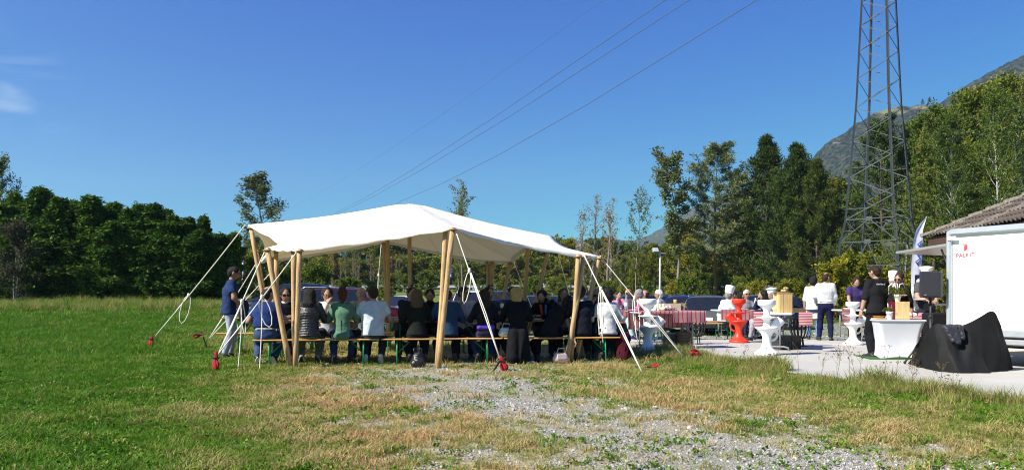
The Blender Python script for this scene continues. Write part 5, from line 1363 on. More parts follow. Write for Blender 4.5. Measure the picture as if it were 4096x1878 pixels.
    def hp(name, prims, m, vx=.0095, kk=.02, post=None):
        Vv, Ff = field(prims, vx, kk, post); Vv = Vv @ (np.array(HM) * hs_).T + np.array(head); return link(name, mesh_arrays(name, Vv, Ff, [m], smooth=True), o)
    face = dict(a=(0, .13, -.045), b=(0, .13, -.10), ra=.088, rb=.09, sub=True)
    low_ = dict(a=(0, .05, -.115), b=(0, .10, -.16), ra=.082, rb=.08, sub=True)
    hn = lambda A, f: (lambda P: n3(P, f) * A)
    cap = [dict(a=(0, -.022, .022), b=(0, -.005, .034), ra=.088, rb=.088, w=.95, ax=(1, 0, 0)), dict(a=(0, -.045, .0), b=(0, -.05, -.03), ra=.066, rb=.055, w=1.1, ax=(1, 0, 0))]
    if hair == 'short': hp('hair', cap + [face, dict(a=(-.12, .015, -.035), b=(.12, .015, -.035), ra=.034, rb=.034, sub=True), low_], hair_mat(hc), post=lambda P: n3(P, 26) * .007 + n3(P * np.array([2, 2, .6]), 50) * .004)
    elif hair == 'buzz': hp('hair', [dict(a=(0, -.022, .018), b=(0, -.006, .028), ra=.083, rb=.083, w=.94, ax=(1, 0, 0)), cap[1], face, low_, dict(a=(-.12, .015, -.03), b=(.12, .015, -.03), ra=.03, rb=.03, sub=True)], hair_mat(hc), post=hn(.002, 30))
    elif hair == 'bald': hp('hair', [dict(a=(0, -.03, .0), b=(0, -.03, -.02), ra=.082, rb=.075, w=.99, ax=(1, 0, 0)), face, low_, dict(a=(0, .02, .14), b=(0, -.03, .13), ra=.10, rb=.095, sub=True), dict(a=(-.12, .03, -.04), b=(.12, .03, -.04), ra=.04, rb=.04, sub=True)], hair_mat(hc), post=hn(.002, 30))
    elif hair == 'long': hp('hair', cap + [dict(a=(0, -.035, .03), b=(0, -.085, -.16), ra=.082, rb=.072, w=1.2, ax=(1, 0, 0)), dict(a=(0, -.085, -.16), b=(0, -.10, -.33), ra=.072, rb=.03, w=1.5, ax=(1, 0, 0)), dict(a=(-.07, .0, .0), b=(-.085, -.01, -.18), ra=.03, rb=.022), dict(a=(.07, .0, .0), b=(.085, -.01, -.18), ra=.03, rb=.022), face, dict(face, a=(0, .13, -.10), b=(0, .14, -.2))], hair_mat(hc), post=lambda P: n3(P * np.array([3, 3, .5]), 16) * .006 + n3(P, 9) * .005)
    elif hair == 'bob': hp('hair', cap + [dict(a=(0, -.03, .03), b=(0, -.05, -.085), ra=.092, rb=.085, w=1.12, ax=(1, 0, 0)), face, dict(face, a=(0, .14, -.10), b=(0, .14, -.2)), dict(a=(0, -.03, -.29), b=(0, -.03, -.27), ra=.15, rb=.15, sub=True)], hair_mat(hc), post=lambda P: n3(P * np.array([3, 3, .6]), 16) * .006 + n3(P, 10) * .004)
    elif hair == 'bun': hp('hair', cap + [dict(a=(0, -.05, .085), b=(0, -.06, .115), ra=.058, rb=.046, w=1.25, ax=(1, 0, 0)), dict(a=(0, -.06, -.02), b=(0, -.075, -.11), ra=.065, rb=.035), face, low_], hair_mat(hc), post=lambda P: n3(P, 20) * .012 + n3(P, 44) * .006)
    elif hair == 'curly': hp('hair', [dict(a=(0, -.02, .03), b=(0, -.04, -.03), ra=.118, rb=.112, w=1.05, ax=(1, 0, 0)), dict(face, ra=.095, rb=.095)], hair_mat(hc), post=lambda P: n3(P, 22) * .016 + n3(P + 3, 40) * .008)
    elif hair == 'curlyshort': hp('hair', [dict(a=(0, -.02, .028), b=(0, -.035, -.02), ra=.099, rb=.088, w=1.02, ax=(1, 0, 0)), face, low_], hair_mat(hc), post=lambda P: n3(P, 26) * .012)
    if glasses:
        gb = MB(); dark = glasses != 'clear'
        for s in (-1, 1):
            gb.box((s * .034, .099, .011), (.052, .006, .034), bev=.003); gb.tube([(s * .06, .098, .018), (s * .082, .05, .016), (s * .083, -.005, .008)], .0035, 5)
        gb.box((0, .101, .018), (.02, .005, .006))
        if glasses == 'head': gb.xform(Matrix.Translation((0, -.015, .075)) @ Matrix.Rotation(R(-35), 4, 'X').inverted() @ Matrix.Identity(4))
        if glasses == 'clear':
            gb = MB()
            for s in (-1, 1):
                P = [(s * .034 + .026 * math.cos(w), .1, .010 + .018 * math.sin(w)) for w in np.linspace(0, 6.283, 11)]; gb.tube(P, .0035, 4); gb.tube([(s * .06, .098, .015), (s * .082, .05, .013), (s * .083, -.005, .006)], .003, 4)
        gb.V = [tuple(head + HM @ (v3(v) * hs_)) for v in gb.V]; gb.build('eyeglasses' if glasses == 'clear' else 'sunglasses', M_black, o)
    if hat:
        Hb = MB(); tall = hat
        n = 26; prof = [(.088, .045), (.090, .09), (.090, .11), (.098 + .0, .13), (.125 if tall < .2 else .105, .05 + tall * .75), (.115 if tall < .2 else .10, .05 + tall * .95), (.05, .05 + tall * 1.02), (.0, .05 + tall)]
        for (r_, z_) in prof:
            for j in range(n):
                w = 6.283 * j / n; pl = 1 + (.05 * math.sin(j * 3.14) if 0 else .045 * math.sin(j * 2.9 + z_ * 9)) * (1 if z_ > .12 else 0); Hb.V.append((r_ * pl * math.cos(w), r_ * pl * math.sin(w) * 1.12 - .012, z_))
        Hb.F = [[i * n + j, i * n + (j + 1) % n, (i + 1) * n + (j + 1) % n, (i + 1) * n + j] for i in range(len(prof) - 1) for j in range(n)]; Hb.M = [0] * len(Hb.F); Hb.SM = [True] * len(Hb.F)
        Hb.V = [tuple(head + HM @ (v3(v) * hs_)) for v in Hb.V]; Hb.build('chef_hat', M_hatw, o)
    if apron:
        ap = []
        for s in (-1, 1): ap.append(dict(a=tt(hip[s] + v3((0, .03, .05))), b=tt(hip[s].lerp(kn[s], .75) + v3((0, .0, .0))), ra=.105 * k, rb=.105 * k, w=1, ax=R_, clip_b=True))
        ap.append(dict(a=tt(waist - upv * .04), b=tt(waist), ra=.112 * g * k + .02 + belly, rb=.108 * g * k + .02 + belly, w=1.42, ax=R_))
        piece('apron', ap, cloth(apron), kk=.06)
    for d_ in extra:
        if d_.get('of', 'shirt') != 'shirt': piece(d_['of'], [d_], cloth(d_['col']), kk=.03)
    return o, dict(head=head, wri=wri, neck=neck, upv=upv, fwd=fwd, right=right, chest=chest, k=k)
# ---------------------------------------------------------------- cars
_carcache = {}
def car_meshes(kind):
    """+X is the front; returns list of (part name, mesh builder, material slot key, sub-parts)"""
    if kind in _carcache: return _carcache[kind]
    L, W, Hh = {'hatch': (4.05, 1.74, 1.46), 'wagon': (4.65, 1.80, 1.47), 'suv': (4.45, 1.84, 1.66), 'sedan': (4.6, 1.8, 1.44)}[kind]
    x0, x1 = -L / 2, L / 2
    cowl = x1 - (1.18 if kind != 'suv' else 1.1); wst = cowl - .78; rear_top = {'hatch': x0 + .45, 'wagon': x0 + .42, 'suv': x0 + .42, 'sedan': x0 + 1.25}[kind]; rear_low = {'hatch': x0 + .10, 'wagon': x0 + .08, 'suv': x0 + .10, 'sedan': x0 + .55}[kind]
    belt = .93 if kind != 'suv' else 1.04; hood = .92 if kind != 'suv' else 1.05
    xs = np.array(sorted(set([x0, x0 + .06, rear_low, (rear_low + rear_top) / 2, rear_top, rear_top + .25] + list(np.linspace(rear_top + .6, wst, 6)) + list(np.linspace(wst, cowl, 4)) + list(np.linspace(cowl, x1 - .2, 5)) + [x1 - .06, x1])))
    top = np.interp(xs, [x0, rear_low, rear_top, (rear_top + wst) / 2, wst, cowl, x1 - .35, x1 - .06, x1], [belt - .03, belt + .0, Hh - .07, Hh, Hh - .04, hood, hood - .14, .70, .62])
    hw = np.interp(xs, [x0, x0 + .15, x0 + .6, x1 - .8, x1 - .15, x1], [W * .40, W * .465, W * .5, W * .5, W * .44, W * .33])
    beltz = np.minimum(np.interp(xs, [x0, x1], [belt + .03, belt - .06]), top)
    prof = []
    for x, tp_, w, bz in zip(xs, top, hw, beltz):
        tall = np.clip((tp_ - bz) / (Hh - belt), 0, 1); rw = w * (1 - .24 * tall); zl = .22 if x0 + .05 < x < x1 - .05 else .34
        prof.append([(x, w * .90, zl), (x, w * .985, .40), (x, w, .62), (x, w * .965, bz - .02), (x, w * .955, bz), (x, rw + (w * .955 - rw) * .25, bz + (tp_ - bz) * .72), (x, rw * .95, tp_ - .035 * tall), (x, rw * .6, tp_ + .01 * tall), (x, 0, tp_ + .02 * tall)])
    P = np.array(prof); n, m_ = P.shape[0], P.shape[1]
    full = np.concatenate([P, P[:, -2::-1] * np.array([1, -1, 1])], 1); mm = full.shape[1]
    body, glass, trim = MB(), [], MB()
    body.V = [tuple(v) for v in full.reshape(-1, 3)]
    def gl(nm, quads):
        g = MB(); 
        for q in quads:
            V = [np.array(body.V[i]) for i in q]; c = sum(V) / 4; nn = np.cross(V[1] - V[0], V[3] - V[0]); nn = nn / (np.linalg.norm(nn) + 1e-9)
            if nn @ (c - np.array([0, 0, .8])) < 0: nn = -nn
            g.add([v + nn * .006 for v in V], [(0, 1, 2, 3)], 0, True)
        if g.F: glass.append((nm, g))
    pil = [rear_top + .25, wst]
    side = {1: [], -1: []}; wsq = []; rrq = []; 
    bpil = (rear_top + wst) / 2 + .15
    for i in range(n - 1):
        xm = (xs[i] + xs[i + 1]) / 2; tall = min(top[i] - beltz[i], top[i + 1] - beltz[i + 1])
        for j in range(mm - 1):
            q = [i * mm + j, (i + 1) * mm + j, (i + 1) * mm + j + 1, i * mm + j + 1]; body.F.append(q); body.M.append(0); body.SM.append(True)
            jj = j if j < m_ - 1 else mm - 2 - j
            if jj in (4, 5) and rear_top + .02 < xm < wst + .55 and max(top[i] - beltz[i], top[i + 1] - beltz[i + 1]) > .2 and abs(xm - bpil) > .08:
                if jj == 4 or tall > .3: side[1 if j < m_ - 1 else -1].append(q)
            if jj in (6, 7) and wst + .02 < xm < cowl: wsq.append(q)
            if jj in (6, 7) and rear_low + .02 < xm < rear_top: rrq.append(q)
    gl('side_window', side[1]); gl('side_window', side[-1]); gl('windscreen', wsq); gl('rear_window', rrq)
    body.F.append([j for j in range(mm)][::-1]); body.F.append([(n - 1) * mm + j for j in range(mm)]); body.M += [0, 0]; body.SM += [False, False]
    parts = [('body', body, 'paint', [])]
    for nm, g in glass: parts.append((nm, g, 'glass', []))
    wr = .32 if kind != 'suv' else .36
    for x in (x0 + .82, x1 - .85):
        for s in (-1, 1):
            y = s * (W / 2 - .10); arch = MB().lathe([(wr + .07, -.012), (wr + .07, .115), (0, .115)], 20)
            arch.xform(Matrix.Translation((x, y, wr)) @ Matrix.Rotation(R(-90 * s), 4, 'X'))
            tyre = MB().lathe([(wr * .62, .10), (wr * .95, .115), (wr, .08), (wr, -.1)], 20); tyre.xform(Matrix.Translation((x, y, wr)) @ Matrix.Rotation(R(-90 * s), 4, 'X'))
            tyre.V = [(v[0], v[1] + s * .02, v[2]) for v in tyre.V]
            rim = MB()
            rim.lathe([(wr * .62, .10), (wr * .56, .07), (0.04, .08)], 20)
            for q in range(5):
                w = 6.283 * q / 5; rim.box((math.cos(w) * wr * .33, math.sin(w) * wr * .33, .09), (wr * .5, .06, .03), Matrix.Rotation(w, 3, 'Z'))
            rim.xform(Matrix.Translation((x, y, wr)) @ Matrix.Rotation(R(-90 * s), 4, 'X')); rim.V = [(v[0], v[1] + s * .02, v[2]) for v in rim.V]
            parts.append(('wheel_arch', arch, 'black', [])); parts.append(('wheel', tyre, 'rubber', [('rim', rim, 'chrome')]))
    for s in (-1, 1):
        tl = MB(); yb = s * W * .40
        tl.box((x0 + .10, s * W * .40, belt - .09), (.28, .36, .20), Matrix.Rotation(R(-24 * s), 3, 'Z'), bev=.04); parts.append(('tail_light', tl, 'red', []))
        hl = MB(); hl.box((x1 - .20, s * W * .36, .70), (.34, .34, .15), Matrix.Rotation(R(24 * -s), 3, 'Z') @ Matrix.Rotation(R(12), 3, 'Y'), bev=.04); parts.append(('headlight', hl, 'lamp', []))
        mi = MB().box((cowl - .12, s * (W / 2 + .07), belt + .06), (.13, .17, .12), bev=.035); parts.append(('wing_mirror', mi, 'paint', []))
    nb = MB().box((x0 - .012, 0, .62 if kind != 'sedan' else .7), (.02, .52, .115)); parts.append(('number_plate', nb, 'white', []))
    parts.append(('bumper', MB().box((x0 + .03, 0, .36), (.14, W * .80, .17), bev=.04), 'black', [])); parts.append(('bumper', MB().box((x1 - .05, 0, .36), (.14, W * .66, .18), bev=.04), 'black', []))
    if kind in ('wagon', 'suv'):
        rr_ = MB()
        for s in (-1, 1): rr_.tube([(rear_top + .1, s * W * .35, Hh - .04), (rear_top + .25, s * W * .35, Hh + .03), (wst - .15, s * W * .355, Hh + .02), (wst - .02, s * W * .36, Hh - .05)], .018, 6)
        parts.append(('roof_rail', rr_, 'chrome', []))
    ms = {'paint': paint((.1, .1, .1)), 'glass': M_glass, 'black': M_black, 'rubber': M_rubber, 'chrome': M_chrome, 'red': M_redlight, 'lamp': M_lamp, 'white': M_paper}
    out = [(nm, b.mesh(nm, ms[mk]), mk, [(sn, sb.mesh(sn, ms[smk])) for sn, sb, smk in subs]) for nm, b, mk, subs in parts]
    _carcache[kind] = out; return out
def car(kind, px, Y, yaw, col, label, group='cars in the car park behind the tables', z=None, name='parked_car'):
    p = onground(px, Y)
    if z is not None: p.z = z
    t = thing(name, label, 'car', tuple(p), R(yaw), group); pm = paint(col)
    for nm, me, mk, subs in car_meshes(kind):
        o = link(nm, me, t)
        if mk == 'paint': o.material_slots[0].link = 'OBJECT'; o.material_slots[0].material = pm
        for sn, sm in subs: link(sn, sm, o)
    return t
NAVY, BLACK, WHITE, MAROON, BLUE, GREY, SILVER = (0.006, 0.011, 0.036), (0.008, 0.008, 0.010), (0.62, 0.63, 0.64), (0.075, 0.008, 0.014), (0.012, 0.013, 0.15), (0.085, 0.095, 0.11), (0.42, 0.45, 0.5)
car('suv', 1405, 28.5, 2, MAROON, 'dark maroon estate car seen side on behind the left half of the front table')
car('hatch', 1150, 32, 176, NAVY, 'navy blue car facing left behind the two leftmost seated men')
car('hatch', 1592, 41, -112, WHITE, 'small white car facing the tent behind the dark shirted man')
car('hatch', 1868, 34.5, 80, NAVY, 'navy hatchback rear just right of the man in the white polo')
car('suv', 1915, 33.5, 84, WHITE, 'white hatchback with its tail towards the tables, left one of two white cars')
car('hatch', 1985, 37, 82, WHITE, 'white car with its tail towards the tables, right one of two white cars')
car('suv', 2022, 33, 86, BLACK, 'black hatchback with a red tail lamp behind the raised bottle')
car('wagon', 2130, 34, 84, NAVY, 'navy estate car parked behind the blonde woman')
car('wagon', 2212, 35, 86, BLACK, 'dark estate car parked behind the woman with the scarf')
car('hatch', 2290, 33.5, 85, NAVY, 'dark blue car parked behind the woman with glasses and long hair')
car('hatch', 2372, 34.5, 82, BLUE, 'bright blue hatchback behind the poles at the right end of the tent')
car('hatch', 2452, 36, 84, BLACK, 'dark hatchback behind the curly haired woman in white')
car('hatch', 2520, 34, 82, NAVY, 'navy hatchback behind the ginger haired man')
car('wagon', 2640, 36, 3, BLACK, 'black estate car seen side on behind the white haired man')
car('hatch', 2735, 31.5, 78, BLUE, 'royal blue hatchback rear between the black estate and the grey car')
car('wagon', 2838, 30, 72, GREY, 'dark grey estate car rear with large red tail lamps behind the chequered table')
car('wagon', 3000, 34, 170, NAVY, 'dark car seen side on behind the diners at the red stool')
car('hatch', 2185, 176, 0, WHITE, 'small white car driving along the motorway', None, name='passing_car', z=tz(3.9, 176) + .12)
car('suv', 3205, 176, 0, WHITE, 'white van top seen above the bushes on the motorway by the crate', None, name='passing_van', z=tz(66, 176) + .12)
# ---------------------------------------------------------------- beer tables and benches
BP0, BP1 = Vector((-4.54, 13.45, 0)), Vector((2.02, 14.40, 0)); BU = (BP1 - BP0).normalized(); BV_ = Vector((-BU.y, BU.x, 0)); BANG = math.atan2(BU.y, BU.x)
def bpt(px, off):
    """ground point on the line parallel to the near bench, off metres behind it, seen under photo column px"""
    q = BP0 + BV_ * off; k = (px - CX) / F; t = (k * q.y - q.x) / (BU.x - k * BU.y); p = q + BU * t; return p
def bench(center, ang, ln, label, group, top=.47):
    t = thing('beer_bench', label, 'bench', (center.x, center.y, 0), ang, group)
    MB().box((0, 0, top - .0135), (ln, .25, .027), bev=.01).build('seat', M_wood, t)
    bt = MB(); 
    for x in (-ln * .3, ln * .3): bt.box((x, 0, top - .045), (.06, .2, .035))
    bt.build('batten', M_wood, t)
    for s in (-1, 1):
        lg = MB(); x = s * (ln / 2 - .28)
        for y in (-.10, .10):
            lg.tube([(x, y * .7, top - .05), (x, y, top * .5), (x, y * 1.25, 0.0)], .015, 6); lg.tube([(x - s * .0, y * 1.25, .012), (x + s * .05, y * 1.5, .01)], .014, 5)
        lg.tube([(x, -.11, top * .42), (x, .11, top * .42)], .012, 6); lg.tube([(x, 0, top * .42), (x - s * .22, 0, top - .06)], .012, 6); lg.tube([(x, -.08, top - .055), (x, .08, top - .055)], .015, 6)
        lg.build('leg_frame', M_green, t)
    return t
def table(center, ang, ln, label, group, top=.77, w=.5):
    t = thing('beer_table', label, 'table', (center.x, center.y, 0), ang, group)
    MB().box((0, 0, top - .014), (ln, w, .028), bev=.01).build('table_top', M_wood2, t)
    for s in (-1, 1):
        lg = MB(); x = s * (ln / 2 - .33)
        for y in (-.19, .19): lg.tube([(x, y, top - .04), (x, y, 0)], .016, 6)
        lg.tube([(x, -.19, top * .35), (x, .19, top * .35)], .013, 6); lg.tube([(x, 0, top * .35), (x - s * .30, 0, top - .05)], .013, 6); lg.tube([(x, -.19, top - .045), (x, .19, top - .045)], .015, 6)
        lg.build('leg_frame', M_green, t)
    return t
for i, nm in enumerate(('left', 'middle', 'right')):
    u = BP0 + BU * (1.10 + i * 2.21)
    bench(u, BANG, 2.18, 'tan beer bench with green legs, %s one of the near row' % nm, 'beer benches under the tent')
    table(u + BV_ * .62, BANG, 2.18, 'brown beer table in the front row under the tent, %s one of three' % nm, 'beer tables under the tent')
    bench(u + BV_ * 1.27, BANG, 2.18, 'tan beer bench on the far side of the front tables, %s one of three' % nm, 'beer benches under the tent')
for i, px in enumerate((1105, 1700)):
    q = bpt(px, 3.3); table(q, BANG, 2.18, 'empty brown beer table of the back row, %s one' % ('left', 'right')[i], 'beer tables under the tent')
    bench(q - BV_ * .62, BANG, 2.18, 'tan beer bench along the back row table, %s one' % ('left', 'right')[i], 'beer benches under the tent')

YN = BANG; YF = BANG + math.pi
NP = []
def near(px, label, off=.0, **kw):
    p = bpt(px, off); kw.setdefault('foot_r', (.1, .5, -.75)); kw.setdefault('foot_l', (-.1, .5, -.75)); kw.setdefault('rf', (.14, .10, .15)); kw.setdefault('lf', (-.14, .02, .15))
    kw.setdefault('lean', 15); return person(label, p, YN + R(kw.pop('turn', 0)), vox=.019, **kw)
def far(px, label, off=1.27, **kw):
    p = bpt(px, off); kw.setdefault('lean', 12); return person(label, p, YF + R(kw.pop('turn', 0)), vox=.021, **kw)
JEANS, DARK = (0.035, 0.06, 0.14), (0.015, 0.015, 0.02)
# ---- near side, backs to the camera, left to right
near(1062, 'person seated leftmost in navy t-shirt and jeans, back turned', top=(0.016, 0.032, 0.12), sleeve='short', hem='crop', bottom=JEANS, hair='buzz', hc='brown', hyaw=-38, hpitch=-12, lean=22, build=1.12, h=1.80, shoes=DARK, sole=1, belly=.01, extra=[dict(of='waistband', a=(-.13, -.105, .655), b=(.13, -.105, .655), ra=.018, rb=.018, col=(0.45, 0.45, 0.46))])
near(1236, 'person in shiny black quilted jacket and olive trousers with dark shoulder length hair', top=(0.012, 0.012, 0.014), quilt=True, bottom=(0.13, 0.135, 0.09), fem=True, hair='long', hc='black', h=1.72, lean=12, build=1.1, shoes=(0.25, 0.22, 0.2), hyaw=-15)
near(1368, 'person in sage green tied blouse and jeans with auburn hair pinned up', top=(0.085, 0.17, 0.11), bottom=JEANS, fem=True, hair='bun', hc='auburn', h=1.70, lean=15, sleeve='threeq', extra=[dict(a=(-.08, -.13, .52), b=(.08, -.13, .52), ra=.06, rb=.06), dict(of='tie_ribbon', a=(.0, -.15, .80), b=(.01, -.19, .58), ra=.016, rb=.012, col=(0.06, 0.12, 0.09))])
near(1492, 'person in pale blue shirt with dark hair leaning on the table beside the green blouse', top=(0.44, 0.48, 0.66), sleeve='short', bottom=(0.03, 0.035, 0.05), hair='short', hc='brown', lean=17, h=1.80, build=1.10, shoes=(0.55, 0.52, 0.46), sole=1, hyaw=15, hem='out')
near(1668, 'person in black jacket with long dark blond hair, back turned', top=(0.012, 0.014, 0.012), bottom=DARK, fem=True, hair='long', hc='dblond', h=1.68, lean=16, build=1.1)
near(1790, 'person in denim blue shirt with a bald crown behind the middle pole', top=(0.022, 0.05, 0.10), bottom=DARK, hair='bald', hc='brown', h=1.76, lean=17, build=1.05)
near(1940, 'person in dark top with violet waist and long brown hair by the middle rope', top=(0.012, 0.012, 0.022), bottom=(0.04, 0.04, 0.13), fem=True, hair='long', hc='brown', h=1.68, lean=14, build=1.0, extra=[dict(of='waistband', a=(-.12, -.09, .66), b=(.12, -.09, .66), ra=.045, rb=.045, col=(0.10, 0.05, 0.45))])
near(2068, 'person with a blonde bob in a long black coat hanging behind the bench', top=(0.010, 0.010, 0.012), bottom=DARK, fem=True, hair='bob', hc='blond', h=1.76, lean=8, build=1.1, hem='coat', extra=[dict(a=(-.08, -.10, .55), b=(-.10, -.16, .12), ra=.11, rb=.13), dict(a=(.08, -.10, .55), b=(.10, -.16, .12), ra=.11, rb=.13)])
near(2195, 'person in black dress bending sideways to reach a pale bag on the grass', top=(0.010, 0.010, 0.013), bottom=(0.010, 0.010, 0.013), sleeve='none', fem=True, hair='bun', hc='black', h=1.70, lean=22, side=44, build=1.05, rh=(.50, -.22, .26), lh=(.20, .35, .72), hpitch=25, hyaw=-30, hem='dress', skirt=False, rf=(.2, -.02, .10), lf=(-.22, .0, .10), foot_r=(.1, .8, -.3), foot_l=(-.2, .8, -.3), tone=1)
near(2328, 'person in dark suit jacket with white collar behind the right hand poles', top=(0.010, 0.011, 0.020), bottom=DARK, hair='short', hc='brown', collar=(0.7, 0.7, 0.72), h=1.80, lean=12, hyaw=-25)
near(2432, 'person with big dark curls in white blouse, rightmost on the near bench', top=(0.55, 0.55, 0.66), bottom=(0.03, 0.03, 0.035), fem=True, hair='curly', hc='black', h=1.70, lean=12, build=1.08, tone=2, sleeve='long', rh=(.25, .32, .84))
# ---- far side, facing the camera, left to right
far(1146, 'person in black waistcoat over white shirt with sunglasses, facing between the left poles', top=(0.014, 0.014, 0.016), hair='curlyshort', hc='black', glasses='dark', h=1.76, lean=18, hyaw=18, sleeve='none', hpitch=5, collar=(0.75, 0.75, 0.78), tone=1, extra=[dict(of='shirt_sleeve', a=(-.19, .17, .96), b=(-.25, .28, .80), ra=.060, rb=.050, col=(0.75, 0.75, 0.78)), dict(of='shirt_sleeve', a=(.19, .17, .96), b=(.25, .28, .80), ra=.060, rb=.050, col=(0.75, 0.75, 0.78))])
far(1312, 'person with beard and glasses in open white shirt, hand at his chin', top=(0.70, 0.70, 0.70), hair='curlyshort', hc='brown', glasses='clear', h=1.76, lean=16, hyaw=8, rh=(-.02, .30, 1.10), hpitch=10)
far(1448, 'person with receding hair in beige shirt, hands before his mouth', top=(0.30, 0.28, 0.24), hair='bald', hc='brown', h=1.78, lean=15, rh=(.03, .28, 1.12), lh=(-.04, .28, 1.10), hyaw=-10, sleeve='short')
far(1625, 'person in dark shirt with sunglasses pushed up, leaning to the right', top=(0.022, 0.024, 0.035), hair='short', hc='brown', glasses='head', h=1.80, lean=14, side=-10, hyaw=20, rh=(-.12, .32, 1.02), sleeve='rolled')
far(1718, 'person with dark beard in black shirt facing the camera', top=(0.012, 0.013, 0.015), hair='short', hc='black', h=1.74, lean=18, hpitch=12, tone=1, extra=[dict(of='beard', a=(-.03, .24, 1.11), b=(.03, .24, 1.11), ra=.048, rb=.048, col=(0.02, 0.015, 0.012))])
far(1850, 'person in white short sleeved shirt with sunglasses, hand before his mouth', top=(0.46, 0.44, 0.52), sleeve='short', hair='short', hc='black', glasses='dark', h=1.80, lean=14, hyaw=50, rh=(.04, .30, 1.14), tone=1, build=1.12)
far(1950, 'person in blue grey shirt raising a wine bottle, sunglasses on his head', top=(0.05, 0.06, 0.12), hair='short', hc='black', glasses='head', h=1.78, lean=10, hyaw=25, lh=(-.23, .30, 1.16))
far(2048, 'person in teal t-shirt half hidden by the blonde woman', top=(0.012, 0.06, 0.11), sleeve='short', hair='short', hc='brown', h=1.80, lean=8, hyaw=15, glasses='dark', build=1.15)
far(2165, 'person in black blazer with colourful scarf, hand at her forehead', top=(0.012, 0.012, 0.014), fem=True, hair='bob', hc='black', h=1.68, lean=14, lh=(-.14, .26, 1.16), hyaw=-25, hpitch=15, extra=[dict(of='scarf', a=(-.05, .22, 1.04), b=(-.04, .27, .86), ra=.028, rb=.022, col=(0.03, 0.16, 0.36)), dict(of='scarf', a=(.05, .22, 1.04), b=(.03, .27, .86), ra=.028, rb=.022, col=(0.45, 0.06, 0.05))])
far(2250, 'person with glasses and long fair hair in grey cardigan facing the camera', top=(0.16, 0.15, 0.14), fem=True, hair='long', hc='dblond', glasses='clear', h=1.72, lean=8)
far(2380, 'person in dark polo shading his eyes with one hand by the right poles', top=(0.012, 0.012, 0.018), sleeve='short', hair='bald', hc='brown', h=1.78, lean=16, rh=(.10, .28, 1.14), hyaw=-15, hpitch=12, glasses='dark', tone=1)

# ---- the standing man
person('person standing on the grass in navy polo and pale grey trousers, jacket over his arm', gp(915, 1432), R(-62), sit=False, h=1.80, top=(0.020, 0.035, 0.10), sleeve='short', bottom=(0.30, 0.32, 0.43), hair='short', hc='black', glasses='dark', tone=1, lean=6, hem='out', hpitch=14,
       lh=(-.33, .20, 1.02), rh=(.20, .24, 1.0), shoes=DARK, hyaw=-8, build=1.05, collar=(0.02, 0.03, 0.09), lf=(-.1, .04, .085), rf=(.12, -.1, .085),
       extra=[dict(of='jacket', a=(.20, .24, 1.05), b=(.18, .27, .70), ra=.11, rb=.09, w=.6, ax=(1, 0, 0), col=(0.022, 0.024, 0.045))])
# ---- diners and cooks on the concrete pad
DG = None
person('person with dark hair holding both hands to her face beside the ginger man', gp(2470, 1187 + 163), YF, top=(0.35, 0.16, 0.24), fem=True, hair='short', hc='black', lean=16, rh=(.06, .22, 1.16), lh=(-.06, .22, 1.16), vox=.023)
person('person with ginger hair and sunglasses in dark checked shirt behind the green bottle', gp(2520, 1187 + 160), YF - R(38), top=(0.07, 0.055, 0.065), sleeve='short', hair='short', hc='ginger', glasses='dark', h=1.86, lean=10, hyaw=-20, vox=.023)
person('person with grey curls in pink cardigan and pale turquoise trousers', gp(2578, 1187 + 184), R(78), top=(0.62, 0.10, 0.24), fem=True, hair='curlyshort', hc='grey', bottom=(0.36, 0.56, 0.60), shoes=(0.03, 0.03, 0.16), sole=1, h=1.70, lean=14, rf=(.10, .34, .20), lf=(-.14, .30, .18), hyaw=10, build=1.05, vox=.021, seat=.52,
       extra=[dict(a=(.12, -.04, .66), b=(.15, .04, .34), ra=.085, rb=.07)])
person('person with receding dark hair and white framed sunglasses beside the left white stool', gp(2602, 1187 + 172), R(70), top=(0.32, 0.40, 0.62), hair='bald', hc='brown', glasses='dark', h=1.78, lean=14, hyaw=10, vox=.023)
person('person with short white hair in light blue shirt at the chequered table', gp(2652, 1187 + 174), R(64), top=(0.42, 0.50, 0.72), hair='short', hc='white', glasses='clear', h=1.80, lean=10, bottom=(0.02, 0.025, 0.07), vox=.023, build=1.08)
person('person seated on a bench in white cook jacket, apron and tall paper hat', gp(2895, 1187 + 171), R(-72), top=(0.76, 0.72, 0.76), bottom=(0.045, 0.042, 0.045), hair='bald', hc='grey', hat=.20, lean=14, hem='out', h=1.76, build=1.2, tone=1, rh=(.16, .38, .62), lh=(-.2, .40, .80), apron=(0.74, 0.72, 0.75), shoes=(0.10, 0.05, 0.03), belly=.02, vox=.021, hyaw=-8, hpitch=8, rf=(.14, .25, .09), lf=(-.10, .45, .09))
person('person in pale lilac shirt looking down behind the seated cook', gp(2912, 1187 + 160), R(-75), top=(0.36, 0.33, 0.55), hair='short', hc='brown', lean=14, hpitch=16, vox=.023, h=1.78, rh=(.1, .5, .92))
person('person with dark hair hidden behind the red stool', gp(2952, 1187 + 156), YF + R(20), top=(0.05, 0.05, 0.06), fem=True, hair='long', hc='black', lean=14, vox=.023, hyaw=20)
person('person with white hair and sunglasses facing the camera above the red stool', gp(2982, 1187 + 160), YF - R(5), top=(0.22, 0.22, 0.24), hair='short', hc='white', glasses='dark', h=1.80, lean=8, vox=.023)
person('person with a black bob in navy pullover and grey trousers facing left', gp(3075, 1187 + 178), R(80), top=(0.015, 0.020, 0.055), bottom=(0.30, 0.28, 0.32), fem=True, hair='bob', hc='black', lean=14, h=1.74, shoes=DARK, sole=1, rh=(.02, .30, 1.12), hyaw=6, vox=.021, rf=(.12, .40, .12), lf=(-.1, .50, .10))
person('person with grey curls and a flat white cook hat behind the navy pullover', gp(3102, 1187 + 165), R(85), top=(0.5, 0.5, 0.5), hair='curlyshort', hc='grey', hat=.12, lean=10, h=1.78, vox=.023)
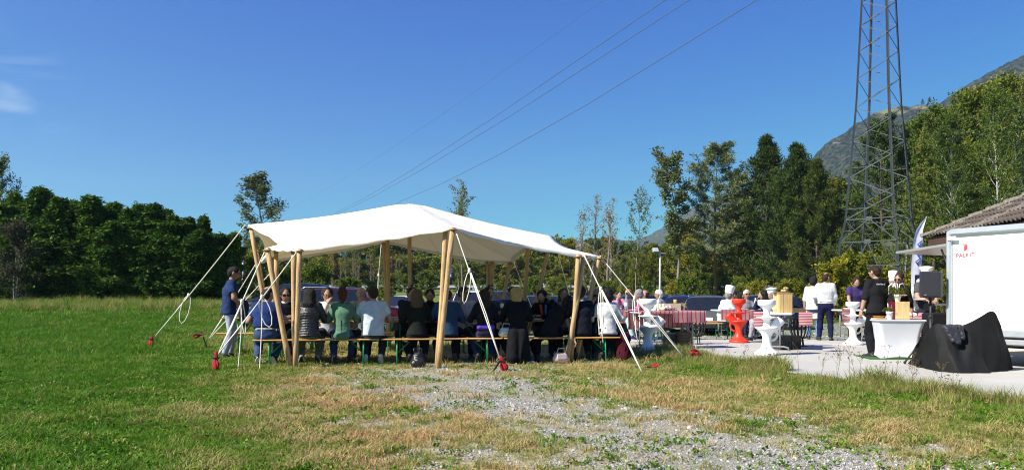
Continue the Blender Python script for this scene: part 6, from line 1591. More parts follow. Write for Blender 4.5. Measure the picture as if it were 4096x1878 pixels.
person('person standing in pale blue shirt and navy trousers with apron strings, back turned', gp(3302, 1362), R(-22), sit=False, h=1.85, top=(0.66, 0.70, 0.84), bottom=(0.012, 0.013, 0.045), hair='buzz', hc='brown', hem='tuck', sleeve='long', lean=2, rh=(.22, .16, .98), lh=(-.24, .26, 1.04), glasses='dark', hyaw=-30, shoes=DARK, build=1.1, lf=(-.16, .06, .085), rf=(.14, -.02, .085), vox=.021,
       extra=[dict(of='apron_tie', a=(-.13, -.12, 1.10), b=(.13, -.12, 1.10), ra=.035, rb=.035, col=(0.78, 0.78, 0.80))])
person('person in white apron and blue jeans partly hidden behind the pale blue shirt', gp(3252, 1358), R(-35), sit=False, h=1.76, top=(0.74, 0.74, 0.75), bottom=(0.10, 0.17, 0.33), hair='curlyshort', hc='black', apron=(0.78, 0.78, 0.78), lean=4, shoes=DARK, rh=(.2, .22, .95), vox=.021, sleeve='rolled')
person('person in purple polo bending over the table behind the small white stool', gp(3416, 1187 + 174), R(172), sit=False, h=1.76, top=(0.045, 0.030, 0.11), sleeve='short', bottom=(0.06, 0.04, 0.03), hair='curlyshort', hc='brown', lean=16, hpitch=25, rh=(.16, .36, .95), lh=(-.16, .36, .95), vox=.021)
chef, CI = person('person standing in black cook jacket with white script on its back', gp(3508, 1428), R(14), sit=False, h=1.82, top=(0.012, 0.013, 0.017), sleeve='elbow', bottom=(0.008, 0.009, 0.014), hair='short', hc='brown', lean=2, hyaw=12, hpitch=14, shoes=DARK, sole=1, build=1.14, lh=(-.33, .08, .82), rh=(.32, .24, .98), vox=.019, collar=(0.012, 0.013, 0.017))
sc_ = CI['chest'] + CI['upv'] * .115 - CI['fwd'] * .152 - CI['right'] * .13
lettering('Gian Vito G', .044, M_paper, chef, tuple(sc_), (R(90) - R(4), 0, 0), .35, 'back_script', .95)
person('person with tall white cook hat and glasses looking over the black jacket', gp(3572, 1187 + 176), R(150), sit=False, h=1.72, top=(0.7, 0.7, 0.7), hair='buzz', hc='white', hat=.24, glasses='clear', hyaw=20, vox=.023)
person('person with tied brown hair and glasses in black top behind the potted grass', gp(3596, 1187 + 226), R(165), sit=False, h=1.70, top=(0.012, 0.012, 0.014), bottom=DARK, fem=True, hair='bun', hc='brown', glasses='dark', lean=10, hyaw=-35, hpitch=8, rh=(.02, .22, 1.22), sleeve='threeq', vox=.021)
person('person with white hair ring and glasses stooping between the cooks', gp(3660, 1187 + 180), R(200), sit=False, h=1.74, top=(0.72, 0.72, 0.72), bottom=DARK, hair='bald', hc='white', glasses='clear', lean=16, hyaw=25, hpitch=12, vox=.023)
person('person in grey t-shirt and white cook hat carrying a plate behind the loudspeaker', gp(3702, 1187 + 198), R(170), sit=False, h=1.82, top=(0.065, 0.065, 0.07), sleeve='short', bottom=DARK, hair='short', hc='black', hat=.16, glasses='dark', lean=4, hyaw=12, rh=(.10, .34, 1.14), lh=(-.12, .34, 1.14), apron=(0.02, 0.02, 0.025), build=1.18, vox=.021)

# ---------------------------------------------------------------- small things on and by the tables
def put(px, off, z=.77): q = bpt(px, off); return (q.x, q.y, z)
def bottle(loc, label, mt, h=.31, r=.042, tilt=None, cap=None, lab=None):
    t = thing('bottle', label, 'bottle', loc)
    MB().lathe([(0, 0), (r, .0), (r, h * .58), (r * .85, h * .68), (r * .36, h * .86), (r * .36, h * .97), (0, h * .975)], 14).build('glass_body', mt, t)
    MB().lathe([(r * .42, h * .95), (r * .42, h), (0, h)], 10).build('cap', cap or M_paper, t)
    if lab: MB().lathe([(r * 1.02, h * .22), (r * 1.02, h * .48)], 14).build('label', lab, t)
    if tilt: t.rotation_euler = tilt
    return t
def glass(loc, label, group, r=.036, h=.10):
    o = MB().lathe([(0, .004), (r * .75, .004), (r, h), (r * .93, h), (r * .68, .012), (0, .012)], 12).build('drinking_glass', M_clear, None, loc); return tag(o, label, 'glass', group)
def plate(loc, label, group, r=.12):
    o = MB().lathe([(0, .004), (r * .6, .004), (r, .022), (r * .98, .026), (r * .58, .010), (0, .010)], 18).build('plate', M_white, None, loc); return tag(o, label, 'plate', group)
MG = mat('green_cap', (0.02, 0.25, 0.12), .4); ML = mat('pale_label', (0.7, 0.72, 0.7), .6)
bottle(put(1282, .62), 'pale green water bottle in front of the bearded man in white', M_gbottle, .33, .045, cap=MG)
bottle(put(1424, .55), 'tall green water bottle between the green blouse and the pale blue shirt', M_gbottle, .34, .046, cap=MG, lab=ML)
q = bpt(2013, .92); bottle((q.x, q.y, .93), 'clear wine bottle tilted in the raised hand of the man in blue grey', M_clear, .32, .038, (R(-14), R(-10), 0), lab=M_paper)
GG = 'drinking glasses on the front tables'
for px, off in ((1855, .50), (1868, .58), (1880, .5), (2132, .52), (2370, .62), (2000, .70)): glass(put(px, off), 'clear tumbler on the brown front table', GG)
for px, off in ((1140, .5), (1345, .62), (1580, .5), (1870, .66), (2145, .6), (2370, .48), (1220, .72), (1730, .7)): plate(put(px, off), 'white plate on the brown front table', 'plates on the front tables')
def crumple(loc, s, label, cat='napkin', m=M_paper, nm='paper_napkin'):
    r = random.Random(int(loc[0] * 100)); b = MB().sphere((0, 0, s * .4), (s, s * .8, s * .5), 9); b.V = [(v[0] * r.uniform(.6, 1.2), v[1] * r.uniform(.6, 1.2), max(0, v[2] * r.uniform(.5, 1.3))) for v in b.V]; b.SM = [False] * len(b.F)
    return tag(b.build(nm, m, None, loc), label, cat)
crumple(put(2018, .58), .07, 'crumpled white napkin beside the blonde woman on the table')
q = gp(2108, 1453); crumple((q.x, q.y, tz(q.x, q.y)), .09, 'crumpled white paper on the grass in front of the benches', 'paper')
q = gp(2132, 1452); crumple((q.x, q.y, tz(q.x, q.y)), .05, 'small white paper cup lying next to the crumpled paper', 'cup', nm='paper_cup')
def rucksack():
    q = gp(1672, 1470); t = thing('rucksack', 'shiny black rucksack on the gravel under the middle bench', 'bag', (q.x, q.y, tz(q.x, q.y)), R(10))
    V, Fq = field([dict(a=(0, 0, .09), b=(0, .0, .17), ra=.125, rb=.085, w=1.1, ax=(1, 0, 0)), dict(a=(-.05, -.06, .07), b=(.06, -.06, .08), ra=.07, rb=.07), dict(a=(0, 0, .2), b=(.03, 0, .22), ra=.05, rb=.04)], .011, .04, lambda P: n3(P, 9) * .012 + n3(P, 22) * .005)
    V[:, 2] = np.maximum(V[:, 2], 0); link('sack', mesh_arrays('sack', V, Fq, [mat('black_leather', (0.014, 0.014, 0.015), .32, .2, 20, .3)], smooth=True), t)
    b = MB()
    for s in (-1, 1): b.tube([(s * .05, .03, .2), (s * .07, .05, .31), (s * .01 + s * .02, .07, .33), (s * .02, .08, .2)], .012, 6)
    b.build('strap', M_black, t)
rucksack()
def handbag(loc, rz, label, m, s=1.0, soft=.02):
    t = thing('handbag', label, 'bag', loc, rz)
    V, Fq = field([dict(a=(-.10 * s, 0, .08 * s), b=(.10 * s, 0, .08 * s), ra=.07 * s, rb=.07 * s), dict(a=(-.08 * s, 0, .17 * s), b=(.08 * s, 0, .17 * s), ra=.045 * s, rb=.045 * s)], .011, .06, lambda P: n3(P, 10) * .007)
    V[:, 2] = np.maximum(V[:, 2], 0); link('bag_body', mesh_arrays('bag_body', V, Fq, [m], smooth=True), t)
    MB().box((0, -.075 * s, .14 * s), (.2 * s, .02, .11 * s), bev=.008).build('flap', m, t)
    MB().tube([(-.09 * s, 0, .19 * s), (-.06 * s, -.03, .30 * s), (.06 * s, -.03, .30 * s), (.09 * s, 0, .19 * s)], .008, 6).build('strap', m, t); return t
q = bpt(2024, -.02); handbag((q.x, q.y, .47), BANG, 'white leather handbag on the bench beside the blonde woman', mat('white_leather', (0.62, 0.60, 0.55), .45, .08), .85)
q = gp(2243, 1452); handbag((q.x, q.y, tz(q.x, q.y)), R(15), 'pale pink bag standing in the grass at the foot of the right poles', mat('pink_bag', (0.66, 0.50, 0.46), .6, .08), .92)
q = gp(2296, 1443); crumple((q.x, q.y, tz(q.x, q.y)), .07, 'white plastic bag tucked between the feet of the right poles', 'plastic bag', nm='plastic_bag')
def hanging_coat():
    q = bpt(2487, .05); V, Fq = field([dict(a=(-.06, 0, .45), b=(.08, 0, .45), ra=.09, rb=.09), dict(a=(0, 0, .45), b=(.03, -.05, .08), ra=.13, rb=.15)], .017, .05, lambda P: n3(P * np.array([2, 2, .5]), 8) * .02)
    tag(link('coat', mesh_arrays('coat', V, Fq, [cloth((0.05, 0.008, 0.014))], smooth=True), None, (q.x, q.y, 0)), 'dark wine red coat hanging off the right end of the near bench', 'coat')
hanging_coat()
q = bpt(2402, 1.9); V, Fq = field([dict(a=(-.15, 0, .5), b=(.1, 0, .52), ra=.10, rb=.10), dict(a=(0, 0, .5), b=(.0, 0, .95), ra=.14, rb=.11)], .02, .05, lambda P: n3(P, 8) * .02)
tag(link('jacket', mesh_arrays('jacket', V, Fq, [cloth((0.70, 0.03, 0.02))], smooth=True), None, (q.x, q.y, 0)), 'bright orange red jacket behind the man shading his eyes', 'jacket')
MB_ = bench(bpt(2402, 1.95), BANG + R(80), 1.2, 'beer bench carrying the bright orange red jacket', None)
# ---------------------------------------------------------------- furniture on the concrete pad
def stool(px, py, hgt, m, side, label):
    q = gp(px, py, .012); k = hgt / 1.14
    mb = MB()
    mb.lathe([(.0, .0), (.245, .0), (.25, .02), (.25, .05), (.235, .065), (.19, .085), (.13, .14), (.095, .22), (.085, .30), (.09, .38), (.115, .44), (.17, .50), (.205, .535), (.222, .55), (.222, .572), (.20, .578), (.10, .582), (.075, .60), (.068, .68), (.075, .735), (.12, .755), (.20, .77), (.205, .782), (.20, .792), (.10, .797), (.07, .82), (.062, .88), (.075, .94), (.12, .99), (.16, 1.02), (.18, 1.04), (.18, 1.125), (.172, 1.14), (.16, 1.135), (.155, 1.11), (.0, 1.10)], 36)
    # spout shaped seat that grows out of the column, and the loop below it
    sp = MB(); s = side
    sp.tube([(s * .05, 0, .50), (s * .14, 0, .56), (s * .20, 0, .63), (s * .26, 0, .70), (s * .285, 0, .735)], [.08, .10, .098, .102, .112], 18)
    lp = MB().tube([(s * .09, 0, .30), (s * .15, 0, .315), (s * .20, 0, .36), (s * .225, 0, .43), (s * .215, 0, .50), (s * .18, 0, .56)], [.028, .024, .022, .022, .026, .03], 10)
    for b in (sp, lp): mb.add(b.V, b.F, 0, True)
    o = mb.build('sculptural_stool', m, None, q, (0, 0, 0), (k, k, k)); return tag(o, label, 'stool table', 'moulded plastic stool tables')
stool(2592, 1413, 1.16, M_white, 1, 'white moulded stool table half hidden by a tent rope, leftmost of the white ones')
stool(2955, 1369, 1.15, M_red, -1, 'bright red moulded stool table beside the seated cook')
stool(3067, 1419, 1.14, M_white, 1, 'white moulded stool table with spout shaped seat in front of the wooden crate')
stool(3412, 1378, 1.08, M_white, 1, 'white moulded stool table at the left of the black cook jacket')

def gingham(key, horizontal):
    m = bpy.data.materials.new(key); m.use_nodes = True; N, L = m.node_tree.nodes, m.node_tree.links; b = N['Principled BSDF']; b.inputs['Roughness'].default_value = .9; b.inputs['Specular IOR Level'].default_value = .1
    uv = N.new('ShaderNodeUVMap'); sp = N.new('ShaderNodeSeparateXYZ'); L.new(uv.outputs[0], sp.inputs[0])
    def st(o, per, duty):
        a = N.new('ShaderNodeMath'); a.operation = 'MULTIPLY'; a.inputs[1].default_value = 1 / per; L.new(o, a.inputs[0])
        f = N.new('ShaderNodeMath'); f.operation = 'FRACT'; L.new(a.outputs[0], f.inputs[0]); g = N.new('ShaderNodeMath'); g.operation = 'LESS_THAN'; g.inputs[1].default_value = duty; L.new(f.outputs[0], g.inputs[0]); return g.outputs[0]
    white = (0.48, 0.42, 0.42, 1); red = (0.30, 0.010, 0.025, 1)
    x = N.new('ShaderNodeMixRGB'); x.inputs[1].default_value = white; x.inputs[2].default_value = red
    if horizontal: L.new(st(sp.outputs['Y'], .034, .55), x.inputs[0])
    else:
        ad = N.new('ShaderNodeMath'); ad.operation = 'ADD'; L.new(st(sp.outputs['X'], .022, .55), ad.inputs[0]); L.new(st(sp.outputs['Y'], .022, .55), ad.inputs[1])
        big = N.new('ShaderNodeMath'); big.operation = 'MAXIMUM'; L.new(st(sp.outputs['X'], .11, .2), big.inputs[0]); hf = N.new('ShaderNodeMath'); hf.operation = 'MULTIPLY'; hf.inputs[1].default_value = .5; L.new(ad.outputs[0], hf.inputs[0]); L.new(hf.outputs[0], big.inputs[1]); L.new(big.outputs[0], x.inputs[0])
    L.new(x.outputs[0], b.inputs[0]); return m
M_ging = gingham('red_gingham', False); M_stripe = gingham('red_stripes', True)
def drape(name, path, width_pts, m, label, parent=None, loc=(0, 0, 0), rz=0, cat='tablecloth', wav=.012):
    """path: list of (y,z) profile points; width_pts: (x0,x1); a cloth strip hung along the profile, x across"""
    P = [np.array(p, float) for p in path]; seg = []
    for a, b in zip(P[:-1], P[1:]):
        n = max(2, int(np.linalg.norm(b - a) / .05)); seg += [a + (b - a) * k / n for k in range(n)]
    seg.append(P[-1]); acc = [0]
    for a, b in zip(seg[:-1], seg[1:]): acc.append(acc[-1] + np.linalg.norm(b - a))
    nx = max(4, int((width_pts[1] - width_pts[0]) / .05)); V = []; UV = []
    topz = max(s[1] for s in seg)
    for s, u in zip(seg, acc):
        for i in range(nx + 1):
            x = width_pts[0] + (width_pts[1] - width_pts[0]) * i / nx; dr = max(0, topz - s[1]); wv = wav * min(1, dr * 5) * math.sin(x * 19 + s[1] * 3) 
            V.append((x + .01 * math.sin(s[1] * 14) * min(1, dr * 4), s[0] + wv * (1 if s[0] > (P[0][0] + P[-1][0]) / 2 else -1), s[1] + .0 - .006 * dr * math.sin(x * 11))); UV.append((x, u))
    k = nx + 1; Fq = [(r * k + i, r * k + i + 1, (r + 1) * k + i + 1, (r + 1) * k + i) for r in range(len(seg) - 1) for i in range(nx)]
    Fq = np.array(Fq); me = mesh_arrays(name, np.array(V), Fq, [m], smooth=True, uvs=np.array(UV)[Fq.ravel()])
    o = link(name, me, parent, loc, (0, 0, rz)); return tag(o, label, cat) if label else o
def folding_table(loc, rz, ln, w, h, label, group='folding buffet tables on the concrete'):
    t = thing('folding_table', label, 'table', loc, rz, group)
    MB().box((0, 0, h - .022), (ln, w, .044), bev=.018).build('table_top', M_white, t)
    for s in (-1, 1):
        x = s * (ln / 2 - .16); lg = MB()
        for y in (-.12, .12): lg.tube([(x, y, h - .04), (x, y, .06)], .018, 8)
        lg.tube([(x, -w * .42, .0), (x, -w * .38, .07), (x, -w * .25, .09), (x, w * .25, .09), (x, w * .38, .07), (x, w * .42, 0)], .02, 8); lg.tube([(x, -.12, h * .45), (x, .12, h * .45)], .016, 8); lg.tube([(x, 0, h * .45), (x - s * .35, 0, h - .05)], .012, 6)
        lg.build('leg_frame', M_grey, t)
    return t
def on(t, x, y, z): return tuple(Matrix.Translation(t.location) @ Matrix.Rotation(t.rotation_euler.z, 4, 'Z') @ Vector((x, y, z)))
PZ = .012
# table with the gingham cloth
ra = R(14); q = gp(2665, 1187 + 205, PZ); TA = folding_table((q.x, q.y, PZ), ra, 1.55, .72, .86, 'folding table with red gingham cloth between the left white stool and the fire basket')
drape('tablecloth', [(-.385, .60), (-.375, .865), (.375, .866), (.385, .46)], (-.02, .82), M_ging, 'red and white gingham cloth over the right half of the buffet table', None, on(TA, 0, 0, PZ), ra)
drape('tablecloth', [(-.372, .80), (-.368, .864), (.378, .864), (.388, .42)], (-.80, -.03), M_ging, 'red and white gingham cloth over the left half of the buffet table', None, on(TA, 0, 0, PZ), ra)
def hamper(loc, rz):
    t = thing('wooden_box', 'low cream slatted wooden box on the gingham table', 'box', loc, rz); pm = MB().box((0, 0, 0), (.036, .012, .17)).mesh('slat', mat('pale_slat', (0.72, 0.62, 0.42), .7, .1, 5))
    for i in range(11):
        for y in (-.16, .16): link('slat', pm, t, (-.2 + i * .04, y, .085))
    for i in range(8):
        for x in (-.22, .22): link('slat', pm, t, (x, -.14 + i * .04, .085), (0, 0, R(90)))
    MB().box((0, 0, .02), (.42, .3, .02)).build('base', mat('pale_slat', (0.72, 0.62, 0.42)), t)
hamper(on(TA, .12, .10, .875), ra)
def basket(loc, label, s=1.0, m=None, cat='basket'):
    o = MB().lathe([(0, 0), (.11, 0), (.155, .07), (.16, .075), (.148, .07), (.10, .012), (0, .012)], 20, sx=1.25).build('bread_basket', m or mat('wicker', (0.45, 0.28, 0.12), .8, .3, 40, .6, 80), None, loc, (0, 0, .2), (s, s, s)); return tag(o, label, cat)
o = MB().lathe([(0, 0), (.13, 0), (.16, .07), (.165, .075), (.15, .07), (.12, .012), (0, .012)], 20, sx=1.2).build('serving_tray', M_clear, None, on(TA, .0, -.12, .872)); tag(o, 'clear plastic tray lined with pink paper on the gingham table', 'tray')
crumple(on(TA, .0, -.12, .886), .12, 'pink tissue paper inside the clear plastic tray', 'tissue', mat('pink_tissue', (0.72, 0.42, 0.46), .8), 'tissue_paper')
bottle(on(TA, -.14, .05, .875), 'empty clear bottle between the white haired man and the gingham table', M_clear, .34, .04)
o = MB().sphere((0, 0, .05), (.07, .065, .05), 14).build('bread_roll', mat('pale_bread', (0.66, 0.54, 0.36), .8), None, on(TA, -.14, -.14, .872)); tag(o, 'round pale bread roll on the gingham table', 'bread')
o = MB().lathe([(0, 0), (.04, 0), (.045, .11), (.04, .11), (.036, .02), (0, .02)], 14).build('cup', mat('straw_cup', (0.5, 0.32, 0.12), .7), None, on(TA, .28, .1, 1.03)); tag(o, 'straw coloured cup on the corner of the slatted box', 'cup')
w_ = MB(); rr2 = random.Random(4)
for i in range(26): w_.tube([(0, 0, 0), (.10 + rr2.uniform(-.05, .06), rr2.uniform(-.06, .06), .02 + rr2.uniform(-.03, .05)), (.2 + rr2.uniform(-.06, .06), rr2.uniform(-.1, .1), rr2.uniform(-.08, .06))], .002, 3, caps=False)
tag(w_.build('wheat_bunch', mat('wheat', (0.55, 0.40, 0.15), .8), None, on(TA, .28, .02, 1.0)), 'bunch of dry wheat ears hanging over the slatted box', 'wheat')
def fire_basket(px, py, h, label):
    q = gp(px, py, PZ); t = thing('fire_basket', label, 'fire basket', (q.x, q.y, PZ), .2, 'black iron fire baskets'); n = 16
    prof = [(.145, .19), (.165, .21), (.225, .33), (.25, .46), (.245, .58), (.225, .68)]
    b = MB(); V = []
    for (r, z) in prof: 
        for s in (-.016, .016): V.append((r * h / .68, s, z * h / .68))
    V2 = [(v[0] - .007, v[1], v[2]) for v in V]; n1 = len(V); Fs = [(2 * i, 2 * i + 1, 2 * i + 3, 2 * i + 2) for i in range(5)] + [(n1 + 2 * i, n1 + 2 * i + 2, n1 + 2 * i + 3, n1 + 2 * i + 1) for i in range(5)] + [(2 * i, 2 * i + 2, n1 + 2 * i + 2, n1 + 2 * i) for i in range(5)] + [(2 * i + 1, n1 + 2 * i + 1, n1 + 2 * i + 3, 2 * i + 3) for i in range(5)]
    bm = b.add(V + V2, Fs).mesh('bar', M_iron)
    for i in range(n): link('bar', bm, t, (0, 0, 0), (0, 0, 6.283 * i / n))
    k = h / .68; rg = MB()
    for (r, z) in ((.228 * k, h * .985), (.258 * k, .46 * k), (.15 * k, .20 * k)): rg.tube([(r * math.cos(w), r * math.sin(w), z) for w in np.linspace(0, 6.2832, 25)], .009, 6)
    rg.build('ring', M_iron, t); MB().lathe([(0, .195 * k), (.145 * k, .195 * k), (.145 * k, .205 * k), (0, .205 * k)], 16).build('fire_plate', M_iron, t)
    for i in range(3):
        w = 2.1 * i + .4; MB().tube([(.12 * math.cos(w), .12 * math.sin(w), .2 * k), (.16 * math.cos(w), .16 * math.sin(w), 0)], .013, 6).build('leg', M_iron, t)
    MB().lathe([(.17, 0), (.18, .0), (.18, .012), (.17, .012)], 20).build('foot_ring', M_iron, t)
fire_basket(2783, 1375, .70, 'black iron fire basket at the right end of the gingham table')
fire_basket(3199, 1383, .68, 'black iron fire basket with a striped cloth in front of it')
def crate_black(px, py, size, rz, label):
    q = gp(px, py, PZ); t = thing('plastic_crate', label, 'crate', (q.x, q.y, PZ), rz, 'black plastic crates on the concrete'); x, y, z = size; m = mat('grey_black_crate', (0.030, 0.031, 0.033), .6, .15, 5, .1)
    b = MB(); b.box((0, 0, z / 2), (x, y, z), bev=.012); b.build('tub', m, t); rm = MB(); 
    for zz in (z * .97, z * .62): rm.box((0, 0, zz), (x + .02, y + .02, .025))
    rm.build('rim', m, t)
    rb = MB().box((0, 0, 0), (.014, .012, z * .55)).mesh('rib', m)
    for i in range(6):
        for s in (-1, 1): link('rib', rb, t, (-x * .42 + x * .84 * i / 5, s * (y / 2 + .004), z * .33))
    hd = MB().box((0, -y / 2 - .008, z * .8), (.12, .01, .04)); hd.build('handle', M_black, t); return t
crate_black(2695, 1386, (.42, .34, .32), R(20), 'black plastic crate under the gingham table')
q = gp(2738, 1388, PZ); 
def brown_box(): 
    t = thing('wooden_box', 'brown slatted box beside the black crate under the gingham table', 'box', (q.x, q.y, PZ), R(20)); m = mat('dark_slat', (0.09, 0.065, 0.045), .8, .2, 5); pm = MB().box((0, 0, 0), (.30, .012, .065)).mesh('slat', m)
    for i in range(5):
        for y in (-.14, .14): link('slat', pm, t, (0, y, .05 + i * .072))
    ps = MB().box((0, 0, 0), (.012, .28, .065)).mesh('slat', m)
    for i in range(5):
        for x in (-.15, .15): link('slat', ps, t, (x, 0, .05 + i * .072))
brown_box()
# table with the wooden crate
rb_ = R(6); q = gp(3105, 1187 + 206, PZ); TB = folding_table((q.x, q.y, PZ), rb_ + R(62), 1.75, .75, .84, 'folding table with the upright wooden crate in front of the navy pullover')
TB2 = TB
def upright_crate():
    c = at(3131, 1240, 17.5); t = thing('wooden_crate', 'pale wooden crate standing on end on the buffet table', 'crate', (c.x, c.y, .855), R(8)); pm = MB().box((0, 0, .21), (.098, .014, .42), bev=.003).mesh('plank', M_crate)
    for i in range(3): link('plank', pm, t, (-.108 + i * .108, -.14, 0))
    for i in range(3): link('plank', pm, t, (-.108 + i * .108, .14, 0))
    ps = MB().box((0, 0, .21), (.014, .08, .42)).mesh('plank', M_crate)
    for s in (-1, 1):
        for i in range(3): link('plank', ps, t, (s * .158, -.09 + i * .09, 0))
    cr = MB(); cr.box((0, 0, .432), (.36, .30, .02), bev=.004); cr.build('top_board', M_crate, t)
    b = thing('bark_slice', 'dark bark slice lying on the upright crate', 'wood', (c.x - .03, c.y, 1.298), R(8)); MB().lathe([(0, 0), (.17, 0), (.18, .015), (.16, .03), (0, .028)], 14, sx=1.25, sy=.7).build('slice', mat('bark_brown', (0.16, 0.10, 0.05), .9, .3, 20), b)
    r5 = random.Random(3); k_ = 0
    for i, (x, y, z) in enumerate(((.07, -.02, .05), (.12, .02, .05), (.02, .0, .05), (.07, .0, .105), (.11, .0, .105))):
        o = MB().sphere((0, 0, 0), (.048, .035, .032), 9).build('bread_roll', mat('crust', (0.52, 0.36, 0.17), .8, .2, 20), None, (c.x + x - .02, c.y + y, 1.30 + z), (r5.random(), 0, r5.random())); tag(o, 'small golden roll in the heap on top of the upright crate', 'bread', 'rolls on the upright crate')
upright_crate()
q = at(3170, 1243, 17.8); 
def planter():
    t = thing('wooden_tray', 'low wooden box with dark vegetables right of the upright crate', 'box', (q.x + .05, q.y, .855), R(8)); b = MB()
    for y in (-.12, .12): b.box((0, y, .05), (.34, .014, .10))
    for x in (-.17, .17): b.box((x, 0, .05), (.014, .24, .10))
    b.box((0, 0, .01), (.34, .24, .012)); b.build('box_body', M_crate, t)
    for i, (x, c) in enumerate(((-.08, (0.10, 0.12, 0.02)), (.02, (0.02, 0.025, 0.025)), (.11, (0.02, 0.025, 0.025)))): MB().sphere((x, 0, .105), .055, 10).build('vegetable', mat('veg%d' % (i > 0), c, .4), t)
planter()
drape('striped_cloth', [(-.16, .58), (-.155, .868), (.06, .869)], (-.14, .14), M_stripe, 'red and white striped cloth hanging from the right end of the crate table', None, tuple(at(3218, 1250, 16.75)[:2]) + (PZ,), R(-12), 'cloth')
drape('striped_cloth', [(-.10, .50), (-.095, .868), (.06, .869)], (-.15, .15), M_stripe, 'red and white striped cloth hanging behind the white stool at the crate table', None, tuple(at(3040, 1250, 17.2)[:2]) + (PZ,), R(-10), 'cloth')
crate_black(3140, 1394, (.62, .44, .30), R(34), 'large grey black plastic crate under the crate table')
for i, (x, y) in enumerate(((-.2, .1), (-.35, 0), (.1, .15), (.25, .1))): 
    o = MB().lathe([(0, 0), (.10, 0), (.125, .05), (.115, .05), (.09, .01), (0, .01)], 16).build('bowl', M_clear, None, on(TB, x, y - .1, .845 + PZ)); tag(o, 'clear plastic bowl on the crate table', 'bowl', 'clear plastic bowls on the crate table')
# dining tables further back
q = gp(2476, 1187 + 166); TC_ = folding_table((q.x, q.y, PZ), R(8), 1.3, .72, .84, 'white folding table in front of the ginger man')
drape('tablecloth', [(-.37, .45), (-.365, .848)], (-.62, .62), M_ging, 'red gingham cloth hanging off the table of the ginger man', None, on(TC_, 0, 0, 0), R(8))
bottle(on(TC_, .16, -.2, .852), 'large water bottle with green cap in front of the ginger man', mat('water_plastic', (0.6, 0.72, 0.78), .08, .03, trans=.75), .40, .055, cap=MG, lab=ML)
glass(on(TC_, .0, -.2, .852), 'small glass beside the large water bottle', None)
q = gp(2975, 1187 + 170); TD_ = folding_table((q.x, q.y, PZ), R(4), 1.7, .74, .84, 'white folding table behind the red stool')
drape('tablecloth', [(-.38, .55), (-.375, .848)], (-.8, .8), M_ging, 'red gingham cloth hanging off the table behind the red stool', None, on(TD_, 0, 0, 0), R(4))
for i, x in enumerate((-.5, -.1, .25, .5)):
    t = thing('wine_glass', 'stemmed wine glass on the table behind the red stool', 'glass', on(TD_, x, -.15, .85), 0, 'wine glasses behind the red stool'); MB().lathe([(0, 0), (.035, 0), (.035, .004), (.005, .01), (.005, .09), (.03, .12), (.04, .16), (.034, .20), (.032, .20), (.037, .16), (.028, .125), (0, .1)], 14).build('glass_body', M_clear, t)
plate(on(TD_, -.38, -.2, .85), 'white tray of food in front of the seated cook', None, .16)
bottle(on(TD_, .36, .05, .85), 'white capped bottle in front of the white haired man with sunglasses', M_white, .32, .04)
q = gp(2895, 1187 + 171); bench(Vector((q.x - .35, q.y - .05, 0)), R(8), 1.6, 'beer bench with green legs under the seated cook', None, .48)
q = gp(2600, 1187 + 178); bench(Vector((q.x, q.y, 0)), R(78), 1.2, 'beer bench with green legs under the pink cardigan', None, .50)
q = gp(2640, 1187 + 172); bench(Vector((q.x, q.y, 0)), R(66), 1.2, 'beer bench under the two men in light blue shirts', None, .47)
q = gp(2500, 1187 + 160); bench(Vector((q.x, q.y, 0)), R(6), 1.4, 'beer bench under the ginger man and his neighbour', None, .47)
q = gp(2950, 1187 + 158); bench(Vector((q.x, q.y + .05, 0)), R(4), 1.8, 'beer bench behind the red stool', None, .47)
q = gp(3085, 1187 + 176); bench(Vector((q.x, q.y, 0)), R(82), 1.2, 'beer bench under the navy pullover', None, .47)
q = gp(3428, 1187 + 178); TE_ = folding_table((q.x, q.y, PZ), R(5), 1.15, .7, .86, 'folding table in front of the purple polo')
drape('striped_cloth', [(-.36, .44), (-.355, .868)], (-.62, -.35), M_stripe, 'red and white striped cloth hanging from the table of the purple polo', None, on(TE_, 0, 0, 0), R(5), 'cloth')
plate(on(TE_, -.3, -.1, .872), 'white dish on the table of the purple polo', None, .14)
# black trolley behind the stool
def trolley():
    q = gp(3470, 1187 + 176, PZ); t = thing('trolley', 'black rack trolley between the small white stool and the black cook jacket', 'trolley', (q.x, q.y, PZ), R(10)); b = MB()
    for x in (-.2, .2):
        for y in (-.2, .2): b.tube([(x, y, .05), (x, y, .75)], .016, 6)
    b.build('frame', M_iron, t)
    for z in (.12, .38, .62): MB().box((0, 0, z), (.44, .44, .03)).build('shelf', M_iron, t)
    MB().tube([(-.35, -.25, .0), (-.33, -.25, .18), (.3, -.25, .2)], .018, 8).build('handle', M_grey, t)
trolley()

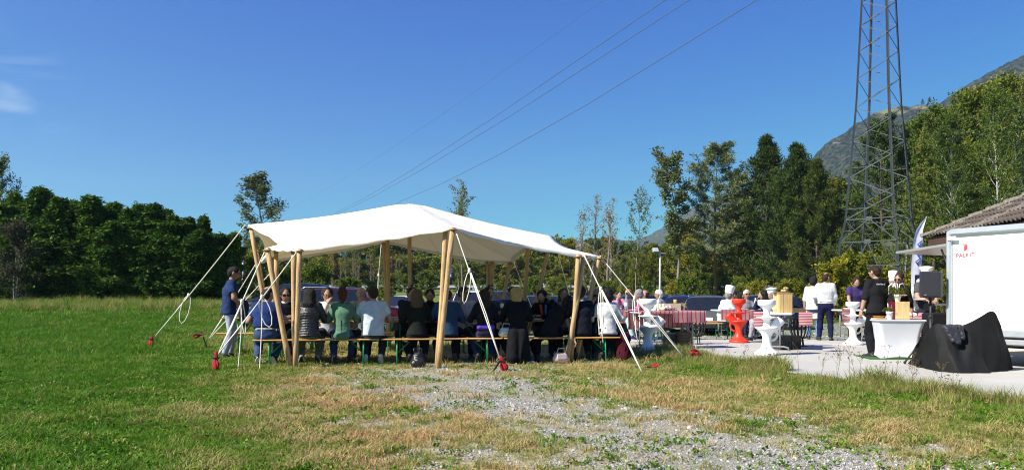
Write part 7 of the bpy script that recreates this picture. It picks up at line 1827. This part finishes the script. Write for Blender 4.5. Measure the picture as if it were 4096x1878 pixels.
# ---------------------------------------------------------------- stretch-cover table, mat, planters
def cover_table():
    q = gp(3588, 1436, PZ); t = thing('buffet_table', 'high buffet table in a tight white stretch cover', 'table', (q.x + .19, q.y + .45, PZ), R(-8))
    h = .735; x, y = .43, .36; V = []; lv = 14; per = []
    # outline sampled round the table; between the feet the cloth is pulled in and up
    n = 48; cor = [(-x, -y), (x, -y), (x, y), (-x, y)]
    def pt(s):
        k = int(s * 4) % 4; f = s * 4 - int(s * 4); a, b = cor[k], cor[(k + 1) % 4]; return a[0] + (b[0] - a[0]) * f, a[1] + (b[1] - a[1]) * f, f
    for l in range(lv + 1):
        z = l / lv
        for i in range(n):
            px_, py_, f = pt(i / n); corner = min(f, 1 - f) * 2; w = 1 - .17 * math.sin(math.pi * (z ** .8)) * (1 - .0 * corner) - .05 * corner * (1 - z)
            zz = z * h; base = (.035 * math.sin(math.pi * f) ** 1) * (1 - z); ww = w if z < 1 else 1.0
            if z > .93: ww = .97 + (z - .93) / .07 * .03
            V.append((px_ * ww * (.90 if z < .02 else .91 + .09 * z), py_ * ww * (.90 if z < .02 else .91 + .09 * z), zz + base))
    Fs = [(l * n + i, l * n + (i + 1) % n, (l + 1) * n + (i + 1) % n, (l + 1) * n + i) for l in range(lv) for i in range(n)]
    mb = MB().add(V, Fs, 0, True); mb.build('stretch_cover', mat('stretch_white', (0.58, 0.58, 0.64), .75, .03, 2), t)
    MB().box((0, 0, h + .004), (2 * x + .05, 2 * y + .05, .035), bev=.015).build('table_top', mat('stretch_white', (0.58, 0.58, 0.64)), t)
    return t
TW = cover_table()
mt = MB().box((0, 0, .006), (1.45, 1.0, .012)); o = mt.build('turf_mat', mat('artificial_turf', (0.035, 0.12, 0.018), .95, .3, 60, .8, 200), None, (TW.location.x + .06, TW.location.y - .07, PZ), (0, 0, R(-8))); tag(o, 'green artificial turf mat under the white covered table', 'mat')
ZT = PZ + .76
def wine_box():
    c = on(TW, .04, -.10, ZT - PZ); t = thing('wine_box', 'upright wooden wine box with a dark red printed side', 'box', (c[0], c[1], ZT), R(-5)); pl = MB()
    pm = mat('pine_board', (0.58, 0.40, 0.18), .6, 0, 4, .1, col2=(0.70, 0.52, 0.26), stretch=(6, 6, .7)); MB().box((0.0, 0, .175), (.30, .26, .345), bev=.006).build('box_body', pm, t)
    MB().box((-.152, 0, .175), (.006, .262, .347)).build('red_side', mat('burgundy_print', (0.12, 0.008, 0.022), .5), t); MB().box((-.142, -.1325, .175), (.022, .004, .347)).build('red_edge', mat('burgundy_print', (0.12, 0.008, 0.022)), t)
    gold = mat('gold_print', (0.50, 0.36, 0.22), .5); lettering('LES AILES DE L EXCELLENCE', .021, gold, t, (-.1575, -.03, .012), (R(90), R(-90), R(-90)))
    lettering('&', .06, gold, t, (-.1575, .035, .20), (R(90), R(-90), R(-90)))
    return t
WB = wine_box()
def pot(loc, h, r, label, leaves, seed):
    t = thing('potted_plant', label, 'plant', loc); b = MB(); n = 24; prof = [(r * .62, 0), (r * .68, .01), (r * .95, h * .72), (r * 1.0, h * .72), (r * 1.02, h), (r * .95, h), (r * .9, h * .8), (0, h * .8)]
    for pi, (rr_, z) in enumerate(prof):
        for j in range(n): w = 6.283 * j / n; b.V.append((rr_ * math.cos(w), rr_ * math.sin(w), z + (.008 * abs(math.sin(j * 3.14159 / 2)) if pi in (4, 5) else 0)))
    b.F = [[i * n + j, i * n + (j + 1) % n, (i + 1) * n + (j + 1) % n, (i + 1) * n + j] for i in range(len(prof) - 1) for j in range(n)]; b.M = [0] * len(b.F); b.SM = [True] * len(b.F); b.build('pot', M_white, t)
    r_ = random.Random(seed); lb = MB()
    if leaves == 'grass':
        for i in range(70):
            a = r_.uniform(0, 6.283); ln = r_.uniform(.14, .30); up_ = r_.uniform(.5, 1.2); p0 = Vector((.02 * math.cos(a), .02 * math.sin(a), h * .8)); d = Vector((math.cos(a), math.sin(a), 0)); P = [p0, p0 + d * ln * .25 + Vector((0, 0, ln * .5 * up_)), p0 + d * ln * .65 + Vector((0, 0, ln * .62 * up_)), p0 + d * ln + Vector((0, 0, ln * .45 * up_ - .04))]
            s = d.cross(Vector((0, 0, 1))) * .006; k = len(lb.V); lb.V += [tuple(q + s * f) for q, f in zip(P, (1, 1, .8, .1))] + [tuple(q - s * f) for q, f in zip(P, (1, 1, .8, .1))]
            for j in range(3): lb.F.append([k + j, k + j + 1, k + 5 + j, k + 4 + j]); lb.M.append(0); lb.SM.append(True)
        lb.build('foliage', L_yel, t)
        fl = MB()
        for i in range(7): a = r_.uniform(0, 6.283); fl.tube([(0, 0, h), (.05 * math.cos(a), .05 * math.sin(a), h + .2), (.11 * math.cos(a), .11 * math.sin(a), h + .22), (.17 * math.cos(a), .17 * math.sin(a), h + .15)], .010, 6)
        fl.build('white_ornament', M_white, t)
    else:
        C = np.array([(r_.gauss(0, r * .6), r_.gauss(0, r * .6), h + r_.uniform(0, .07)) for i in range(40)]); link('foliage', leaves_mesh('foliage', C, .03, 14, .022, L_grey, seed), t)
pot((WB.location.x - .03, WB.location.y, ZT + .35), .135, .065, 'white lace rimmed pot with spiky grass on the wine box', 'grass', 5)
pot(on(TW, -.155, -.16, ZT - PZ), .15, .068, 'white lace rimmed pot with small grey green herb on the covered table', 'herb', 6)
basket(on(TW, -.30, .02, ZT - PZ + .02), 'flat wicker bread basket on the left of the white covered table', .66)
o = MB().box((0, 0, .01), (.27, .24, .02), bev=.006).build('cutting_board', M_crate, None, on(TW, -.29, .02, ZT - PZ), (0, 0, R(5))); tag(o, 'thin wooden board under the wicker bread basket', 'board')
# buffet table behind it with the red cloth
q = gp(3690, 1187 + 208, PZ); TF_ = folding_table((q.x + .15, q.y + .25, PZ), R(-10), 1.6, .74, .74, 'buffet table with red striped cloth behind the loudspeaker stand')
drape('striped_cloth', [(-.40, .28), (-.385, .752), (.38, .753)], (-.75, .1), M_stripe, 'red and white striped cloth hanging between the covered table and the speaker stand', None, on(TF_, 0, 0, 0), R(-10), 'cloth')
for i, (x, y, s, c, l) in enumerate(((-.5, -.1, .10, (0.70, 0.35, 0.42), 'crumpled pink paper in a tray on the buffet behind the wine box'), (-.25, -.05, .10, (0.78, 0.78, 0.78), 'crumpled white paper heap on the buffet left of the speaker pole'), (-.1, -.15, .08, (0.62, 0.22, 0.30), 'dark pink napkin heap right of the speaker pole'))): crumple(on(TF_, x, y, .755), s, l, 'napkin', mat('nap%d' % i, c, .8), 'paper_napkin')
def pepper():
    t = thing('pepper_mill', 'tall black pepper mill by the edge of the white trailer', 'pepper mill', tuple(at(3775, 1255, 16.2))); MB().lathe([(0, 0), (.035, 0), (.03, .03), (.022, .10), (.03, .17), (.034, .2), (.02, .215), (.034, .235), (.036, .265), (.022, .285), (0, .29)], 16).build('mill_body', mat('dark_wood', (0.03, 0.015, 0.012), .3), t)
pepper()
o = MB().box((0, 0, .13), (.62, .4, .26), bev=.03).build('cool_box', M_black, None, tuple(at(3765, 1300, 15.8))); tag(o, 'black cool box behind the draped cover next to the trailer', 'box')
MB().box((0, 0, 0.0), (.05, .4, .62)).build('side', M_black, o, (.28, 0, -.3)); MB().box((0, 0, 0.0), (.05, .4, .62)).build('side', M_black, o, (-.28, 0, -.3))
plate(tuple(at(3680, 1200, 18.55)), 'white plate of food held by the cook in the grey t-shirt', None, .15)

# ---------------------------------------------------------------- loudspeaker on its stand
def loudspeaker():
    Y = 14.05; f = gp(3722, 1187 + 1.2 * F / Y, PZ); p = Vector(((3722 - CX) * Y / F, Y, PZ))
    st = thing('speaker_stand', 'black tripod stand carrying the loudspeaker', 'stand', tuple(p)); MB().tube([(0, 0, .45), (0, 0, 1.19)], .02, 10).build('pole', M_black, st); MB().tube([(0, 0, .25), (0, 0, .85)], .028, 10).build('lower_tube', M_black, st)
    MB().sphere((0, 0, .84), .042, 10).build('collar', M_black, st)
    for a in (R(205), R(325), R(85)):
        l = MB().tube([(0, 0, .62), (.68 * math.cos(a), .68 * math.sin(a), .03)], .016, 8).build('leg', M_black, st); MB().tube([(.0, 0, .3), (.34 * math.cos(a), .34 * math.sin(a), .32)], .010, 6).build('brace', M_black, st); MB().sphere((.68 * math.cos(a), .68 * math.sin(a), .028), .028, 8).build('rubber_foot', M_rubber, l)
    s = thing('loudspeaker', 'black plastic loudspeaker on the tripod stand left of the trailer', 'loudspeaker', (p.x, p.y, 1.185 + PZ), R(-18)); w, d, h = .33, .32, .48
    poly = [(-w / 2, -d / 2), (w / 2 - .03, -d / 2), (w / 2 + .02, -d / 2 + .05), (w / 2 + .03, d / 2 - .1), (w / 2 - .04, d / 2), (-w / 2 + .06, d / 2), (-w / 2, d / 2 - .06)]
    n = len(poly); V = []; lv = [(0, .92), (.02, 1), (h - .02, 1), (h, .92)]
    for z, k in lv: V += [(x * k, y * k, z) for x, y in poly]
    Fs = [(i * n + j, i * n + (j + 1) % n, (i + 1) * n + (j + 1) % n, (i + 1) * n + j) for i in range(3) for j in range(n)] + [tuple(range(n - 1, -1, -1)), tuple(range(3 * n, 4 * n))]
    MB().add(V, Fs).build('cabinet', mat('speaker_cabinet', (0.022, 0.024, 0.03), .5, .15, 30, .15, 150), s)
    MB().box((-.025, -d / 2 - .004, h / 2), (w - .07, .012, h - .05), bev=.004).build('grille', mat('speaker_grille', (0.012, 0.014, 0.022), .6, .2, 150, .5, 300), s); MB().box((-w / 2 + .05, -d / 2 - .012, .05), (.03, .004, .02)).build('badge', M_grey, s)
    MB().lathe([(.035, -.05), (.035, .02)], 12).build('pole_socket', M_black, s)
loudspeaker()

# ---------------------------------------------------------------- black sheet over hidden gear, with a jacket on it
def black_cover():
    rd = [at(3664, 1378, 12.9), at(3712, 1318, 12.75), at(3742, 1291, 12.6), at(3792, 1300, 12.5), at(3850, 1302, 12.45), at(3905, 1276, 12.42), at(3975, 1232, 12.4), at(4004, 1300, 12.4)]
    fr = [gp(3655, 1462), gp(3700, 1476), gp(3760, 1490), gp(3850, 1495), gp(3930, 1495), gp(3995, 1491), gp(4030, 1486), gp(4052, 1478)]
    fr[0].y += .1; O = Vector((rd[2].x, rd[2].y, 0)); ctr = O.copy()
    def smooth(L_):
        for _ in range(2):
            q = [L_[0]]
            for a, b in zip(L_[:-1], L_[1:]): q += [a.lerp(b, .22), a.lerp(b, .78)]
            L_ = q + [L_[-1]]
        return L_
    rd = smooth(rd)
    def lerpl(L_, t): t = min(max(t, 0), .9999) * (len(L_) - 1); i = int(t); return L_[i].lerp(L_[i + 1], t - i)
    n = 84; rows = 16; V = []
    def strip(bot, sgn):
        out = []
        for r in range(rows + 1):
            s = r / rows; row = []
            for i in range(n + 1):
                t = i / n; a = lerpl(rd, t); b = lerpl(bot, t); p = a.lerp(b, s); d = (b - a).length
                sagv = .035 * math.sin(math.pi * s) * (1 - .5 * abs(2 * t - 1)); p.z += sagv * (a.z / 1.0) 
                pl = (1 - 2 * abs(math.sin(t * 15 + .8 * math.sin(s * 3)))) * .45 + (1 - 2 * abs(math.sin(t * 26 + s * 3))) * .25 + .35 * math.sin(t * 13 - s * 5)
                nrm = Vector((b.y - a.y, -(b.x - a.x), 0)); out_ = (b - a); out_.z = 0; out_ = out_.normalized() if out_.length > 1e-6 else Vector((0, -1, 0))
                p += out_ * pl * .12 * s * (1 - .4 * s); p.z = max(p.z, .016 + .0)
                p.z += .03 * math.sin(t * 29 + s * 7) * math.sin(math.pi * s); row.append(p - O)
            out.append(row)
        return out
    bk = [fr[0] + Vector((.0, .1, 0))] + [Vector((lerpl(fr, t).x + .02, 13.25 - .3 * abs(2 * t - 1), 0)) for t in np.linspace(.12, .92, 7)] + [fr[-1].copy()]
    t0 = thing('black_cover', 'black sheet draped over gear on the concrete in front of the trailer', 'cover', tuple(O)); mb = MB(); k = n + 1
    for bot in (fr, bk):
        rows_ = strip(bot, 1); base = len(mb.V); mb.V += [tuple(v) for row in rows_ for v in row]
        for r in range(rows):
            for i in range(n): a = base + r * k + i; mb.F.append([a, a + k, a + k + 1, a + 1]); mb.M.append(0); mb.SM.append(True)
    m = mat('black_sheet', (0.0105, 0.0105, 0.011), .65, .2, 3, .6, 8, spec=.12); mb.build('sheet', m, t0)
    q = at(3815, 1327, 12.33); Vv, Fq = field([dict(a=(-.12, .05, .075), b=(.13, .05, .085), ra=.045, rb=.045), dict(a=(-.10, .0, .05), b=(-.04, -.05, -.13), ra=.055, rb=.045), dict(a=(.0, .0, .06), b=(.03, -.06, -.16), ra=.055, rb=.05), dict(a=(.11, .02, .06), b=(.12, -.04, -.09), ra=.05, rb=.045)], .010, .05, lambda P: n3(P, 11) * .010 + .007 * np.abs(np.sin(P[:, 2] * 60 + P[:, 0] * 30)) + n3(P, 24) * .005)
    tag(link('jacket', mesh_arrays('jacket', Vv, Fq, [mat('quilted_navy', (0.022, 0.022, 0.032), .5, .2, 25, .3, 60)], smooth=True), None, q), 'dark quilted jacket lying on top of the black sheet', 'jacket')
black_cover()

# ---------------------------------------------------------------- dry flower stalks along the pad edge
def stalk(px, h, dY, seed, label):
    r = random.Random(seed); t0 = (px - 2560) / 1500; base = None
    # point on the pad edge under this photo column
    dx, dy = PB[0] - PA[0], PB[1] - PA[1]; k = (px - CX) / F; tt_ = (k * PA[1] - PA[0]) / (dx - k * dy); x, y = PA[0] + dx * tt_, PA[1] + dy * tt_; L = math.hypot(dx, dy); o_ = -.12 - dY; x += o_ * (-dy / L); y += o_ * (dx / L)
    t = thing('dry_weed', label, 'weed', (x, y, tz(x, y)), 0, 'dry weed stalks along the concrete edge'); st = MB(); hd = MB()
    top = Vector((r.uniform(-.08, .08), r.uniform(-.05, .05), h)); st.tube([(0, 0, 0), tuple(top * .5 + Vector((r.uniform(-.02, .02), 0, 0))), tuple(top)], [.0035, .0028, .0018], 5)
    for i in range(r.randint(5, 9)):
        f = r.uniform(.35, 1); p = top * f; a = r.uniform(0, 6.283); ln = r.uniform(.05, .14) * (1.2 - f * .5); e = p + Vector((math.cos(a) * ln * .7, math.sin(a) * ln * .7, ln)); st.tube([tuple(p), tuple(p.lerp(e, .5) + Vector((0, 0, -.01))), tuple(e)], .0016, 4)
        for q in range(5): b = e + Vector((r.gauss(0, .011), r.gauss(0, .011), r.gauss(.004, .009))); hd.sphere(tuple(b), (.0045, .0045, .006), 5)
    st.build('stem', mat('dry_stem', (0.14, 0.10, 0.045), .9), t); hd.build('seed_head', mat('dry_head', (0.10, 0.06, 0.03), .9, .3), t)
rs = random.Random(11)
for i, (px, h) in enumerate([(2722, .34), (2800, .38), (2832, .30), (2875, .30), (2905, .26), (3010, .36), (3060, .24), (3130, .30), (3180, .34), (3265, .42), (3300, .30), (3365, .46), (3440, .55), (3492, .42), (3545, .38), (3610, .44), (3660, .36), (3700, .40), (3760, .34), (3830, .34), (3850, .26), (2950, .28), (3400, .35), (3585, .30)]):
    stalk(px + rs.uniform(-6, 6), h * 1.15, rs.uniform(-.05, .35), 100 + i, 'thin dry flower stalk rising from the tall grass along the concrete edge')
yf = mat('yellow_petal', (0.75, 0.55, 0.02), .7)
for i, (px, py) in enumerate(((3448, 1505), (3835, 1567), (2693, 1597), (2745, 1432), (3445, 1535))):
    q = gp(px, py); h = .22 if px > 3400 else .08; p = gp(px, py + 10, 0); t = thing('yellow_flower', 'tiny yellow flower in the grass near the concrete edge', 'flower', (q.x, q.y - .25, tz(q.x, q.y - .25)), 0, 'yellow flowers in the grass'); MB().tube([(0, 0, 0), (.01, 0, h)], .002, 4).build('stem', mat('green_stem', (0.05, 0.09, 0.02), .8), t); MB().lathe([(0, 0), (.012, .004), (.014, .010), (0, .008)], 8).build('blossom', yf, t, (.01, 0, h))
